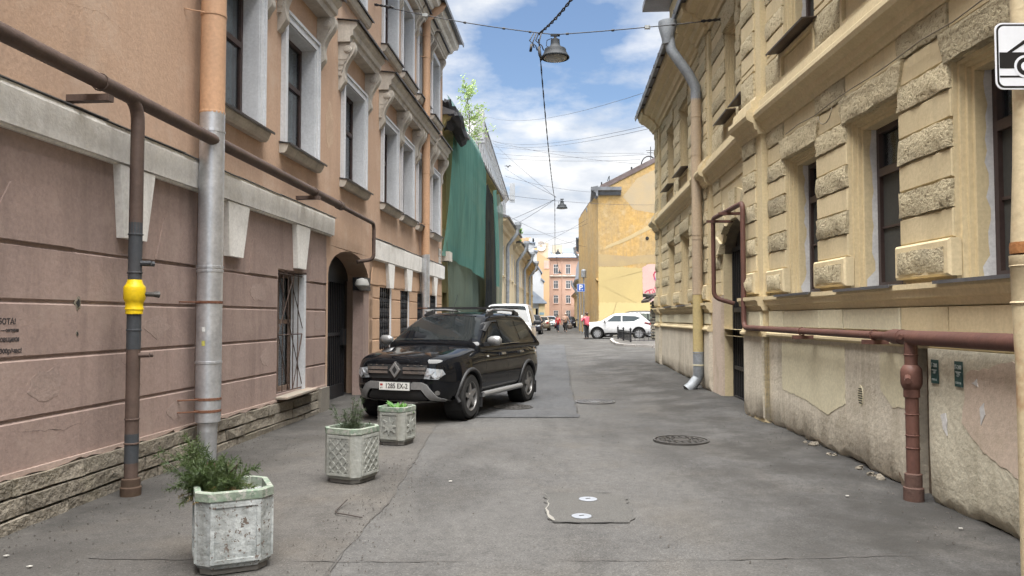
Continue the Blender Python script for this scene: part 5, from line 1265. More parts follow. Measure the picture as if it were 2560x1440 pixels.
# orange block and pink end building
M_OR2 = surf('plaster_orange_far', (.52, .35, .2), (.47, .315, .185), vs_=.3, rough=.9, bump=.05, streak=(.45, .3, .2), streak_amt=.3)
M_PK = surf('plaster_salmon', (.5, .34, .265), (.45, .3, .235), vs_=.3, rough=.9, bump=.05, streak=(.45, .28, .22), streak_amt=.35)
t = empty('orange_block', (5, 130, 0), 0, 'orange side wall of a tall block behind the white gable', 'building')
MB().ext([(X0(1308, 128), 0), (X0(1373.5, 128), 0), (X0(1373.5, 128), 11.3), (X0(1345, 128), 12.5), (X0(1318, 128), 13.2), (X0(1308, 128), 13.2)], 128, 139).build('wall', M_OR2, t)
MB().box(X0(1360, 128), X0(1373, 128), 127.94, 128, 9.8, 11.2).build('paint_patch', surf('paint_rose', (.6, .4, .33)), t)
MB().box(X0(1318, 128), X0(1374, 128), 132, 138, 12, 14.6).build('attic', surf('plaster_beige_far', (.5, .44, .34)), t)
for x, z in ((1321, 15.3), (1305, 15.2), (1338, 14.2)): MB().box(X0(x, 128) - .5, X0(x, 128) + .5, 130, 131, 12, z).build('chimney', M_OR2, t)
q = Vector((X0(1355, 128), 131.8, 14.0)); MB(lambda x, y, z: q + Vector((x, y, z))).lathe([(.85, 0), (.5, .15), (.02, .25)], 14, axis='y', cap=False).build('dish', M_SASHW, t)
FE = Fr((6.85, 140), (1, 0), 1)
rows = [(z0, z1, .85, [1.25, 3.5, 5.6, 7.8]) for z0, z1 in ((9.6, 11.4), (6.9, 8.4), (4.2, 5.7), (1.35, 2.9))]
t = house('salmon_building', FE, 0, 10, 12.6, 8, M_PK, 'salmon pink four-storey building closing the far end of the street', rows, .4, roof_h=1.3, sash=M_SASHW, trim=M_PK, roofm=M_SLATE)
MB(FE).sweep([(0, 9.0), (.2, 9.1), (.25, 9.25), (0, 9.35)], 0, 10).build('string_course', M_STUCCO, t)
for s in (0.1, 2.35): MB(FE).tube([(s, .12, 12.5), (s, .12, .3)], .09, 6).build('drainpipe', M_PK, t)
MB(FE).box(.8, 2.6, -4, -2.5, 13.5, 15.2).build('chimney', surf('plaster_beige_far', (.5, .44, .34)), t); MB(FE).box(5.0, 5.7, -3, -2.5, 13.3, 14.9).build('chimney', surf('brick_far', (.3, .19, .13)), t)
mb = MB(FE)
for k in range(9): mb.tube([(.5 + k, .1, 12.7), (.5 + k, .1, 13.5)], .03, 4)
mb.tube([(.2, .1, 13.5), (9.8, .1, 13.5)], .03, 4); mb.build('roof_railing', M_BLACKIRON, t)

# ================================================================== right side, beyond the yellow building
M_OCH = surf('plaster_ochre_old', (.44, .28, .1), (.34, .25, .13), vs_=.34, rough=.92, bump=.12, bscale=10, streak=(.27, .2, .12), streak_amt=.6, stain=(.44, .33, .18), stain_amt=.8, fine=4, fine_amt=.22)
M_OCH2 = surf('paint_yellow', (.46, .36, .165), (.42, .33, .155), vs_=.3, rough=.9, bump=.06)
M_OCH3 = surf('paint_pale_yellow', (.52, .42, .2), (.48, .385, .19), vs_=.3, rough=.9, bump=.06)
M_ROSE = surf('paint_pink', (.52, .36, .32), (.47, .33, .3), vs_=.5, rough=.9, bump=.06)
t = empty('ochre_building', (9, 60, 0), 0, 'ochre building with a huge blank end wall, pink patch and graffiti', 'building')
FW = Fr((6.6, 58), (1, 0), 1)           # end wall facing the camera
zt = [(0, 11.2), (1.2, 11.9), (4.4, 13.55), (10, 16.2)]
MB(FW).ext([(0, 0), (10, 0), (10, 16.2), (4.4, 13.55), (1.2, 11.9), (0, 11.3)], -17, 0).build('wall', M_OCH, t)
MB(FW).ext([(.2, 11.7), (1.2, 12.2), (4.4, 13.85), (10, 16.5), (10, 16.15), (4.4, 13.45), (1.2, 11.8), (.2, 11.3)], -17.1, .06).build('roof_edge', surf('roof_oxide', (.1, .075, .07), (.16, .13, .125)), t)
MB(FW).sweep([(0, 10.9), (.12, 10.95), (.18, 11.15), (.4, 11.25), (.42, 11.5), (0, 11.55)], -.55, 1.75).build('cornice', surf('cornice_lead', (.2, .21, .23), (.14, .145, .155)), t)
FY = Fr((6.6, 58), (.085, 1), -1, s0=58)
MB(FY).sweep([(0, 10.75), (.15, 10.85), (.2, 11.1), (.48, 11.2), (.5, 11.5), (0, 11.6)], 57.6, 75).build('cornice', surf('cornice_lead', (.2, .21, .23)), t)
patch(FW, [(.02, .0), (4.0, 0), (4.0, 2.7), (1.8, 2.75), (.02, 2.7)], .0, M_OCH3, 31, parent=t, jag=.05)
patch(FW, [(.02, 2.7), (3.4, 2.66), (3.36, 5.3), (1.7, 5.42), (.02, 5.4)], .002, M_OCH2, 32, parent=t, jag=.05)
patch(FW, [(3.4, 2.72), (5.2, 2.7), (5.2, 5.65), (3.8, 5.6), (3.36, 5.35)], .006, M_ROSE, 33, parent=t, jag=.03)
patch(FW, [(.5, 6.75), (2.2, 7.4), (4.5, 8.55), (4.5, 8.95), (2.2, 7.7), (.6, 7.0)], .006, surf('paint_faded', (.45, .35, .19), (.4, .31, .17), vs_=1), 36, parent=t, jag=.015)
patch(FW, [(.02, 5.43), (1.7, 5.45), (3.36, 5.7), (4.5, 5.75), (4.5, 6.4), (2.5, 6.2), (.02, 6.4)], .001, surf('plaster_sooty_ochre', (.31, .235, .14), (.36, .27, .14), vs_=.8), 37, parent=t, jag=.03)
patch(FW, [(1.9, 10.8), (2.8, 9.8), (4.6, 9.5), (4.6, 13.0), (3.0, 12.2)], .001, surf('plaster_greyed', (.35, .285, .19), (.39, .3, .18), vs_=.8), 38, parent=t, jag=.03)
patch(FW, [(3.96, 0), (5.2, 0), (5.2, 2.7), (4.0, 2.66)], .003, M_OCH2, 34, parent=t, jag=.05)
M_GR = flat('spray_red', (.5, .05, .1), .7); M_GP = flat('spray_purple', (.22, .05, .25), .7); M_GB = flat('spray_blue', (.2, .2, .55), .7); M_GW = flat('spray_white', (.7, .68, .68), .7)
def stroke(pts, w, mat, n):
    mb = MB(FW)
    for (a, b), (c, d) in zip(pts, pts[1:]):
        u = Vector((c - a, d - b)).normalized(); v = Vector((-u.y, u.x)) * w / 2; e = u * w * .3
        mb.ext([(a - e.x + v.x, b - e.y + v.y), (a - e.x - v.x, b - e.y - v.y), (c + e.x - v.x, d + e.y - v.y), (c + e.x + v.x, d + e.y + v.y)], n, n + .004)
    return mb.build('graffiti', mat, t)
stroke([(3.55, 3.42), (3.7, 3.56), (4.05, 3.68)], .09, M_GR, .012); stroke([(3.83, 3.62), (3.98, 3.3)], .08, M_GR, .013); stroke([(4.12, 3.5), (4.22, 3.3)], .08, M_GR, .014); stroke([(4.15, 3.72), (4.4, 3.32)], .07, M_GR, .015); stroke([(4.3, 3.85), (4.55, 3.4)], .07, M_GR, .016)
stroke([(4.45, 4.2), (4.3, 4.5), (4.22, 4.8), (4.32, 5.0), (4.5, 5.05)], .1, M_GR, .017); stroke([(4.4, 4.55), (4.46, 4.25)], .14, M_GB, .019); stroke([(4.42, 4.9), (4.44, 4.65)], .14, M_GW, .021)
MB(FW).lathe([(.14, 0), (.12, .05), (.02, .05)], 10, 3.75, 7.6, 'y', cap=False).build('vent_hole', M_DARK, t)
w_ = []
for z0, z1 in ((8.0, 10.2), (4.9, 7.0), (1.0, 3.6)):
    for s in rng(59.2, 73.8, 7):
        w = MB(FY); frame4(w, s - .5, s + .5, z0, z1, .08, .0, .06); w = w.build('window', M_STUCCO, t); MB(FY).box(s - .42, s + .42, .01, .03, z0 + .08, z1 - .08).build('pane', flat('far_glass', (.07, .08, .09), .12), w)
MB(FY).sweep([(0, 4.35), (.15, 4.4), (.2, 4.55), (0, 4.6)], 58.02, 75).build('string_course', M_OCH, t)
d4 = downpipe('drainpipe', FY, 66.5, .22, [([(0, .5, 11.2), (0, .45, 10.9), (0, 0, 10.2), (0, 0, 2.2)], M_GALVD), ([(0, 0, 2.25), (0, 0, .3)], M_CREAM)], 'long grey drainpipe down the street side of the ochre building', .14, [(8, M_GALVD, 0), (5, M_GALVD, 0)], seg=10)
# roof hardware
mb = MB(FW)
mb.tube([(4.1 + math.cos(k * PI / 10) * .6, -1, 13.4 + math.sin(k * PI / 10) * .75) for k in range(11)], .05, 6); mb.tube([(4.25, -1, 13.2), (4.25, -1, 14.9)], .03, 5); mb.tube([(3.9, -1, 14.6), (4.6, -1, 14.6)], .02, 4); mb.tube([(3.95, -1, 14.45), (4.55, -1, 14.4)], .02, 4)
mb.tube([(2.75, -1, 12.6), (2.75, -1, 13.3)], .07, 5); mb.tube([(1.0, -1, 11.8), (1.0, -1, 12.6), (.85, -1, 12.2)], .03, 5); mb.tube([(.4, -1, 11.4), (.4, -1, 12.1)], .06, 5)
tag(mb.build('roof_antenna', M_BLACKIRON), 'dark hoop, brackets and aerial on the roof edge of the ochre building', 'antenna')
# grey-corniced house and the ones beyond
M_GY = surf('plaster_drab', (.42, .34, .2), (.34, .28, .18), vs_=.4, rough=.9, bump=.1, streak=(.25, .22, .17), streak_amt=.6)
FG = Fr((X0(1463, 77), 77), (.085, 1), -1, s0=77)
t = house('drab_house', FG, 77, 92, 9.6, 6, M_GY, 'drab yellow house with a heavy lead-grey cornice past the ochre building', [(5.6, 7.6, .9, rng(78.5, 90.5, 5)), (1.2, 3.2, .9, rng(78.5, 90.5, 5))], .8, trim=surf('cornice_lead', (.2, .21, .23)), roof_h=.9, roofm=M_SLATE)
FG2 = Fr((X0(1452, 93), 93), (.06, 1), -1, s0=93)
t = house('mansard_house', FG2, 93, 112, 6.2, 7, M_GY, 'low house with steep blue-grey mansard roof on the right of the far street', [(1.2, 3.2, .9, rng(95, 110, 6))], .6, roofm=M_SLATE, roof_h=.3)
MB(FG2).sweep([(.3, 6.3), (.1, 8.9), (-6, 9.2), (-7, 6.3)], 92.9, 112).build('mansard', M_SLATE, t)
FG3 = Fr((X0(1449, 113), 113), (.05, 1), -1, s0=113)
house('far_corner_house', FG3, 113, 138, 5.4, 7, M_CRM3, 'low cream house at the far right corner of the street', [(1.2, 3.0, .9, rng(115, 136, 7))], .5, roof_h=1.5)
for fr, s, z, lab in ((FG, 80.5, 9.0, 'grey drainpipe with double bend on the drab house'), (FG2, 95.5, 6.2, 'pale drainpipe on the mansard house')):
    downpipe('drainpipe', fr, s, .2, [([(0, .9, z), (0, .8, z - .6), (0, .2, z - 1.5), (0, 0, z - 1.9), (0, 0, .3)], M_GALVD)], lab, .13, [], seg=8)
# parking sign
t = empty('parking_sign', (5.72, 63, gz(5.72, 63)), 0, 'blue square parking sign with white letter P on a thin post', 'road sign')
MB().tube([Vector((5.72, 63.05, .2)), Vector((5.72, 63.05, 4.35))], .04, 8).build('post', M_GALVD, t)
FP = lambda s, n, z: Vector((5.72 + s, 62.98 - n, 4.0 + z))
M_BLU = flat('sign_blue', (.02, .11, .5), .4, var=.05)
MB(FP).ext(rrect(-.33, .33, -.33, .33, .04), 0, .01).build('plate', M_SW, t); MB(FP).ext(rrect(-.305, .305, -.305, .305, .03), .01, .013).build('panel', M_BLU, t)
text('P', .62, M_SW, t, FP, -.02, .014, 0.0, bold=.025); MB(FP).ext([(.05, -.2), (.16, -.2), (.16, -.12), (.05, -.12)], .013, .016).build('pictogram', M_SW, t)
tag(MB().lathe([(.2, 4.9), (.22, 4.95), (.22, 5.5), (.1, 5.6)], 10, 6.05, 64.0).box(6.0, 6.1, 63.95, 64.05, .2, 4.9).build('utility_post', M_GALVD), 'grey post with a lantern box behind the parking sign', 'post')
# kerbed island, fence, stone pier
M_KERB = surf('kerb_granite', (.3, .28, .26), (.23, .215, .2), vs_=2, bump=.3)
isl = [(6.05, 45.2), (5.75, 43.5), (5.3, 39), (5.12, 36.2), (5.3, 35.1), (5.7, 34.4), (6.3, 33.8), (8, 33.0), (11, 32.2), (14, 33), (14, 45.2)]
zi = .0045 * 36 + .13
tag(MB().extz([(x, y) for x, y in isl], .1, zi).build('raised_island', M_WALK), kind='structure')
for (a, b) in zip(isl[:8], isl[1:9]):
    L = math.hypot(b[0] - a[0], b[1] - a[1]); k = max(1, round(L / 1.4))
    for i in range(k):
        p = Vector((lerp(a[0], b[0], i / k), lerp(a[1], b[1], i / k), 0)); q = Vector((lerp(a[0], b[0], (i + 1) / k), lerp(a[1], b[1], (i + 1) / k), 0)); d = (q - p).normalized(); nn = Vector((d.y, -d.x, 0))
        if nn.x > 0 and b[1] > 36: nn = -nn
        p += d * .01; q -= d * .01
        tag(MB().extz([(p.x, p.y), (q.x, q.y), (q.x + nn.x * .16, q.y + nn.y * .16), (p.x + nn.x * .16, p.y + nn.y * .16)], .08, zi + .01 + rnd.uniform(-.006, .006)).build('kerb_stone', M_KERB), kind='structure')
fpts = [(6.15, 44.2), (6.0, 41.0), (5.92, 38.0), (7.2, 37.6), (8.5, 37.2), (9.8, 36.8)]
fe = empty('low_fence', (5.92, 38, zi), 0, 'low black iron fence round the raised island by the white car', 'fence')
for (a, b) in zip(fpts, fpts[1:]):
    mb = MB()
    for z in (.1, .47): mb.tube([Vector((a[0], a[1], zi + z)), Vector((b[0], b[1], zi + z))], .018, 5)
    mb.build('rail', M_BLACKIRON, fe); L = math.hypot(b[0] - a[0], b[1] - a[1]); k = int(L / .22)
    for i in range(1, k):
        x, y = lerp(a[0], b[0], i / k), lerp(a[1], b[1], i / k); MB().tube([Vector((x, y, zi + .06)), Vector((x, y, zi + .56))], .012, 5).build('baluster', M_BLACKIRON, fe)
for x, y in fpts: MB().box(x - .04, x + .04, y - .04, y + .04, zi, zi + .62).lathe([(.05, zi + .62), (.06, zi + .66), (.01, zi + .74)], 6, x, y).build('fence_post', M_BLACKIRON, fe)
sp_ = empty('stone_pier', (7.95, 42.5, 0), 0, 'pier of stacked stone slabs under a small dark canopy at the corner', 'pier')
for k in range(13):
    w = rnd.uniform(.42, .5); MB().cbox(7.9 - w / 2 + .1, 7.9 + w / 2 + .1, 42.75, 42.28, .2 + k * .17, .2 + k * .17 + rnd.uniform(.1, .15), .02).build('stone_slab', M_STONE, sp_)
MB().box(7.85, 8.15, 42.4, 42.7, .1, 2.45).build('core', M_DARK, sp_)
t = empty('canopy', (7.8, 42.4, 2.3), 0, 'small dark curved tile canopy above the stone pier', 'canopy')
MB().sweep([(41.6, 2.62), (41.6, 2.75), (43.6, 2.9), (43.6, 2.7)], 7.5, 10).build('beam', M_BLACKIRON, t)
for k in range(8): MB().ext([(7.42 + .13 * k, 2.35 + .52 * math.sin(k / 8 * 1.5)), (7.58 + .13 * k, 2.38 + .52 * math.sin((k + 1) / 8 * 1.5)), (7.56 + .13 * k, 2.5 + .52 * math.sin((k + 1) / 8 * 1.5)), (7.40 + .13 * k, 2.47 + .52 * math.sin(k / 8 * 1.5))], 41.4, 43.6).build('roof_tile', surf('roof_tile_dark', (.05, .04, .035), (.09, .07, .06)), t)
# ================================================================== planters
TH = math.atan(75 / 1900.0)
def at(px, py, Y):
    u, v = (px - 1280) / 1900.0, (720 - py) / 1900.0
    d = Vector((u, math.cos(TH) - v * math.sin(TH), math.sin(TH) + v * math.cos(TH))); k = Y / d.y
    return Vector((d.x * k, Y, 1.5 + d.z * k))
M_PL1 = surf('peeling_whitewash', (.36, .375, .37), (.23, .245, .24), vs_=5, rough=.9, bump=.45, bscale=26, bdist=.012, stain=(.11, .14, .12), stain_amt=.85, streak=(.13, .13, .115), streak_amt=.8, spots=(.115, .09, .075), spot_lo=.585, fine_amt=.25, spot_scale=30)
M_PL2 = surf('whitewash_concrete', (.29, .295, .27), (.21, .215, .195), vs_=4, rough=.9, bump=.35, bscale=40, bdist=.01, stain=(.22, .22, .19), stain_amt=.6, streak=(.2, .19, .16), streak_amt=.6, fine_amt=.16)
M_RIM = surf('green_rim', (.14, .19, .14), (.21, .23, .19), vs_=7, rough=.85, bump=.35, bscale=40, spots=(.27, .27, .24), spot_lo=.54, spot_scale=24, stain=(.1, .12, .09), stain_amt=.7, fine_amt=.25)
M_SOIL = surf('soil', (.045, .035, .025), (.03, .024, .018), bump=.8, bscale=40)
def octo(w, c): h = w / 2; return [(-h + c, -h), (h - c, -h), (h, -h + c), (h, h - c), (h - c, h), (-h + c, h), (-h, h - c), (-h, -h + c)]
def planter(x, y, rz, w, h, label, mat, style, seed):
    t = empty('concrete_planter', (x, y, gz(x, y) + .01), rz, label, 'planter', 'octagonal concrete planters along the footway')
    r = random.Random(seed)
    def loft(levels, cap0=True, cap1=True):
        mb = MB(); rings = []
        for z, ww, c in levels:
            rings.append([mb.P(px + r.uniform(-.002, .002), py + r.uniform(-.002, .002), z) for px, py in octo(ww, c)])
        for A_, B_ in zip(rings, rings[1:]):
            for k in range(8): mb.f.append([A_[k], A_[(k + 1) % 8], B_[(k + 1) % 8], B_[k]])
        if cap0: mb.f.append(rings[0][::-1])
        if cap1: mb.f.append(rings[-1])
        return mb
    c = w * .17
    loft([(0, w * .84, c * .8), (.035, w * .86, c * .8)]).build('foot', surf('foot_concrete', (.13, .12, .11), (.1, .095, .085)), t, world=False)
    body = loft([(.034, w * .9, c), (.055, w * .955, c), (h * .5, w * .965, c), (h - .055, w * .975, c)]).build('body', mat, t, world=False)
    loft([(h - .055, w * .975, c), (h - .05, w, c), (h - .004, w, c), (h, w - .008, c), (h, w * .84, c * .8), (h - .12, w * .82, c * .75)], False, False).build('rim', M_RIM, t, world=False)
    loft([(h - .13, w * .8, c * .7), (h - .11, w * .82, c * .7)]).build('soil', M_SOIL, t, world=False)
    pw = w / 2 - c - .012; z0, z1 = .075, h - .085; z0 += .01
    for f in range(4):
        a = f * PI / 2; R_ = Matrix.Rotation(a, 4, 'Z')
        F = lambda s, n, z, R_=R_: R_ @ Vector((s, -w * .965 / 2 - n, z))
        m = MB(F); frame4(m, -pw - .006, pw + .006, z0 - .02, z1 + .02, .022, -.008, .008); m.build('panel_frame', mat, body, world=False)
        if style == 'lattice':
            sp = (2 * pw) / 3.0
            for sg in (1, -1):
                for k in range(-6, 9):
                    b = -pw + k * sp; pts = []
                    for s in (-pw + .02, pw - .02):
                        pts.append((s, (s - b) * sg * 1.0))
                    # clip the line z = zc + (s-b)*sg to the panel
                    zc = (z0 + z1) / 2; lo, hi = z0 + .006, z1 - .006; seg = []
                    s0_, s1_ = -pw + .016, pw - .016; za, zb = zc + (s0_ - b) * sg, zc + (s1_ - b) * sg
                    def clip(s, z, so, zo):
                        if z < lo: return (so + (s - so) * (lo - zo) / (z - zo), lo)
                        if z > hi: return (so + (s - so) * (hi - zo) / (z - zo), hi)
                        return (s, z)
                    if max(za, zb) < lo or min(za, zb) > hi: continue
                    p = clip(s0_, za, s1_, zb); q = clip(s1_, zb, s0_, za)
                    if math.hypot(p[0] - q[0], p[1] - q[1]) < .03: continue
                    d = Vector((q[0] - p[0], q[1] - p[1])).normalized(); v = Vector((-d.y, d.x)) * .0065
                    MB(F).ext([(p[0] + v.x, p[1] + v.y), (p[0] - v.x, p[1] - v.y), (q[0] - v.x, q[1] - v.y), (q[0] + v.x, q[1] + v.y)], -.006, .006 + (.001 if sg > 0 else 0)).build('lattice_bar', mat, body, world=False)
        if style == 'star':
            pts = []
            for k in range(16):
                rr = (.105 if k % 2 == 0 else .05) * h / .44; an = k * PI / 8 + PI / 2; pts.append((math.cos(an) * rr, (z0 + z1) / 2 + math.sin(an) * rr))
            MB(F).ext(pts, -.006, .009).build('star_relief', mat, body, world=False)
    return t
P1 = planter(-1.68, 4.62, math.radians(25), .435, .47, 'front planter with peeling whitewash and brown chips', M_PL1, 'plain', 1)
P2 = planter(-1.45, 6.95, math.radians(-25), .405, .48, 'middle planter with a raised diamond lattice on its sides', M_PL2, 'lattice', 2)
P3 = planter(-1.34, 8.9, math.radians(-21), .37, .43, 'planter with an eight-pointed star relief in front of the black car', M_PL2, 'star', 3)
# ------------------------------------------------------------------ evergreen sprays and leafy plant
def spray(mb, p, d, L, droop, r, dens=26, wd=.011, nl=.055):
    pts = []; q = Vector(p); v = Vector(d).normalized(); n = 9
    for i in range(n + 1):
        pts.append(q.copy()); q = q + v * (L / n); v = (v + Vector((r.uniform(-.05, .05), r.uniform(-.05, .05), -droop / n))).normalized()
    mb.tube(pts, [.004 * (1 - i / (n + 1)) + .0008 for i in range(n + 1)], 4)
    for i in range(dens):
        u = r.uniform(.12, 1.0); k = min(int(u * n), n - 1); a = pts[k].lerp(pts[k + 1], u * n - k); t = (pts[k + 1] - pts[k]).normalized()
        sd = t.cross(Vector((r.gauss(0, 1), r.gauss(0, 1), r.gauss(0, 1)))).normalized()
        ln = nl * (1.25 - u * .75) * r.uniform(.6, 1.2); m = 3
        b = a; vv = (t * .75 + sd).normalized()
        for j in range(m):
            e = b + vv * (ln / m); w = vv.cross(Vector((r.gauss(0, 1), r.gauss(0, 1), r.gauss(0, 1)))).normalized() * wd * (1 - j / (m + .5)) * .5
            o = len(mb.v); mb.v += [b - w, b + w, e + w * .6, e - w * .6]; mb.f.append([o, o + 1, o + 2, o + 3])
            for sg in (-1, 1):   # scale-leaf twigs
                tw = (vv * .8 + w.normalized() * sg).normalized() * ln * .35; ww = vv * wd * .22
                o = len(mb.v); mb.v += [b - ww, b + ww, b + tw]; mb.f.append([o, o + 1, o + 2])
            b = e; vv = (vv + Vector((0, 0, -.12))).normalized()
M_THU = leaf_mat('thuja_green', (.04, .07, .022), (.085, .115, .04)); M_JUN = leaf_mat('juniper_green', (.045, .065, .035), (.075, .095, .055)); M_LEAF = leaf_mat('leaf_fresh', (.06, .17, .03), (.11, .25, .05)); M_STEM = surf('plant_stem', (.09, .065, .045), (.06, .045, .03))
r = random.Random(8)
t = empty('thuja_bush', (-1.74, 4.66, .40), 0, 'drooping evergreen thuja leaning over the peeling front planter', 'bush')
mb = MB(); o_ = Vector((-1.74, 4.66, .40))
for i in range(62):
    a = r.uniform(0, 6.28); el = r.uniform(.45, 1.3)
    L = r.uniform(.13, .26); dv = Vector((math.cos(a) * math.cos(el), math.sin(a) * math.cos(el), math.sin(el))); dv.x -= .4; dv.z += .15
    if dv.x < -.3: L *= 1.1
    spray(mb, o_ + Vector((r.uniform(-.1, .06), r.uniform(-.06, .1), r.uniform(0, .06))), dv, L, r.uniform(.8, 1.7), r, 70, .0065, .075)
for i in range(22): spray(mb, o_ + Vector((-.06 + r.uniform(-.06, .04), r.uniform(-.08, .08), .03)), Vector((-.5 + r.uniform(-.35, .2), r.uniform(-.2, .3), 1.0)), r.uniform(.26, .42), r.uniform(.3, .8), r, 60, .006, .07)
mb.build('foliage', M_THU, t, fix=False)
mb = MB()
for i in range(14): spray(mb, o_ + Vector((r.uniform(-.12, .1), r.uniform(-.1, .08), 0)), Vector((r.uniform(-.8, .6), r.uniform(-.7, .5), .5)), r.uniform(.12, .24), 1.2, r, 22, .009, .045)
mb.build('dry_foliage', leaf_mat('thuja_dry', (.13, .085, .035), (.16, .13, .05)), t, fix=False)
mb = MB()
for i in range(7): mb.tube([o_ + Vector((0, 0, -.1)), o_ + Vector((r.uniform(-.1, .05), r.uniform(-.05, .05), .08)), o_ + Vector((r.uniform(-.26, .1), r.uniform(-.1, .1), .22))], [.009, .007, .003], 5)
mb.build('stem', M_STEM, t)
t = empty('juniper_shrub', (-1.37, 7.02, .42), 0, 'sparse upright juniper growing in the lattice planter', 'shrub')
mb = MB(); o_ = Vector((-1.46, 6.98, .4))
for i in range(13):
    tip = Vector((r.uniform(-.1, .1), r.uniform(-.1, .1), r.uniform(.12, .44)))
    spray(mb, o_ + Vector((r.uniform(-.05, .05), r.uniform(-.05, .05), 0)), tip + Vector((r.uniform(-.1, .1), r.uniform(-.1, .1), .1)), r.uniform(.22, .42), .15, r, 44, .006, .075)
for i in range(14): spray(mb, o_ + Vector((r.uniform(-.12, .12), r.uniform(-.1, .1), 0)), Vector((r.uniform(-.6, .6), r.uniform(-.6, .6), .6)), r.uniform(.1, .2), .8, r, 26, .006, .05)
mb.build('foliage', M_JUN, t, fix=False)
MB().tube([o_ + Vector((0, 0, -.1)), o_ + Vector((.01, 0, .15)), o_ + Vector((0, .01, .34))], [.008, .006, .002], 5).build('stem', M_STEM, t)
t = empty('leafy_plant', (-1.26, 8.95, .38), 0, 'fresh green broad-leaved plant in the star planter', 'plant')
mb = MB(); o_ = Vector((-1.33, 8.9, .37))
def leaf(mb, p, d, L, w, curl, r):
    v = Vector(d).normalized(); sd = v.cross(Vector((0, 0, 1))).normalized(); pr = None; q = Vector(p)
    for k in range(5):
        u = k / 4; ww = w * math.sin(PI * (.12 + .86 * u)) * .5; o = len(mb.v); mid = q + Vector((0, 0, -ww * .35))
        mb.v += [q - sd * ww, mid, q + sd * ww]
        if pr is not None: mb.f += [[pr, pr + 1, o + 1, o], [pr + 1, pr + 2, o + 2, o + 1]]
        pr = o; q = q + v * (L / 4); v = (v + Vector((0, 0, -curl / 4))).normalized()
for i in range(34):
    a = r.uniform(0, 6.28); big = i < 14
    p = o_ + Vector((r.uniform(-.03, .03), r.uniform(-.03, .03), 0)) if big else o_ + Vector((r.uniform(-.14, .16), r.uniform(-.12, .12), 0))
    leaf(mb, p + Vector((0, 0, r.uniform(.0, .06 if big else .03))), Vector((math.cos(a), math.sin(a), r.uniform(.7, 1.6))), r.uniform(.15, .22) if big else r.uniform(.06, .11), .07 if big else .045, r.uniform(.3, 1.1), r)
mb.build('foliage', M_LEAF, t, fix=False)
mb = MB()
for i in range(5): mb.tube([o_ + Vector((r.uniform(-.1, .12), r.uniform(-.08, .08), -.05)), o_ + Vector((r.uniform(-.1, .14), r.uniform(-.08, .08), r.uniform(.06, .15)))], .003, 4)
mb.build('stem', M_STEM, t)

# ================================================================== trees
def tree(name, base, h, spread, leaves, lsize, label, leafm, seed, bare=.25, trunk_r=.03, levels=7):
    r = random.Random(seed); t = empty(name, base, 0, label, 'tree'); tb = MB(); lb = MB(); B0 = Vector(base)
    trunk = [B0 + Vector((math.sin(k * .9 + seed) * .03 * h * (k / 8), math.cos(k * .7) * .02 * h * (k / 8), h * k / 8)) for k in range(9)]
    tb.tube(trunk, [trunk_r * (1 - .85 * k / 8) for k in range(9)], 6)
    tips = []
    for i in range(levels * 4):
        u = r.uniform(bare, .97); k = min(int(u * 8), 7); p = trunk[k].lerp(trunk[k + 1], u * 8 - k); a = r.uniform(0, 6.28)
        L = spread * (1.1 - .75 * u) * r.uniform(.55, 1.1); d = Vector((math.cos(a), math.sin(a), r.uniform(.35, 1.0))).normalized(); pts = [p]; q = p
        for j in range(4): q = q + d * (L / 4); d = (d + Vector((r.uniform(-.2, .2), r.uniform(-.2, .2), r.uniform(-.1, .12)))).normalized(); pts.append(q)
        tb.tube(pts, [trunk_r * .4 * (1 - j / 5) for j in range(5)], 4)
        for j in range(1, 5): tips.append((pts[j], L))
    for i in range(leaves):
        p, L = r.choice(tips); q = p + Vector((r.gauss(0, .1), r.gauss(0, .1), r.gauss(0, .1))) * L * 1.3
        n = Vector((r.gauss(0, 1), r.gauss(0, 1), r.gauss(0, 1) + .4)).normalized(); x = n.orthogonal().normalized() * lsize * r.uniform(.6, 1.2); y = n.cross(x) * .62; o = len(lb.v)
        lb.v += [q - x, q - y * .7, q + x, q + y * .7]; lb.f.append([o, o + 1, o + 2, o + 3])
    tb.build('trunk', M_STEM, t); lb.build('crown', leafm, t, fix=False); return t
M_BIR = leaf_mat('birch_leaf', (.26, .36, .14), (.36, .46, .2))
tree('roof_sapling', FL(33.2, -.65, 7.95), 3.8, 1.35, 1300, .075, 'slender pale green sapling growing from the derelict roof', M_BIR, 4, .2, .035, 8)
tree('street_tree', Vector((.25, 79, .2)), 11.0, 2.2, 3200, .17, 'bright green tree top showing above the roofs of the cream houses', leaf_mat('tree_leaf', (.1, .22, .04), (.17, .3, .07)), 6, .5, .12, 8)

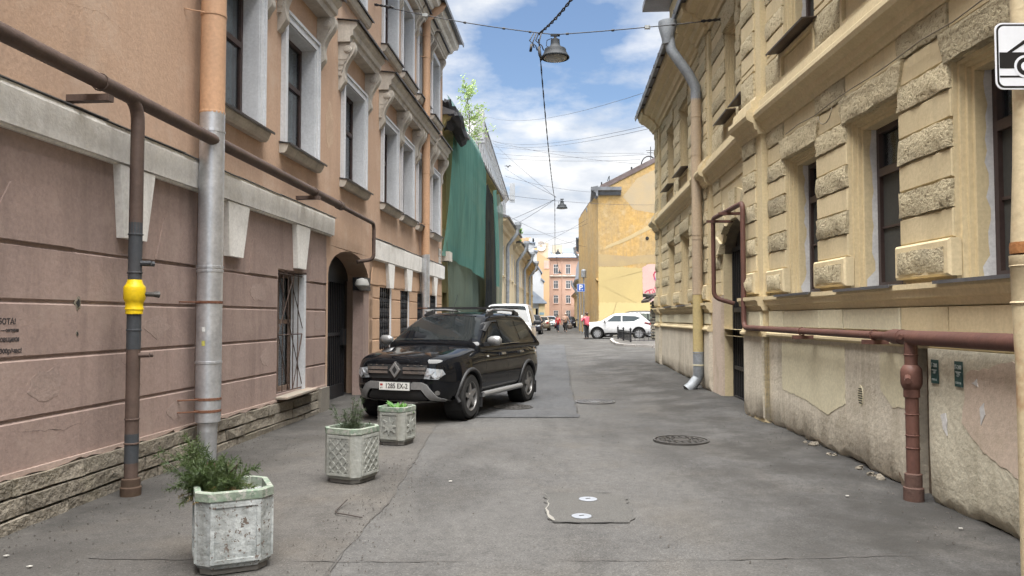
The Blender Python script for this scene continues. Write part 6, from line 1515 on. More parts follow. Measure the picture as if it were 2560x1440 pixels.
# ================================================================== lamps and cables
M_LAMP = surf('lamp_enamel', (.028, .031, .035), (.022, .025, .028), rough=.65, bump=.05, spec=.2); M_LENS = flat('lamp_lens', (.3, .31, .3), .4); M_CAB = flat('cable_black', (.02, .02, .022), .7); M_WIRE = flat('wire_grey', (.05, .055, .065), .6)
def catenary(a, b, sag, n=14): return [a.lerp(b, i / n) - Vector((0, 0, sag * 4 * (i / n) * (1 - i / n))) for i in range(n + 1)]
def wire(a, b, sag, rad, label, name='cable', mat=None, group='thin cables across the street'):
    return tag(MB().tube(catenary(a, b, sag), rad, 5).build(name, mat or M_WIRE, smooth=True), label, 'cable', group)
def lamp(p, k, label):
    t = empty('street_lamp', p - Vector((0, 0, .42 * k)), 0, label, 'street lamp', 'bell lamps hung over the street')
    F = lambda x, y, z: p + Vector((x, y, z)) * k
    MB(F).lathe([(.05, -.03), (.085, -.05), (.09, -.14), (.1, -.17), (.125, -.2), (.14, -.225), (.2, -.235), (.21, -.25), (.215, -.29), (.25, -.36), (.275, -.39), (.275, -.41), (.24, -.415)], 28, cap=False).build('shade', M_LAMP, t, auto=35)
    MB(F).lathe([(.225, -.408), (.2, -.43), (.1, -.445), (.005, -.45)], 24, cap=False).build('lens', M_LENS, t, auto=40)
    mb = MB(F); mb.box(-.09, .09, -.025, .025, .02, .06); mb.tube([F(-.1, 0, -.2), F(-.17, 0, -.17), F(-.16, 0, -.06), F(-.06, 0, -.02)], .008 * k, 5); mb.tube([F(0, 0, .03), F(0, 0, -.05)], .03 * k, 6); mb.build('hanger', M_LAMP, t)
    return t
L1 = at(1388, 93, 14.5); lamp(L1, 1.0, 'nearest bell-shaped lamp hanging over the street')
L2 = at(1405, 500, 37.0); lamp(L2, 1.0, 'second bell-shaped lamp, above the middle of the street')
L3 = at(1395, 625, 76.0); lamp(L3, 1.0, 'third bell-shaped lamp, small, against the salmon building’s roof')
L4 = at(1399, 676, 108.0); lamp(L4, 1.0, 'farthest bell-shaped lamp, in front of the salmon building')
a1, b1 = FL(14.9, 0, 7.72), FF(13.1, -.1, 6.72)
for i, (a, b) in enumerate(((a1, L1 + Vector((0, 0, .05))), (L1 + Vector((0, 0, .05)), b1))):
    t = empty('span_wire', a, 0, ['left half of the span wire, from the peach wall to the nearest lamp', 'right half of the span wire, from the nearest lamp to the yellow wall'][i], 'span wire')
    pts = catenary(a, b, .02 if i else .06); MB().tube(pts, .01, 5).build('wire', M_CAB, t, smooth=True)
    for u in ((.05, .12, .55, .75, .9) if i == 0 else (.1, .4, .62, .75)):
        k = int(u * 14); MB().tube([pts[k], pts[k] + (pts[k + 1] - pts[k]).normalized() * .05], .022, 6).build('clip', M_CAB, t)
    k = pts[4] if i == 0 else pts[8]; MB().box(k.x - .05, k.x + .05, k.y - .03, k.y + .03, k.z - .03, k.z + .03).build('insulator', M_LENS, t)
    e = a if i == 0 else b; d = (b - a).normalized() * (1 if i == 0 else -1)
    mb = MB(); mb.tube([e + d * .05 * q for q in range(9)], [.03 if q % 2 else .015 for q in range(9)], 6); mb.build('turnbuckle', M_BLACKIRON, t)
MB  # long twisted feeder down the street
K1, K2 = at(1347, 98, 14.5), at(1387, 497, 37.0)
fd = empty('feeder_cable', K1, 0, 'dark twisted feeder cable running down the middle of the street', 'cable')
def twist(a, b, sag, rad, amp, n):
    base = catenary(a, b, sag, n); out = []
    for ph in (0, PI):
        out.append([p + Vector((math.cos(i * 1.3 + ph) * amp, 0, math.sin(i * 1.3 + ph) * amp)) for i, p in enumerate(base)])
    return out
for a, b, sag, n, rad, amp in ((at(1450, -30, 11.6), K1 + Vector((0, 0, .1)), .06, 26, .013, .018), (K1, K2, .45, 70, .009, .01), (K2, L3 + Vector((-.3, 0, .1)), .7, 60, .011, .01), (L3 + Vector((-.3, 0, .1)), L4 + Vector((0, 0, .1)), .4, 10, .014, .01)):
    for pth in twist(a, b, sag, rad, amp, n): MB().tube(pth, rad, 5).build('strand', M_CAB, fd, smooth=True)
mb = MB()
for i in range(4): q = K1 + Vector((-.12 + .06 * i, 0, -.08 - .05 * (i % 2))); mb.tube([K1 + Vector((.05 * i - .1, 0, .12)), q + Vector((-.06, 0, .05)), q, q + Vector((.03, 0, -.09))], .012, 5)
mb.tube([K1 + Vector((.0, 0, -.15)), K1 + Vector((.02, 0, -.3)), K1 + Vector((.05, 0, -.42))], [.03, .035, .015], 6); mb.tube([K1 + Vector((-.14, 0, -.1)), K1 + Vector((-.16, 0, -.24))], [.03, .03], 6); mb.build('splice', M_CAB, fd, smooth=True)
G_ = [  # (left px, Y, right px, Y, sag, label)
    ((1215, 291), 60, (1640, 222), 21.5, .6, 'single thin cable high above the street, topmost of the crossing ones'),
    ((1225, 350), 66, (1640, 309), 21.8, .5, 'thin cable to the yellow corner, upper of the close pair'),
    ((1225, 357), 66, (1640, 318), 21.8, .5, 'thin cable to the yellow corner, lower of the close pair'),
    ((1232, 353), 70, (1600, 410), 59, .3, 'cable slanting from the tall block down to the ochre roof'),
    ((1228, 366), 70, (1610, 383), 59, .2, 'level cable to the ochre roof hoop, first of three'),
    ((1240, 384), 72, (1625, 385), 59, .3, 'level cable to the ochre roof hoop, second of three'),
    ((1250, 395), 74, (1600, 399), 59, .2, 'level cable to the ochre roof hoop, third of three'),
    ((1228, 352), 70, (1390, 494), 37, .1, 'diagonal stay from the tall block to the second lamp'),
    ((1262, 420), 80, (1390, 492), 37, .1, 'second diagonal stay to the second lamp'),
    ((1250, 486), 45, (1640, 512), 58, .2, 'span wire of the second lamp to the ochre wall'),
    ((1262, 440), 60, (1475, 480), 64, .2, 'cable from the tall block to the ochre cornice'),
    ((1250, 560), 46, (1388, 498), 37, .05, 'stay from the cream house up to the second lamp'),
    ((1290, 560), 50, (1385, 500), 37, .05, 'lower stay from the cream house up to the second lamp'),
    ((1300, 585), 62, (1478, 555), 66, .4, 'cable between cream house and ochre drainpipe'),
    ((1310, 600), 66, (1450, 600), 80, .4, 'cable between cream house and the drab house'),
    ((1320, 618), 70, (1470, 590), 78, .3, 'rising cable to the cornice of the drab house'),
    ((1270, 540), 50, (1480, 620), 70, .3, 'falling cable from cream eaves to the ochre wall'),
    ((1316, 626), 72, (1480, 540), 66, .2, 'steep cable from the straw house to the ochre wall')]
for (a, Ya, b, Yb, sag, lab) in G_: wire(at(*a, Ya), at(*b, Yb), sag, .011 if min(Ya, Yb) > 30 else .007, lab)
mb = MB(); q = at(1270, 417, 60)
mb.tube([q + Vector((-.3, 0, .05)), q + Vector((-.12, 0, .08)), q], [.01, .04, .05], 5); mb.tube([q, q + Vector((.14, 0, .1)), q + Vector((.3, 0, .03))], [.05, .04, .01], 5); mb.tube([q + Vector((0, -.2, -.02)), q + Vector((0, .2, 0))], [.03, .05], 5)
tag(mb.build('bird', M_CAB), 'small dark bird flying left of the long cable', 'bird')
# ================================================================== cars
from mathutils.bvhtree import BVHTree
def eval_copy(o):
    dg = bpy.context.evaluated_depsgraph_get(); dg.update()
    return bpy.data.meshes.new_from_object(o.evaluated_get(dg))
def loft_mesh(rings, name):
    """rings of half sections (y >= 0, bottom centre to top centre) mirrored into a closed skin"""
    v, f, idx = [], [], []
    for x, half in rings:
        row = []
        full = half + [(-y, z) for y, z in half[-2:0:-1]]
        for y, z in full: v.append((x, y, z)); row.append(len(v) - 1)
        idx.append(row)
    n = len(idx[0])
    for A_, B_ in zip(idx, idx[1:]):
        for k in range(n): f.append([A_[k], A_[(k + 1) % n], B_[(k + 1) % n], B_[k]])
    h = n // 2
    for R_ in (idx[0], idx[-1]):          # end caps as strips of quads
        for k in range(h):
            a, b, c, d = R_[k], R_[k + 1], R_[(n - k - 1) % n], R_[(n - k) % n]
            q = []
            for t in (a, b, c, d):
                if t not in q: q.append(t)
            if len(q) > 2: f.append(q)
    me = bpy.data.meshes.new(name); me.from_pydata(v, [], f)
    bm = bmesh.new(); bm.from_mesh(me); bmesh.ops.recalc_face_normals(bm, faces=bm.faces); bm.to_mesh(me); bm.free()
    return me
M_TYRE = surf('tyre_rubber', (.018, .018, .018), (.03, .029, .028), rough=.85, bump=.2, bscale=40); M_RIM = surf('alloy_grey', (.3, .29, .28), (.24, .235, .23), rough=.35, metal=.7, bump=0); M_RIMW = surf('alloy_silver', (.55, .55, .56), rough=.3, metal=.7, bump=0)
M_CGL = surf('car_glass', (.012, .014, .015), (.018, .02, .02), rough=.03, bump=0, spec=.28); M_BLKP = surf('black_plastic', (.022, .022, .023), (.03, .03, .031), rough=.55, bump=.1, bscale=200)
M_CHR = surf('chrome_dull', (.5, .49, .47), (.4, .39, .38), rough=.2, metal=.9, bump=0); M_SILV = surf('satin_silver', (.32, .32, .32), (.27, .27, .27), rough=.4, metal=.55, bump=0); M_HEAD = surf('headlamp_glass', (.45, .47, .5), (.3, .32, .34), rough=.06, bump=0, spec=.8, metal=.35, vs_=9); M_TAIL = surf('tail_lamp', (.35, .015, .02), (.25, .01, .012), rough=.1, bump=0, spec=.7)
M_WELL = flat('wheel_well', (.008, .008, .008), .95); M_PLW = flat('plate_white', (.7, .7, .66), .5, var=.04)
def wheel_meshes(r, w, mat_rim, spokes):
    t = MB().lathe([(r * .66, -w * .5), (r * .9, -w * .5), (r * .985, -w * .4), (r, -w * .25), (r, w * .25), (r * .985, w * .4), (r * .9, w * .5), (r * .66, w * .5), (r * .66, w * .2)], 32, axis='y', cap=False)
    rm = MB().lathe([(r * .67, w * .49), (r * .63, w * .47), (r * .60, w * .3), (r * .6, -w * .4)], 32, axis='y', cap=False)
    for k in range(spokes):
        a = 2 * PI * k / spokes + .2
        def q(rad, off): return (math.cos(a) * rad - math.sin(a) * off, math.sin(a) * rad + math.cos(a) * off)
        rm.ext([q(r * .08, -.05), q(r * .62, -.026), q(r * .62, .026), q(r * .08, .05)], w * .3, w * .44)
    rm.lathe([(r * .2, w * .3), (r * .2, w * .45), (r * .12, w * .47), (.002, w * .47)], 16, axis='y', cap=False)
    dk = MB().lathe([(r * .63, w * .18), (.002, w * .18)], 24, axis='y', cap=False)
    return t, rm, dk
def car(name, loc, heading, label, S):
    L, W, H, wb, fo, wr = S['L'], S['W'], S['H'], S['wb'], S['fo'], S['wr']; hw = W / 2
    xf = L / 2; xr = -L / 2; xa = xf - fo; xb_ = xa - wb
    zb, zn, zc, zbelt = S.get('zb', .22), S['zn'], S['zc'], S['zbelt']; xc, xw, xrr, xrb, zd = S['xc'], S['xw'], S['xrr'], S['xrb'], S['zd']
    t = empty(name, loc, heading, label, 'car', S.get('group', 'cars parked in the street'))
    sk = S.get('scale', 1.0)
    if sk != 1.0: t.scale = (sk, sk, sk); WM[t.name] = WM[t.name] @ Matrix.Scale(sk, 4)
    def sec(x, w, b, zt, crown=.03):
        zs = zt - .10; mid = lerp(b, zs, .5)
        return (x, [(0, b), (w * .78, b), (w * .95, b + .07), (w, mid - .05), (w * .995, mid + .12), (w * .955, zs), (w * .86, zt - .015), (w * .5, zt + crown * .6), (0, zt + crown)])
    low = [sec(xf + .01, hw * .40, zb + .2, zn - .10, .02), sec(xf - .02, hw * .66, zb + .07, zn - .045), sec(xf - .13, hw * .84, zb + .03, zn), sec(xf - .30, hw * .945, zb, lerp(zn, zc, .2)), sec(xf - .5, hw * .99, zb, lerp(zn, zc, .35)), sec(xa, hw, zb, lerp(zn, zc, .62)), sec(xc + .1, hw, zb, zc), sec(lerp(xc, xrb, .35), hw * .99, zb, zbelt), sec(lerp(xc, xrb, .7), hw * .99, zb, zbelt + .01), sec(xb_, hw, zb, zbelt + .03), sec(xr + .42, hw * .985, zb, lerp(zd, zbelt, .3) + .02), sec(xr + .12, hw * .94, zb + .05, zd), sec(xr + .03, hw * .86, zb + .12, zd - .06), sec(xr, hw * .74, zb + .25, zd - .14, .02)]
    y0, ty = hw * .965, S.get('tum', .5)
    def gy(z): return y0 - ty * max(0, z - zbelt) - .01
    def gsec(x, z):
        e = .05
        zl = zbelt - .06; z = z + .02
        ze = max(zl + .03, z - e)
        return (x, [(0, zl - .05), (gy(zl) * .96, zl - .05), (gy(zl), zl), (lerp(gy(zl), gy(ze), .5), lerp(zl, ze, .5)), (gy(ze) + .012, ze), (gy(ze) - .05, z + .004), (gy(ze) * .45, z + .026), (0, z + .032)])
    cab = []
    for k, (x, z) in enumerate(((xc + .04, zc - .02), (xc - .02, zc + .03), (lerp(xc, xw, .5), lerp(zc, H - .05, .54)), (xw + .06, H - .085), (xw - .12, H - .035), (lerp(xw, xrr, .45), H - .012), (xrr + .1, H - .03), (xrr - .04, H - .075), (lerp(xrr, xrb, .55), lerp(H - .08, zd, .5)), (xrb + .02, zd + .03), (xrb - .04, zd - .03))):
        cab.append(gsec(x, z))
    objs = []
    for rings in (low, cab):
        me = loft_mesh(rings, 'tmp'); o = bpy.data.objects.new('tmp', me); COL.objects.link(o)
        m = o.modifiers.new('s', 'SUBSURF'); m.levels = m.render_levels = 2
        objs.append(o)
    # wheel arches cut out of the lower body
    wells = MB()
    for x in (xa, xb_):
        for sd in (-1, 1):
            prof = [(wr * 1.17, sd * (hw - .32)), (wr * 1.17, sd * (hw + .2))]
            wells.lathe(prof, 32, x, wr * 1.02, axis='y')
    wo = wells.build('tmp_wells', M_WELL); me = eval_copy(objs[0]); lo = bpy.data.objects.new('tmp2', me); COL.objects.link(lo)
    bmod = lo.modifiers.new('b', 'BOOLEAN'); bmod.operation = 'DIFFERENCE'; bmod.object = wo; bmod.solver = 'EXACT'
    lme = eval_copy(lo); cme = eval_copy(objs[1])
    for o in (objs[0], objs[1], lo, wo): bpy.data.objects.remove(o)
    pm = S['paint']
    def put(me, nm, mat, parent=t, ang=40):
        me.materials.clear(); me.materials.append(mat); me.name = nm
        me.polygons.foreach_set('use_smooth', [True] * len(me.polygons))
        me.polygons.foreach_set('material_index', [0] * len(me.polygons))
        try: me.set_sharp_from_angle(angle=math.radians(ang))
        except Exception: pass
        o = bpy.data.objects.new(nm, me); COL.objects.link(o); o.parent = parent; return o
    # collision tree for conforming trim
    vv = [tuple(v.co) for v in lme.vertices]; ff = [tuple(p.vertices) for p in lme.polygons]; n0 = len(vv); vv += [tuple(v.co) for v in cme.vertices]; ff += [tuple(i + n0 for i in p.vertices) for p in cme.polygons]
    tree_ = BVHTree.FromPolygons(vv, ff)
    body = put(lme, 'body', pm); cabin = put(cme, 'cabin', pm)
    for x in (xa, xb_):
        for sd in (-1, 1): MB().lathe([(wr * 1.16, sd * (hw - .02)), (wr * 1.16, sd * (hw - .31)), (.01, sd * (hw - .31))], 24, x, wr * 1.02, axis='y', cap=False).build('wheel_well', M_WELL, t, world=False)
    def conform(poly, fn, name, mat, parent, lift=.004, thick=.0, cuts=4):
        """polygon in a 2-D chart; fn(u, v) -> (origin, direction); every vertex is dropped on to the body"""
        bm = bmesh.new(); vs_ = [bm.verts.new((u, v, 0)) for u, v in poly]; bm.faces.new(vs_)
        bmesh.ops.triangulate(bm, faces=bm.faces); bmesh.ops.subdivide_edges(bm, edges=bm.edges, cuts=cuts, use_grid_fill=True)
        last = None
        for v in bm.verts:
            o, d = fn(v.co.x, v.co.y); o = Vector(o); d = Vector(d).normalized(); hit = tree_.ray_cast(o, d, 2.5)
            if hit[0] is None or (last is not None and (hit[0] - last).length > .9):
                q = o + d * ((last - o).dot(d) if last is not None else 1.0); nr = tree_.find_nearest(q); v.co = nr[0] + nr[1] * lift
            elif d.x < -.9 and hit[0].x < xf - .5:
                nr = tree_.find_nearest(Vector((xf - .22, o.y, o.z))); v.co = nr[0] + nr[1] * lift
            else: v.co = hit[0] - d * lift; last = hit[0]
        if thick:
            g = bmesh.ops.extrude_face_region(bm, geom=list(bm.faces)); o, d = fn(*poly[0]); dn = Vector(d).normalized()
            for e in g['geom']:
                if isinstance(e, bmesh.types.BMVert): e.co -= dn * thick
        bmesh.ops.recalc_face_normals(bm, faces=bm.faces)
        me = bpy.data.meshes.new(name); bm.to_mesh(me); bm.free()
        if not thick:
            o, d = fn(*poly[0]); dn = Vector(d)
            if len(me.polygons) and sum((p.normal.dot(dn) for p in me.polygons)) > 0: me.flip_normals()
        return put(me, name, mat, parent, 35)
    front = lambda y, z: ((xf + 1, y, z), (-1, 0, 0)); rear = lambda y, z: ((xr - 1, y, z), (1, 0, 0))
    side = lambda sd: (lambda x, z: ((x, sd * (hw + 1), z), (0, -sd, 0)))
    # glass
    wsn = Vector((H - zc, 0, xc - xw)).normalized()
    def ws(y, v): p = Vector((lerp(xc - .03, xw + .02, v), y, lerp(zc + .03, H - .07, v))); return (p + wsn * .6, -wsn)
    yb, yt = gy(zc + .02) - .06, gy(H - .1) - .09
    conform([(-yb, .03), (yb, .03), (yt, .95), (-yt, .95)], ws, 'windscreen', M_CGL, cabin, .006, cuts=6)
    rn = Vector((-(H - zd), 0, -(xrb - xrr))).normalized(); rn = Vector((-abs(H - zd), 0, abs(xrr - xrb))).normalized()
    def rw(y, v): p = Vector((lerp(xrb, xrr, v), y, lerp(zd + .06, H - .08, v))); return (p + rn * .6, -rn)
    conform([(-yb + .08, .05), (yb - .08, .05), (yt, .92), (-yt, .92)], rw, 'rear_window', M_CGL, cabin, .006, cuts=5)
    for sd in (-1, 1):
        for pts in S['side']: conform(pts, side(sd), 'side_window', S.get('sglass', M_CGL), cabin, .005, cuts=5)
    # wheels
    ty_, rm_, dk_ = wheel_meshes(wr, S.get('ww', .22), S['rim'], S.get('spokes', 5)); first = None
    for x in (xa, xb_):
        for sd in (-1, 1):
            tm = MB(); M_ = Matrix.Translation((x, sd * (hw - .125), wr)) @ (Matrix.Identity(4) if sd > 0 else Matrix.Rotation(PI, 4, 'Z'))
            for src, nm, mat in ((ty_, 'wheel', M_TYRE),):
                m2 = MB(); m2.v = [M_ @ v for v in src.v]; m2.f = src.f; wobj = m2.build(nm, mat, t, auto=35, world=False)
            m2 = MB(); m2.v = [M_ @ v for v in rm_.v]; m2.f = rm_.f; m2.build('rim', S['rim'], wobj, auto=30, world=False)
            m2 = MB(); m2.v = [M_ @ v for v in dk_.v]; m2.f = dk_.f; m2.build('brake_drum', M_WELL, wobj, world=False)
    # lamps, mirrors, plate
    for sd in (-1, 1):
        for pts in S['head']: conform([(sd * u, v) for u, v in pts], front, 'headlight', M_HEAD, t, .004, .012)
        for pts in S['tail']: conform([(sd * u, v) for u, v in pts], rear, 'tail_light', M_TAIL, t, .004, .012)
        if S.get('sidetail'):
            conform(S['sidetail'], side(sd), 'tail_light', M_TAIL, t, .004, .01)
        mz = zbelt + .1; mx = xc - .22
        m2 = MB(lambda a, b, c: Vector((mx + a, sd * (hw + .0 + b), mz + c)))
        m2.lathe([(.01, -.13), (.05, -.12), (.085, -.06), (.092, .02), (.085, .09), (.05, .12), (.01, .125)], 14, 0, 0)
        for v in m2.v: v.x = mx + (v.x - mx) * .75; dz = v.z - mz; dy = (abs(v.y) - hw); v.z = mz + dy * .9; v.y = sd * (hw + .12 + dz * .95)
        m2.build('mirror', S.get('mirror', pm), t, auto=50, world=False)
        MB().box(mx - .03, mx + .04, sd * (hw - .06), sd * (hw + .06), mz - .09, mz - .03).build('mirror_arm', M_BLKP, t, world=False)
        for hx in S.get('handles', ()): conform([(hx - .09, zbelt - .16), (hx + .09, zbelt - .16), (hx + .09, zbelt - .12), (hx - .09, zbelt - .12)], side(sd), 'door_handle', S.get('handlem', pm), t, .012, .02, 1)
        for sx in S.get('seams', ()): conform([(sx - .004, zb + .16), (sx + .004, zb + .16), (sx + .004, zbelt - .03), (sx - .004, zbelt - .03)], side(sd), 'door_gap', M_WELL, t, .0025, 0, 3)
        if S.get('arch'):
            for x in (xa, xb_):
                a2 = MB(); pr = []
                for k in range(17):
                    an = PI * k / 16 * 1.1 - .157; pr.append((x + math.cos(an) * wr * 1.2, wr * 1.02 + math.sin(an) * wr * 1.2))
                pts = []
                for px, pz in pr:
                    hit = tree_.ray_cast(Vector((px, sd * (hw + 1), pz)), Vector((0, -sd, 0)), 2.0)
                    pts.append(Vector((px, (hit[0].y if hit[0] is not None and abs(hit[0].y) > hw - .2 else sd * (hw - .03)), pz)))
                a2.tube(pts, .032, 8); a2.build('arch_trim', S['arch'], t, auto=50, world=False)
    if S.get('sill'): 
        for sd in (-1, 1): conform([(xb_ + wr * 1.2, zb + .02), (xa - wr * 1.2, zb + .02), (xa - wr * 1.2, zb + .14), (xb_ + wr * 1.2, zb + .14)], side(sd), 'sill_trim', S['sill'], t, .006, .01, 3)
    for pts in S.get('grille', ()): conform(pts, front, 'grille', M_BLKP, t, .005, .004)
    for pts in S.get('fascia', ()): conform(pts, front, 'bumper_trim', M_BLKP, t, .005, .004)
    if S.get('plate_r'):
        hx = tree_.ray_cast(Vector((xr - 1, 0, S['plate_r'])), Vector((1, 0, 0)), 2)[0]; MB().box(hx.x - .02, hx.x + .01, -.26, .26, S['plate_r'] - .055, S['plate_r'] + .055).build('number_plate', M_PLW, t, world=False)
    if S.get('plate_f'):
        hx = tree_.ray_cast(Vector((xf + 1, 0, S['plate_f'])), Vector((-1, 0, 0)), 2)[0]; MB().box(hx.x - .01, hx.x + .02, -.26, .26, S['plate_f'] - .055, S['plate_f'] + .055).build('number_plate', M_PLW, t, world=False)
    return t, tree_, conform, dict(front=front, rear=rear, side=side, xa=xa, xb=xb_, hw=hw, body=body, cabin=cabin, gy=gy)
# ---- the black off-roader
BLK = paint('paint_black', (.006, .0065, .008))
SUV = dict(scale=.905, L=4.32, W=1.80, H=1.66, wb=2.67, fo=.82, wr=.345, ww=.235, zb=.27, zn=.98, zc=1.13, zbelt=1.10, xc=.92, xw=.14, xrr=-1.62, xrb=-2.08, zd=1.06, tum=.42, paint=BLK, rim=M_RIM, spokes=5, mirror=M_SILV, arch=M_BLKP, handles=(-.08, -1.0), handlem=M_CHR, seams=(.72, -.28, -1.12), group='cars parked along the left kerb',
    side=[[(.62, 1.13), (.02, 1.12), (-.12, 1.13), (-.12, 1.54), (.16, 1.53)], [(-.2, 1.13), (-.98, 1.15), (-.92, 1.54), (-.2, 1.545)], [(-1.08, 1.17), (-1.6, 1.24), (-1.66, 1.3), (-1.45, 1.48), (-1.02, 1.53)]],
    head=[[(.47, .665), (.67, .65), (.755, .73), (.72, .80), (.52, .825)]], tail=[[(.6, .8), (.74, .8), (.72, 1.06), (.62, 1.06)]], sill=None,
    grille=[[(-.5, .66), (.5, .66), (.52, .87), (-.52, .87)], [(-.4, .30), (.4, .30), (.5, .35), (.42, .48), (-.42, .48), (-.5, .35)]])
fl, rl = Vector((-.63, 10.93)), Vector((.24, 13.20))
hd = math.atan2(fl.y - rl.y, fl.x - rl.x); lf = Vector((-math.sin(hd), math.cos(hd))); cc = (fl + rl) / 2 - lf * .75
t, tr, conform, K = car('black_offroader', (cc.x, cc.y, gz(cc.x, cc.y) + .018), hd, 'black off-road car with roof rails parked at an angle by the gateway', SUV)
front, sideL = K['front'], K['side']
for sd in (-1, 1):
    for z in (.815, .755): conform([(sd * .13, z - .02), (sd * .50, z - .024), (sd * .5, z + .02), (sd * .13, z + .02)][::sd], front, 'grille_bar', M_CHR, t, .008, .02, 2)
    for k in range(3): conform([(sd * (.2 + .11 * k), .855), (sd * (.235 + .11 * k), .855), (sd * (.235 + .11 * k), .868), (sd * (.2 + .11 * k), .868)], front, 'grille_tab', M_CHR, t, .01, .015, 1)
    # lamp outlines
    for a, b in (((.49, .72), (.53, .80)), ((.49, .715), (.58, .725)), ((.58, .725), (.63, .79)), ((.60, .70), (.64, .67)), ((.64, .67), (.72, .71)), ((.72, .71), (.72, .77))):
        dv = Vector((b[0] - a[0], b[1] - a[1])).normalized(); v = Vector((-dv.y, dv.x)) * .007
        conform([(sd * (a[0] + v.x), a[1] + v.y), (sd * (a[0] - v.x), a[1] - v.y), (sd * (b[0] - v.x), b[1] - v.y), (sd * (b[0] + v.x), b[1] + v.y)], front, 'lamp_outline', M_RIMW, t, .018, .006, 2)
    conform([(sd * .56, .67), (sd * .64, .665), (sd * .58, .715)], front, 'lamp_bezel', M_BLKP, t, .017, .004, 2)
    # silver guard: leg sweeping down and out
    conform([(sd * u, v) for u, v in ((.26, .585), (.30, .61), (.44, .61), (.52, .575), (.66, .39), (.76, .32), (.72, .30), (.56, .335), (.44, .5), (.26, .5))], front, 'skid_plate', M_SILV, t, .01, .03, 5)
    conform([(sd * (.66 + math.cos(k * PI / 7) * .032), .45 + math.sin(k * PI / 7) * .036) for k in range(14)], front, 'fog_lamp', M_RIM, t, .006, .012, 1)
    # side step
    m = MB(); m.tube([Vector((K['xa'] - .42, sd * .9, .335)), Vector((K['xb'] + .46, sd * .9, .335))], .045, 10); m.build('side_step', M_SILV, t, auto=50, world=False)
    # roof rail
    ry = sd * .60
    for x0, x1 in ((.06, -.2), (-1.25, -1.5)):
        m = MB(); m.sweep([(ry - .03, 1.6), (ry + .03, 1.6), (ry + .022, 1.73), (ry - .022, 1.73)], min(x0, x1), max(x0, x1)); e = [v for v in m.v if v.z > 1.6]
        for v in e:
            if abs(v.x - (x0 if x0 > -1 else x1)) < .01: v.z -= .085
        m.build('rail_foot', M_BLKP, t, world=False)
    m = MB(); m.tube([Vector((.02, ry, 1.69)), Vector((-.2, ry, 1.72)), Vector((-.7, ry, 1.73)), Vector((-1.25, ry, 1.715)), Vector((-1.48, ry, 1.67))], .022, 8); m.build('roof_rail', M_SILV, t, auto=50, world=False)
    conform([(.66, 1.105), (-1.0, 1.128), (-1.0, 1.14), (.66, 1.117)], sideL(sd), 'window_trim', M_CHR, t, .007, .004, 3)
    conform([(.6, 1.47), (.1, 1.53), (-.15, 1.535), (-.15, 1.515), (.1, 1.505), (.5, 1.35), (.55, 1.36)], sideL(sd), 'wind_deflector', M_BLKP, t, .012, .008, 3)
    conform([(.60, .93), (.66, .93), (.66, .955), (.60, .955)], sideL(sd), 'side_repeater', M_PLW, t, .006, .01, 1)
    for x in (K['xa'] - .4, K['xb'] - .41): MB().box(x - .012, x + .012, sd * .66, sd * .9, .13, .36).build('mud_flap', M_BLKP, t, world=False)
conform([(-.27, .5), (.27, .5), (.27, .585), (-.27, .585)], front, 'skid_plate', M_SILV, t, .01, .03, 3)
conform([(-.62, .275), (.62, .275), (.54, .32), (-.54, .32)], front, 'skid_plate', M_SILV, t, .01, .03, 4)
for x in (-.28, -1.2): MB().box(x - .03, x + .03, -.72, .72, 1.745, 1.775).build('cross_bar', M_BLKP, t, world=False)
MB().tube([Vector((.02, -.1, 1.6)), Vector((-.25, -.1, 2.0))], [.006, .003], 5).build('aerial', M_BLKP, t, world=False)
hx = tr.ray_cast(Vector((4, 0, .79)), Vector((-1, 0, 0)), 4)[0].x
FD = lambda s, n, z: Vector((hx + .012 + n, s, .79 + z))
em = MB(FD).ext([(0, -.125), (.1, 0), (0, .125), (-.1, 0)], 0, .028).build('emblem', M_CHR, t, world=False)
MB(FD).ext([(0, -.115), (.088, -.0), (0, .115), (-.088, 0)], .02, .034).build('emblem_face', M_SILV, em, world=False); MB(FD).ext([(0, -.062), (.042, 0), (0, .062), (-.042, 0)], .03, .037).build('emblem_gap', M_BLKP, em, world=False)
MB(FD).ext([(.02, -.16), (.13, -.02), (.12, .03), (0, .13), (-.12, .03), (-.13, -.02), (-.02, -.16)], -.02, .006).build('emblem_base', M_BLKP, em, world=False)
hx2 = max(tr.ray_cast(Vector((4, 0, .54)), Vector((-1, 0, 0)), 4)[0].x, hx - .02) + .05
WMt = wmat(t)
FPl = lambda s, n, z: WMt @ Vector((hx2 + n, -s * -1, .545 + z))
pl = MB().box(hx2 - .03, hx2, -.262, .262, .485, .605).build('number_plate', M_PLW, t, world=False)
MB().box(hx2 - .032, hx2 - .001, -.27, .27, .477, .613).build('plate_frame', M_BLKP, t, world=False)
text('1285 EX-2', .105, M_INK, pl, FPl, .035, .0008, 0, 1, sx=.86, bold=.0022); text('BY', .04, M_INK, pl, FPl, -.222, .0008, -.03, 1)
MB(FPl).box(-.245, -.2, .0003, .001, .005, .035).build('plate_flag', flat('flag_red', (.35, .02, .02), .5), pl)
conform([(-.36, 1.165), (-.25, 1.165), (-.25, 1.22), (-.36, 1.22)], lambda y, z: ((2.0, y - .18, z), (-1, 0, -.3)), 'sticker', flat('sticker_teal', (.03, .22, .2), .4), t, .008, 0, 1)
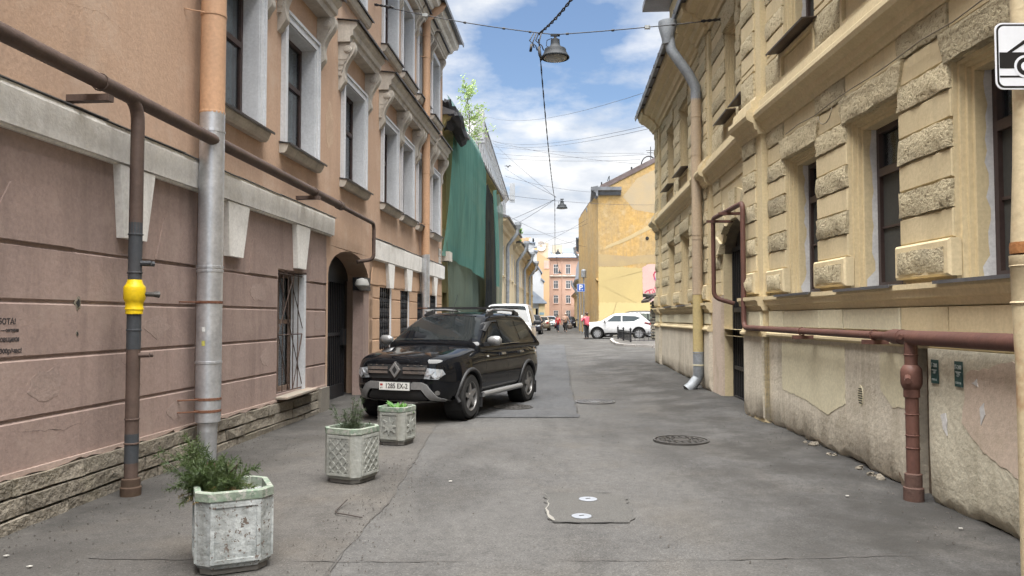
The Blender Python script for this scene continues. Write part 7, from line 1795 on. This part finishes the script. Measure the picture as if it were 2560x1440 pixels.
# ---- cars further down the street
def hatch(paint_, **kw):
    d = dict(L=4.2, W=1.74, H=1.47, wb=2.55, fo=.82, wr=.31, ww=.2, zb=.2, zn=.74, zc=.95, zbelt=.93, xc=.95, xw=.2, xrr=-1.2, xrb=-1.85, zd=.95, tum=.45, paint=paint_, rim=M_RIM, spokes=7, handles=(-.1, -.95), seams=(.75, -.25, -1.1), sill=M_BLKP,
        side=[[(.62, .96), (-.2, .96), (-.2, 1.34), (.18, 1.33)], [(-.28, .96), (-1.1, .98), (-.98, 1.32), (-.28, 1.345)]],
        head=[[(.48, .6), (.74, .64), (.72, .74), (.55, .71)]], tail=[[(.5, .72), (.74, .7), (.72, .92), (.52, .9)]], grille=[[(-.35, .55), (.35, .55), (.4, .66), (-.4, .66)]], fascia=[[(-.55, .3), (.55, .3), (.5, .42), (-.5, .42)]], plate_f=.46, plate_r=.62)
    d.update(kw); return d
def park(nm, Y, px_right, hw, label, spec, back=False, dx=0.0):
    X = X0(px_right, Y) - hw + dx; h = math.atan2(1, .08) if back else math.atan2(-1, -.08)
    return car(nm, (X, Y, gz(X, Y) + .012), h, label, spec)
VAN = hatch(paint('paint_white', (.52, .52, .52)), L=4.4, W=1.82, H=1.86, wb=2.7, wr=.32, zn=.95, zc=1.16, zbelt=1.12, xc=1.2, xw=.42, xrr=-2.0, xrb=-2.12, zd=1.1, tum=.28, zb=.22, side=[[(.86, 1.15), (-.25, 1.15), (-.25, 1.62), (.42, 1.62)]], head=[[(.5, .78), (.76, .8), (.74, .98), (.6, .95)]], grille=[[(-.42, .6), (.42, .6), (.42, .78), (-.42, .78)]], mirror=M_BLKP, handles=(), plate_f=.5)
park('white_van', 26.6, 1338, .92, 'white compact van parked directly behind the black off-road car', VAN)
park('blue_car', 41.5, 1338, .87, 'blue car parked between the white van and a dark hatchback', hatch(paint('paint_blue', (.05, .06, .2)), H=1.52))
park('dark_hatchback', 60.5, 1357, .87, 'dark hatchback third in the row of parked cars', hatch(paint('paint_charcoal', (.025, .025, .032)), H=1.5))
park('beige_saloon', 77.5, 1376, .87, 'beige saloon with red tail lamps showing its rear, fourth in the row', hatch(paint('paint_beige', (.36, .31, .25), .3), H=1.42, xrb=-1.6, xrr=-.95), True)
park('pale_blue_car', 95, 1393, .87, 'pale blue-grey car at the far end of the row of parked cars', hatch(paint('paint_pale_blue', (.4, .44, .47), .2), H=1.5))
park('dark_far_car', 101, 1440, .87, 'dark car at the right kerb in front of the salmon building', hatch(paint('paint_charcoal', (.025, .025, .032))), False)
JUKE = hatch(paint('paint_white', (.52, .52, .52)), L=4.13, W=1.77, H=1.57, wb=2.53, fo=.84, wr=.335, zb=.24, zn=.98, zc=1.08, zbelt=1.04, xc=.98, xw=.22, xrr=-1.35, xrb=-1.95, zd=1.02, tum=.42, rim=M_RIMW, spokes=10, arch=M_BLKP, group='cars parked by the ochre wall', side=[[(.66, 1.07), (-.22, 1.07), (-.22, 1.43), (.2, 1.43)], [(-.3, 1.07), (-1.0, 1.09), (-1.42, 1.3), (-1.1, 1.4), (-.3, 1.43)]], sidetail=[(-1.62, .98), (-2.0, .86), (-2.02, .95), (-1.7, 1.04)], handles=(-.05,), sglass=surf('car_glass_bluish', (.045, .055, .06), (.035, .042, .045), rough=.04, bump=0, spec=.4), tail=[[(.5, .82), (.74, .82), (.72, .98), (.52, 1.0)]])
car('white_crossover', (6.62, 47.6, gz(6.6, 47.6)), math.radians(170), 'white compact crossover parked sideways before the ochre wall', JUKE)
EST = hatch(BLK, L=4.6, W=1.85, H=1.74, wb=2.75, wr=.35, zb=.26, zn=1.0, zc=1.15, zbelt=1.12, xc=.95, xw=.2, xrr=-1.85, xrb=-2.2, zd=1.1, tum=.4, rim=M_RIMW, group='cars parked by the ochre wall', side=[[(.62, 1.15), (-.2, 1.15), (-.2, 1.58), (.2, 1.57)], [(-.28, 1.15), (-1.1, 1.16), (-1.1, 1.58), (-.28, 1.59)], [(-1.18, 1.16), (-1.75, 1.2), (-1.6, 1.54), (-1.18, 1.57)]], sglass=surf('car_glass_greenish', (.1, .11, .09), (.07, .08, .07), rough=.05, bump=0))
tt, _, cf, KK = car('black_estate', (8.0, 51.4, gz(8, 51)), math.radians(172), 'black estate car half hidden behind the white crossover', EST)
for sd in (-1, 1): cf([(.5, 1.6), (-1.7, 1.6), (-1.85, 1.2), (-1.83, 1.2), (-1.68, 1.615), (.5, 1.615)], KK['side'](sd), 'window_trim', M_CHR, tt, .008, .006, 4)
# ================================================================== people
M_SKIN = surf('skin', (.5, .32, .24), (.45, .28, .21), rough=.6, bump=0); M_HAIRD = surf('hair_dark', (.05, .03, .02), (.08, .05, .035), rough=.6, bump=.4, bscale=60); M_HAIRG = surf('hair_grey', (.45, .4, .34), (.35, .31, .27), rough=.6, bump=.4, bscale=60)
def skin_mesh(nodes, edges, root, name, mat, parent, sub=2):
    """continuous limb surface grown round a skeleton; nodes: key -> ((x, y, z), (rx, ry))"""
    keys = list(nodes); me = bpy.data.meshes.new(name); me.from_pydata([nodes[k][0] for k in keys], [(keys.index(a), keys.index(b)) for a, b in edges], [])
    o = bpy.data.objects.new('tmp', me); COL.objects.link(o); m = o.modifiers.new('k', 'SKIN')
    if not me.skin_vertices:
        bpy.context.view_layer.objects.active = o
    sv = me.skin_vertices[0].data
    for i, k in enumerate(keys):
        rx = nodes[k][1]; sv[i].radius = rx if isinstance(rx, tuple) else (rx, rx); sv[i].use_root = (k == root)
    m.use_smooth_shade = True; s = o.modifiers.new('s', 'SUBSURF'); s.levels = s.render_levels = sub
    me2 = eval_copy(o); bpy.data.objects.remove(o)
    me2.materials.clear(); me2.materials.append(mat); me2.polygons.foreach_set('use_smooth', [True] * len(me2.polygons)); me2.name = name
    ob = bpy.data.objects.new(name, me2); COL.objects.link(ob); ob.parent = parent; return ob
def person(loc, rz, H, label, top, legm, hair, pose, shoes, coat_len=.46, hairlen=.12):
    """figure facing local +x"""
    t = empty('person', loc, rz, label, 'person', 'people in the street'); k = H / 1.65; J = {}
    def P(x, y, z): return (x * k, y * k, z * k)
    J = dict(pel=P(0, 0, .9), wai=P(0, 0, 1.05), che=P(.01, 0, 1.25), nek=P(0, 0, 1.43), hed=P(.03, 0, 1.5))
    arms, legs = pose['arms'], pose['legs']
    N = {'pel': (J['pel'], (.135 * k, .115 * k)), 'wai': (J['wai'], (.12 * k, .1 * k)), 'che': (J['che'], (.15 * k, .115 * k)), 'nek': (J['nek'], .052 * k), 'hed0': (P(.015, 0, 1.5), .06 * k), 'hed1': (P(.03, 0, 1.56), (.078 * k, .088 * k)), 'hed2': (P(.025, 0, 1.61), (.07 * k, .08 * k))}
    E_ = [('pel', 'wai'), ('wai', 'che'), ('che', 'nek'), ('nek', 'hed0'), ('hed0', 'hed1'), ('hed1', 'hed2')]
    for s, sg in (('l', 1), ('r', -1)):
        sh, el, wr_ = (.0, .17 * sg, 1.37), arms[s][0], arms[s][1]; kn, an = legs[s]
        N['sh' + s] = (P(*sh), .058 * k); N['el' + s] = (P(*el), .042 * k); N['wr' + s] = (P(*wr_), .028 * k)
        E_ += [('che', 'sh' + s), ('sh' + s, 'el' + s), ('el' + s, 'wr' + s)]
        d = (Vector(wr_) - Vector(el)).normalized(); pa = Vector(wr_) + d * .07; N['pa' + s] = (P(*pa), (.03 * k, .018 * k)); E_.append(('wr' + s, 'pa' + s))
        up = Vector((0, 0, 1)) if abs(d.z) < .8 else Vector((1, 0, 0)); sdv = d.cross(up).normalized()
        for q in range(4):
            b = pa + sdv * (.026 - .0175 * q) + d * .015; l = (.07, .08, .075, .058)[q]; mdl = b + d * l * .55; e = mdl + (d * .6 - sdv.cross(d) * .5).normalized() * l * .45
            for z_, pp, rad in ((0, b, .0095), (1, mdl, .0085), (2, e, .007)): N[f'f{s}{q}{z_}'] = (P(*pp), rad * k)
            E_ += [('pa' + s, f'f{s}{q}0'), (f'f{s}{q}0', f'f{s}{q}1'), (f'f{s}{q}1', f'f{s}{q}2')]
        tb = Vector(wr_) + d * .03 + sdv * .03; N[f't{s}0'] = (P(*tb), .011 * k); N[f't{s}1'] = (P(*(tb + d * .035 + sdv * .02)), .009 * k); E_ += [('wr' + s, f't{s}0'), (f't{s}0', f't{s}1')]
        N['hp' + s] = (P(0, .09 * sg, .84), .09 * k); N['kn' + s] = (P(*kn), .058 * k); N['an' + s] = (P(*an), .04 * k); N['to' + s] = (P(an[0] + .14, an[1], max(.03, an[2] - .05)), .032 * k)
        E_ += [('pel', 'hp' + s), ('hp' + s, 'kn' + s), ('kn' + s, 'an' + s), ('an' + s, 'to' + s)]
    body = skin_mesh(N, E_, 'pel', 'body', M_SKIN, t, 1)
    # coat, trousers, shoes
    C = {'hem': (P(0, 0, 1.43 - coat_len * 1.35), (.185 * k, .15 * k)), 'pel': (P(0, 0, .93), (.19 * k, .15 * k)), 'wai': (J['wai'], (.18 * k, .14 * k)), 'che': (J['che'], (.19 * k, .145 * k)), 'nek': (P(-.005, 0, 1.42), .075 * k)}
    CE = [('hem', 'pel'), ('pel', 'wai'), ('wai', 'che'), ('che', 'nek')]
    if coat_len * 1.35 < .5: del C['pel']; CE = [('hem', 'wai'), ('wai', 'che'), ('che', 'nek')]
    for s, sg in (('l', 1), ('r', -1)):
        sh, el, wr_ = (.0, .17 * sg, 1.36), arms[s][0], arms[s][1]
        C['sh' + s] = (P(*sh), .08 * k); C['el' + s] = (P(*el), .062 * k); C['wr' + s] = (P(*(Vector(wr_) * .93 + Vector(el) * .07)), .048 * k); CE += [('che', 'sh' + s), ('sh' + s, 'el' + s), ('el' + s, 'wr' + s)]
    skin_mesh(C, CE, 'wai', 'jacket', top, t)
    Tn = {'pel': (P(0, 0, .93), (.15 * k, .125 * k))}; TE = []
    for s, sg in (('l', 1), ('r', -1)):
        kn, an = legs[s]; Tn['hp' + s] = (P(0, .085 * sg, .82), .105 * k); Tn['kn' + s] = (P(*kn), .08 * k); Tn['an' + s] = (P(*an), .062 * k); TE += [('pel', 'hp' + s), ('hp' + s, 'kn' + s), ('kn' + s, 'an' + s)]
        so = {'a': (P(an[0] - .04, an[1], an[2] - .03), .05 * k), 'b': (P(an[0] + .08, an[1], max(.035, an[2] - .055)), .045 * k), 'c': (P(an[0] + .17, an[1], max(.03, an[2] - .06)), .034 * k)}
        skin_mesh(so, [('a', 'b'), ('b', 'c')], 'a', 'shoe', shoes, t, 1)
    skin_mesh(Tn, TE, 'pel', 'trousers', legm, t)
    hc = Vector(P(.012, 0, 1.575)); m = MB(lambda x, y, z: hc + Vector((x, y, z)) * k)
    rr = random.Random(int(H * 100))
    for j in range(7):
        pass
    rings = []
    for j in range(8):
        ph = PI * j / 9; ring = []
        for i in range(14):
            th_ = 2 * PI * i / 14; back = .5 - .5 * math.cos(th_); rad = math.sin(ph) * (.098 + .012 * back) + .002; zz = .115 * math.cos(ph) * (1.0 if ph < PI / 2 else hairlen / .1 * back + .1)
            ring.append(m.P(math.cos(th_) * rad * 1.05 - .012, math.sin(th_) * rad * .9, zz + .02 + rr.uniform(-.004, .004)))
        rings.append(ring)
    for a, b in zip(rings, rings[1:]):
        for i in range(14): m.f.append([a[i], a[(i + 1) % 14], b[(i + 1) % 14], b[i]])
    m.build('hair', hair, body, smooth=True, world=False)
    fm = MB(lambda x, y, z: Vector(P(x, y, z))); fm.lathe([(.003, .0), (.016, .03), (.012, .05)], 6, .118, 0); 
    for v in fm.v: v.z += 1.535 * k - 0.0
    fm.build('nose', M_SKIN, body, smooth=True, world=False)
    ey = MB(lambda x, y, z: Vector(P(x, y, z)))
    for sg in (-1, 1): ey.box(.098, .108, sg * .034 - .012, sg * .034 + .012, 1.578, 1.586)
    ey.build('eyes', M_INK, body, world=False)
    mo = MB(lambda x, y, z: Vector(P(x, y, z))); mo.box(.1, .108, -.022, .022, 1.518, 1.524); mo.build('mouth', flat('lips', (.3, .1, .09), .5), body, world=False)
    er = MB(lambda x, y, z: Vector(P(x, y, z)))
    for sg in (-1, 1): er.box(-.005, .025, sg * .083 - .006, sg * .083 + .006, 1.545, 1.6)
    er.build('ears', M_SKIN, body, world=False)
    return t
M_RJ = surf('jacket_red', (.5, .1, .13), (.42, .08, .11), rough=.75, bump=.15, bscale=20, vs_=6); M_RJ2 = surf('jacket_scarlet', (.5, .05, .06), (.42, .04, .05), rough=.75, bump=.15, bscale=20, vs_=6); M_BJ = surf('jacket_tan', (.36, .25, .19), (.3, .21, .16), rough=.8, bump=.15, bscale=20, vs_=6); M_TR = surf('trousers_black', (.018, .018, .02), (.028, .028, .03), rough=.8, bump=0); M_TR2 = surf('trousers_navy', (.025, .028, .05), (.035, .038, .06), rough=.8, bump=0); M_SH = flat('shoe_black', (.015, .014, .014), .5)
stand = {'l': ((.01, .09, .46), (-.02, .09, .08)), 'r': ((.01, -.09, .46), (-.02, -.09, .08))}
walk = {'l': ((.14, .08, .47), (.17, .08, .09)), 'r': ((.03, -.08, .46), (-.2, -.08, .12))}
g1 = Vector((4.53, 46.2)); person((g1.x, g1.y, gz(*g1)), math.radians(125), 1.6, 'person in a coral red jacket standing with a phone raised, back to us', M_RJ, M_TR, M_HAIRD, dict(arms={'l': ((.16, .24, 1.12), (.34, .1, 1.36)), 'r': ((.16, -.24, 1.12), (.34, -.06, 1.36))}, legs=stand), M_SH, .47)
hand = Vector((4.53, 46.2, gz(*g1))) + Matrix.Rotation(math.radians(125), 3, 'Z') @ Vector((.43, .02, 1.42)) * .97
ph = empty('phone', hand, math.radians(125), 'pale phone held up by the person in coral red', 'phone'); MB(lambda x, y, z: hand + Vector((x, y, z))).cbox(-.04, .04, .01, -.006, -.06, .09, .004).build('case', M_PLW, ph); MB(lambda x, y, z: hand + Vector((x, y, z))).box(-.034, .034, .01, .012, -.052, .082).build('screen', M_CGL, ph)
g2 = Vector((4.15, 69)); person((g2.x, g2.y, gz(*g2)), math.radians(-98), 1.5, 'person in an open scarlet coat walking toward us with a small bag', M_RJ2, M_TR2, M_HAIRD, dict(arms={'l': ((-.02, .24, 1.1), (.08, .26, .86)), 'r': ((-.02, -.24, 1.1), (.14, -.22, .9))}, legs=walk), M_SH, .56)
g3 = Vector((4.86, 69)); person((g3.x, g3.y, gz(*g3)), math.radians(-94), 1.68, 'person in a tan jacket walking toward us carrying a bulging bag', M_BJ, M_TR, M_HAIRG, dict(arms={'l': ((.0, .27, 1.1), (-.02, .36, .86)), 'r': ((.08, -.24, 1.1), (.2, -.06, 1.12))}, legs=walk), M_SH, .46, .06)
M_BAG = surf('bag_mottled', (.13, .09, .08), (.06, .07, .06), vs_=12, rough=.7, bump=.2); M_BAG2 = surf('bag_maroon', (.12, .03, .035), rough=.6)
def bag(c, w, h, d, label, mat):
    t = empty('bag', c - Vector((0, 0, h)), 0, label, 'bag'); r = random.Random(3)
    m = MB(lambda x, y, z: c + Vector((x, y, z))); rings = []
    for z, kx in ((0, .55), (-.12, .85), (-.4, 1.0), (-.75, 1.0), (-.95, .8), (-1, .45)): rings.append([m.P(math.cos(i * PI / 6) * w / 2 * kx, math.sin(i * PI / 6) * d / 2 * kx, z * h + r.uniform(-.01, .01)) for i in range(12)])
    for a, b in zip(rings, rings[1:]):
        for i in range(12): m.f.append([a[i], a[(i + 1) % 12], b[(i + 1) % 12], b[i]])
    m.f.append(rings[0]); m.f.append(rings[-1][::-1]); m.build('sack', mat, t, smooth=True)
    MB(lambda x, y, z: c + Vector((x, y, z))).tube([c + Vector((math.cos(q * PI / 8) * w * .25, 0, math.sin(q * PI / 8) * .12 - .02)) for q in range(9)], .012, 5).build('handle', M_SH, t)
def hand_of(g, rz, H, p): return Vector((g.x, g.y, gz(*g))) + (Matrix.Rotation(rz, 3, 'Z') @ Vector(p)) * (H / 1.65)
bag(hand_of(g3, math.radians(-94), 1.68, (-.02, .38, .76)) + Vector((0, 0, -.06)), .46, .44, .22, 'bulging dark mottled bag carried by the person in tan', M_BAG)
bag(hand_of(g2, math.radians(-98), 1.5, (.16, -.24, .82)) + Vector((0, 0, -.05)), .2, .18, .1, 'small maroon handbag carried by the person in scarlet', M_BAG2)
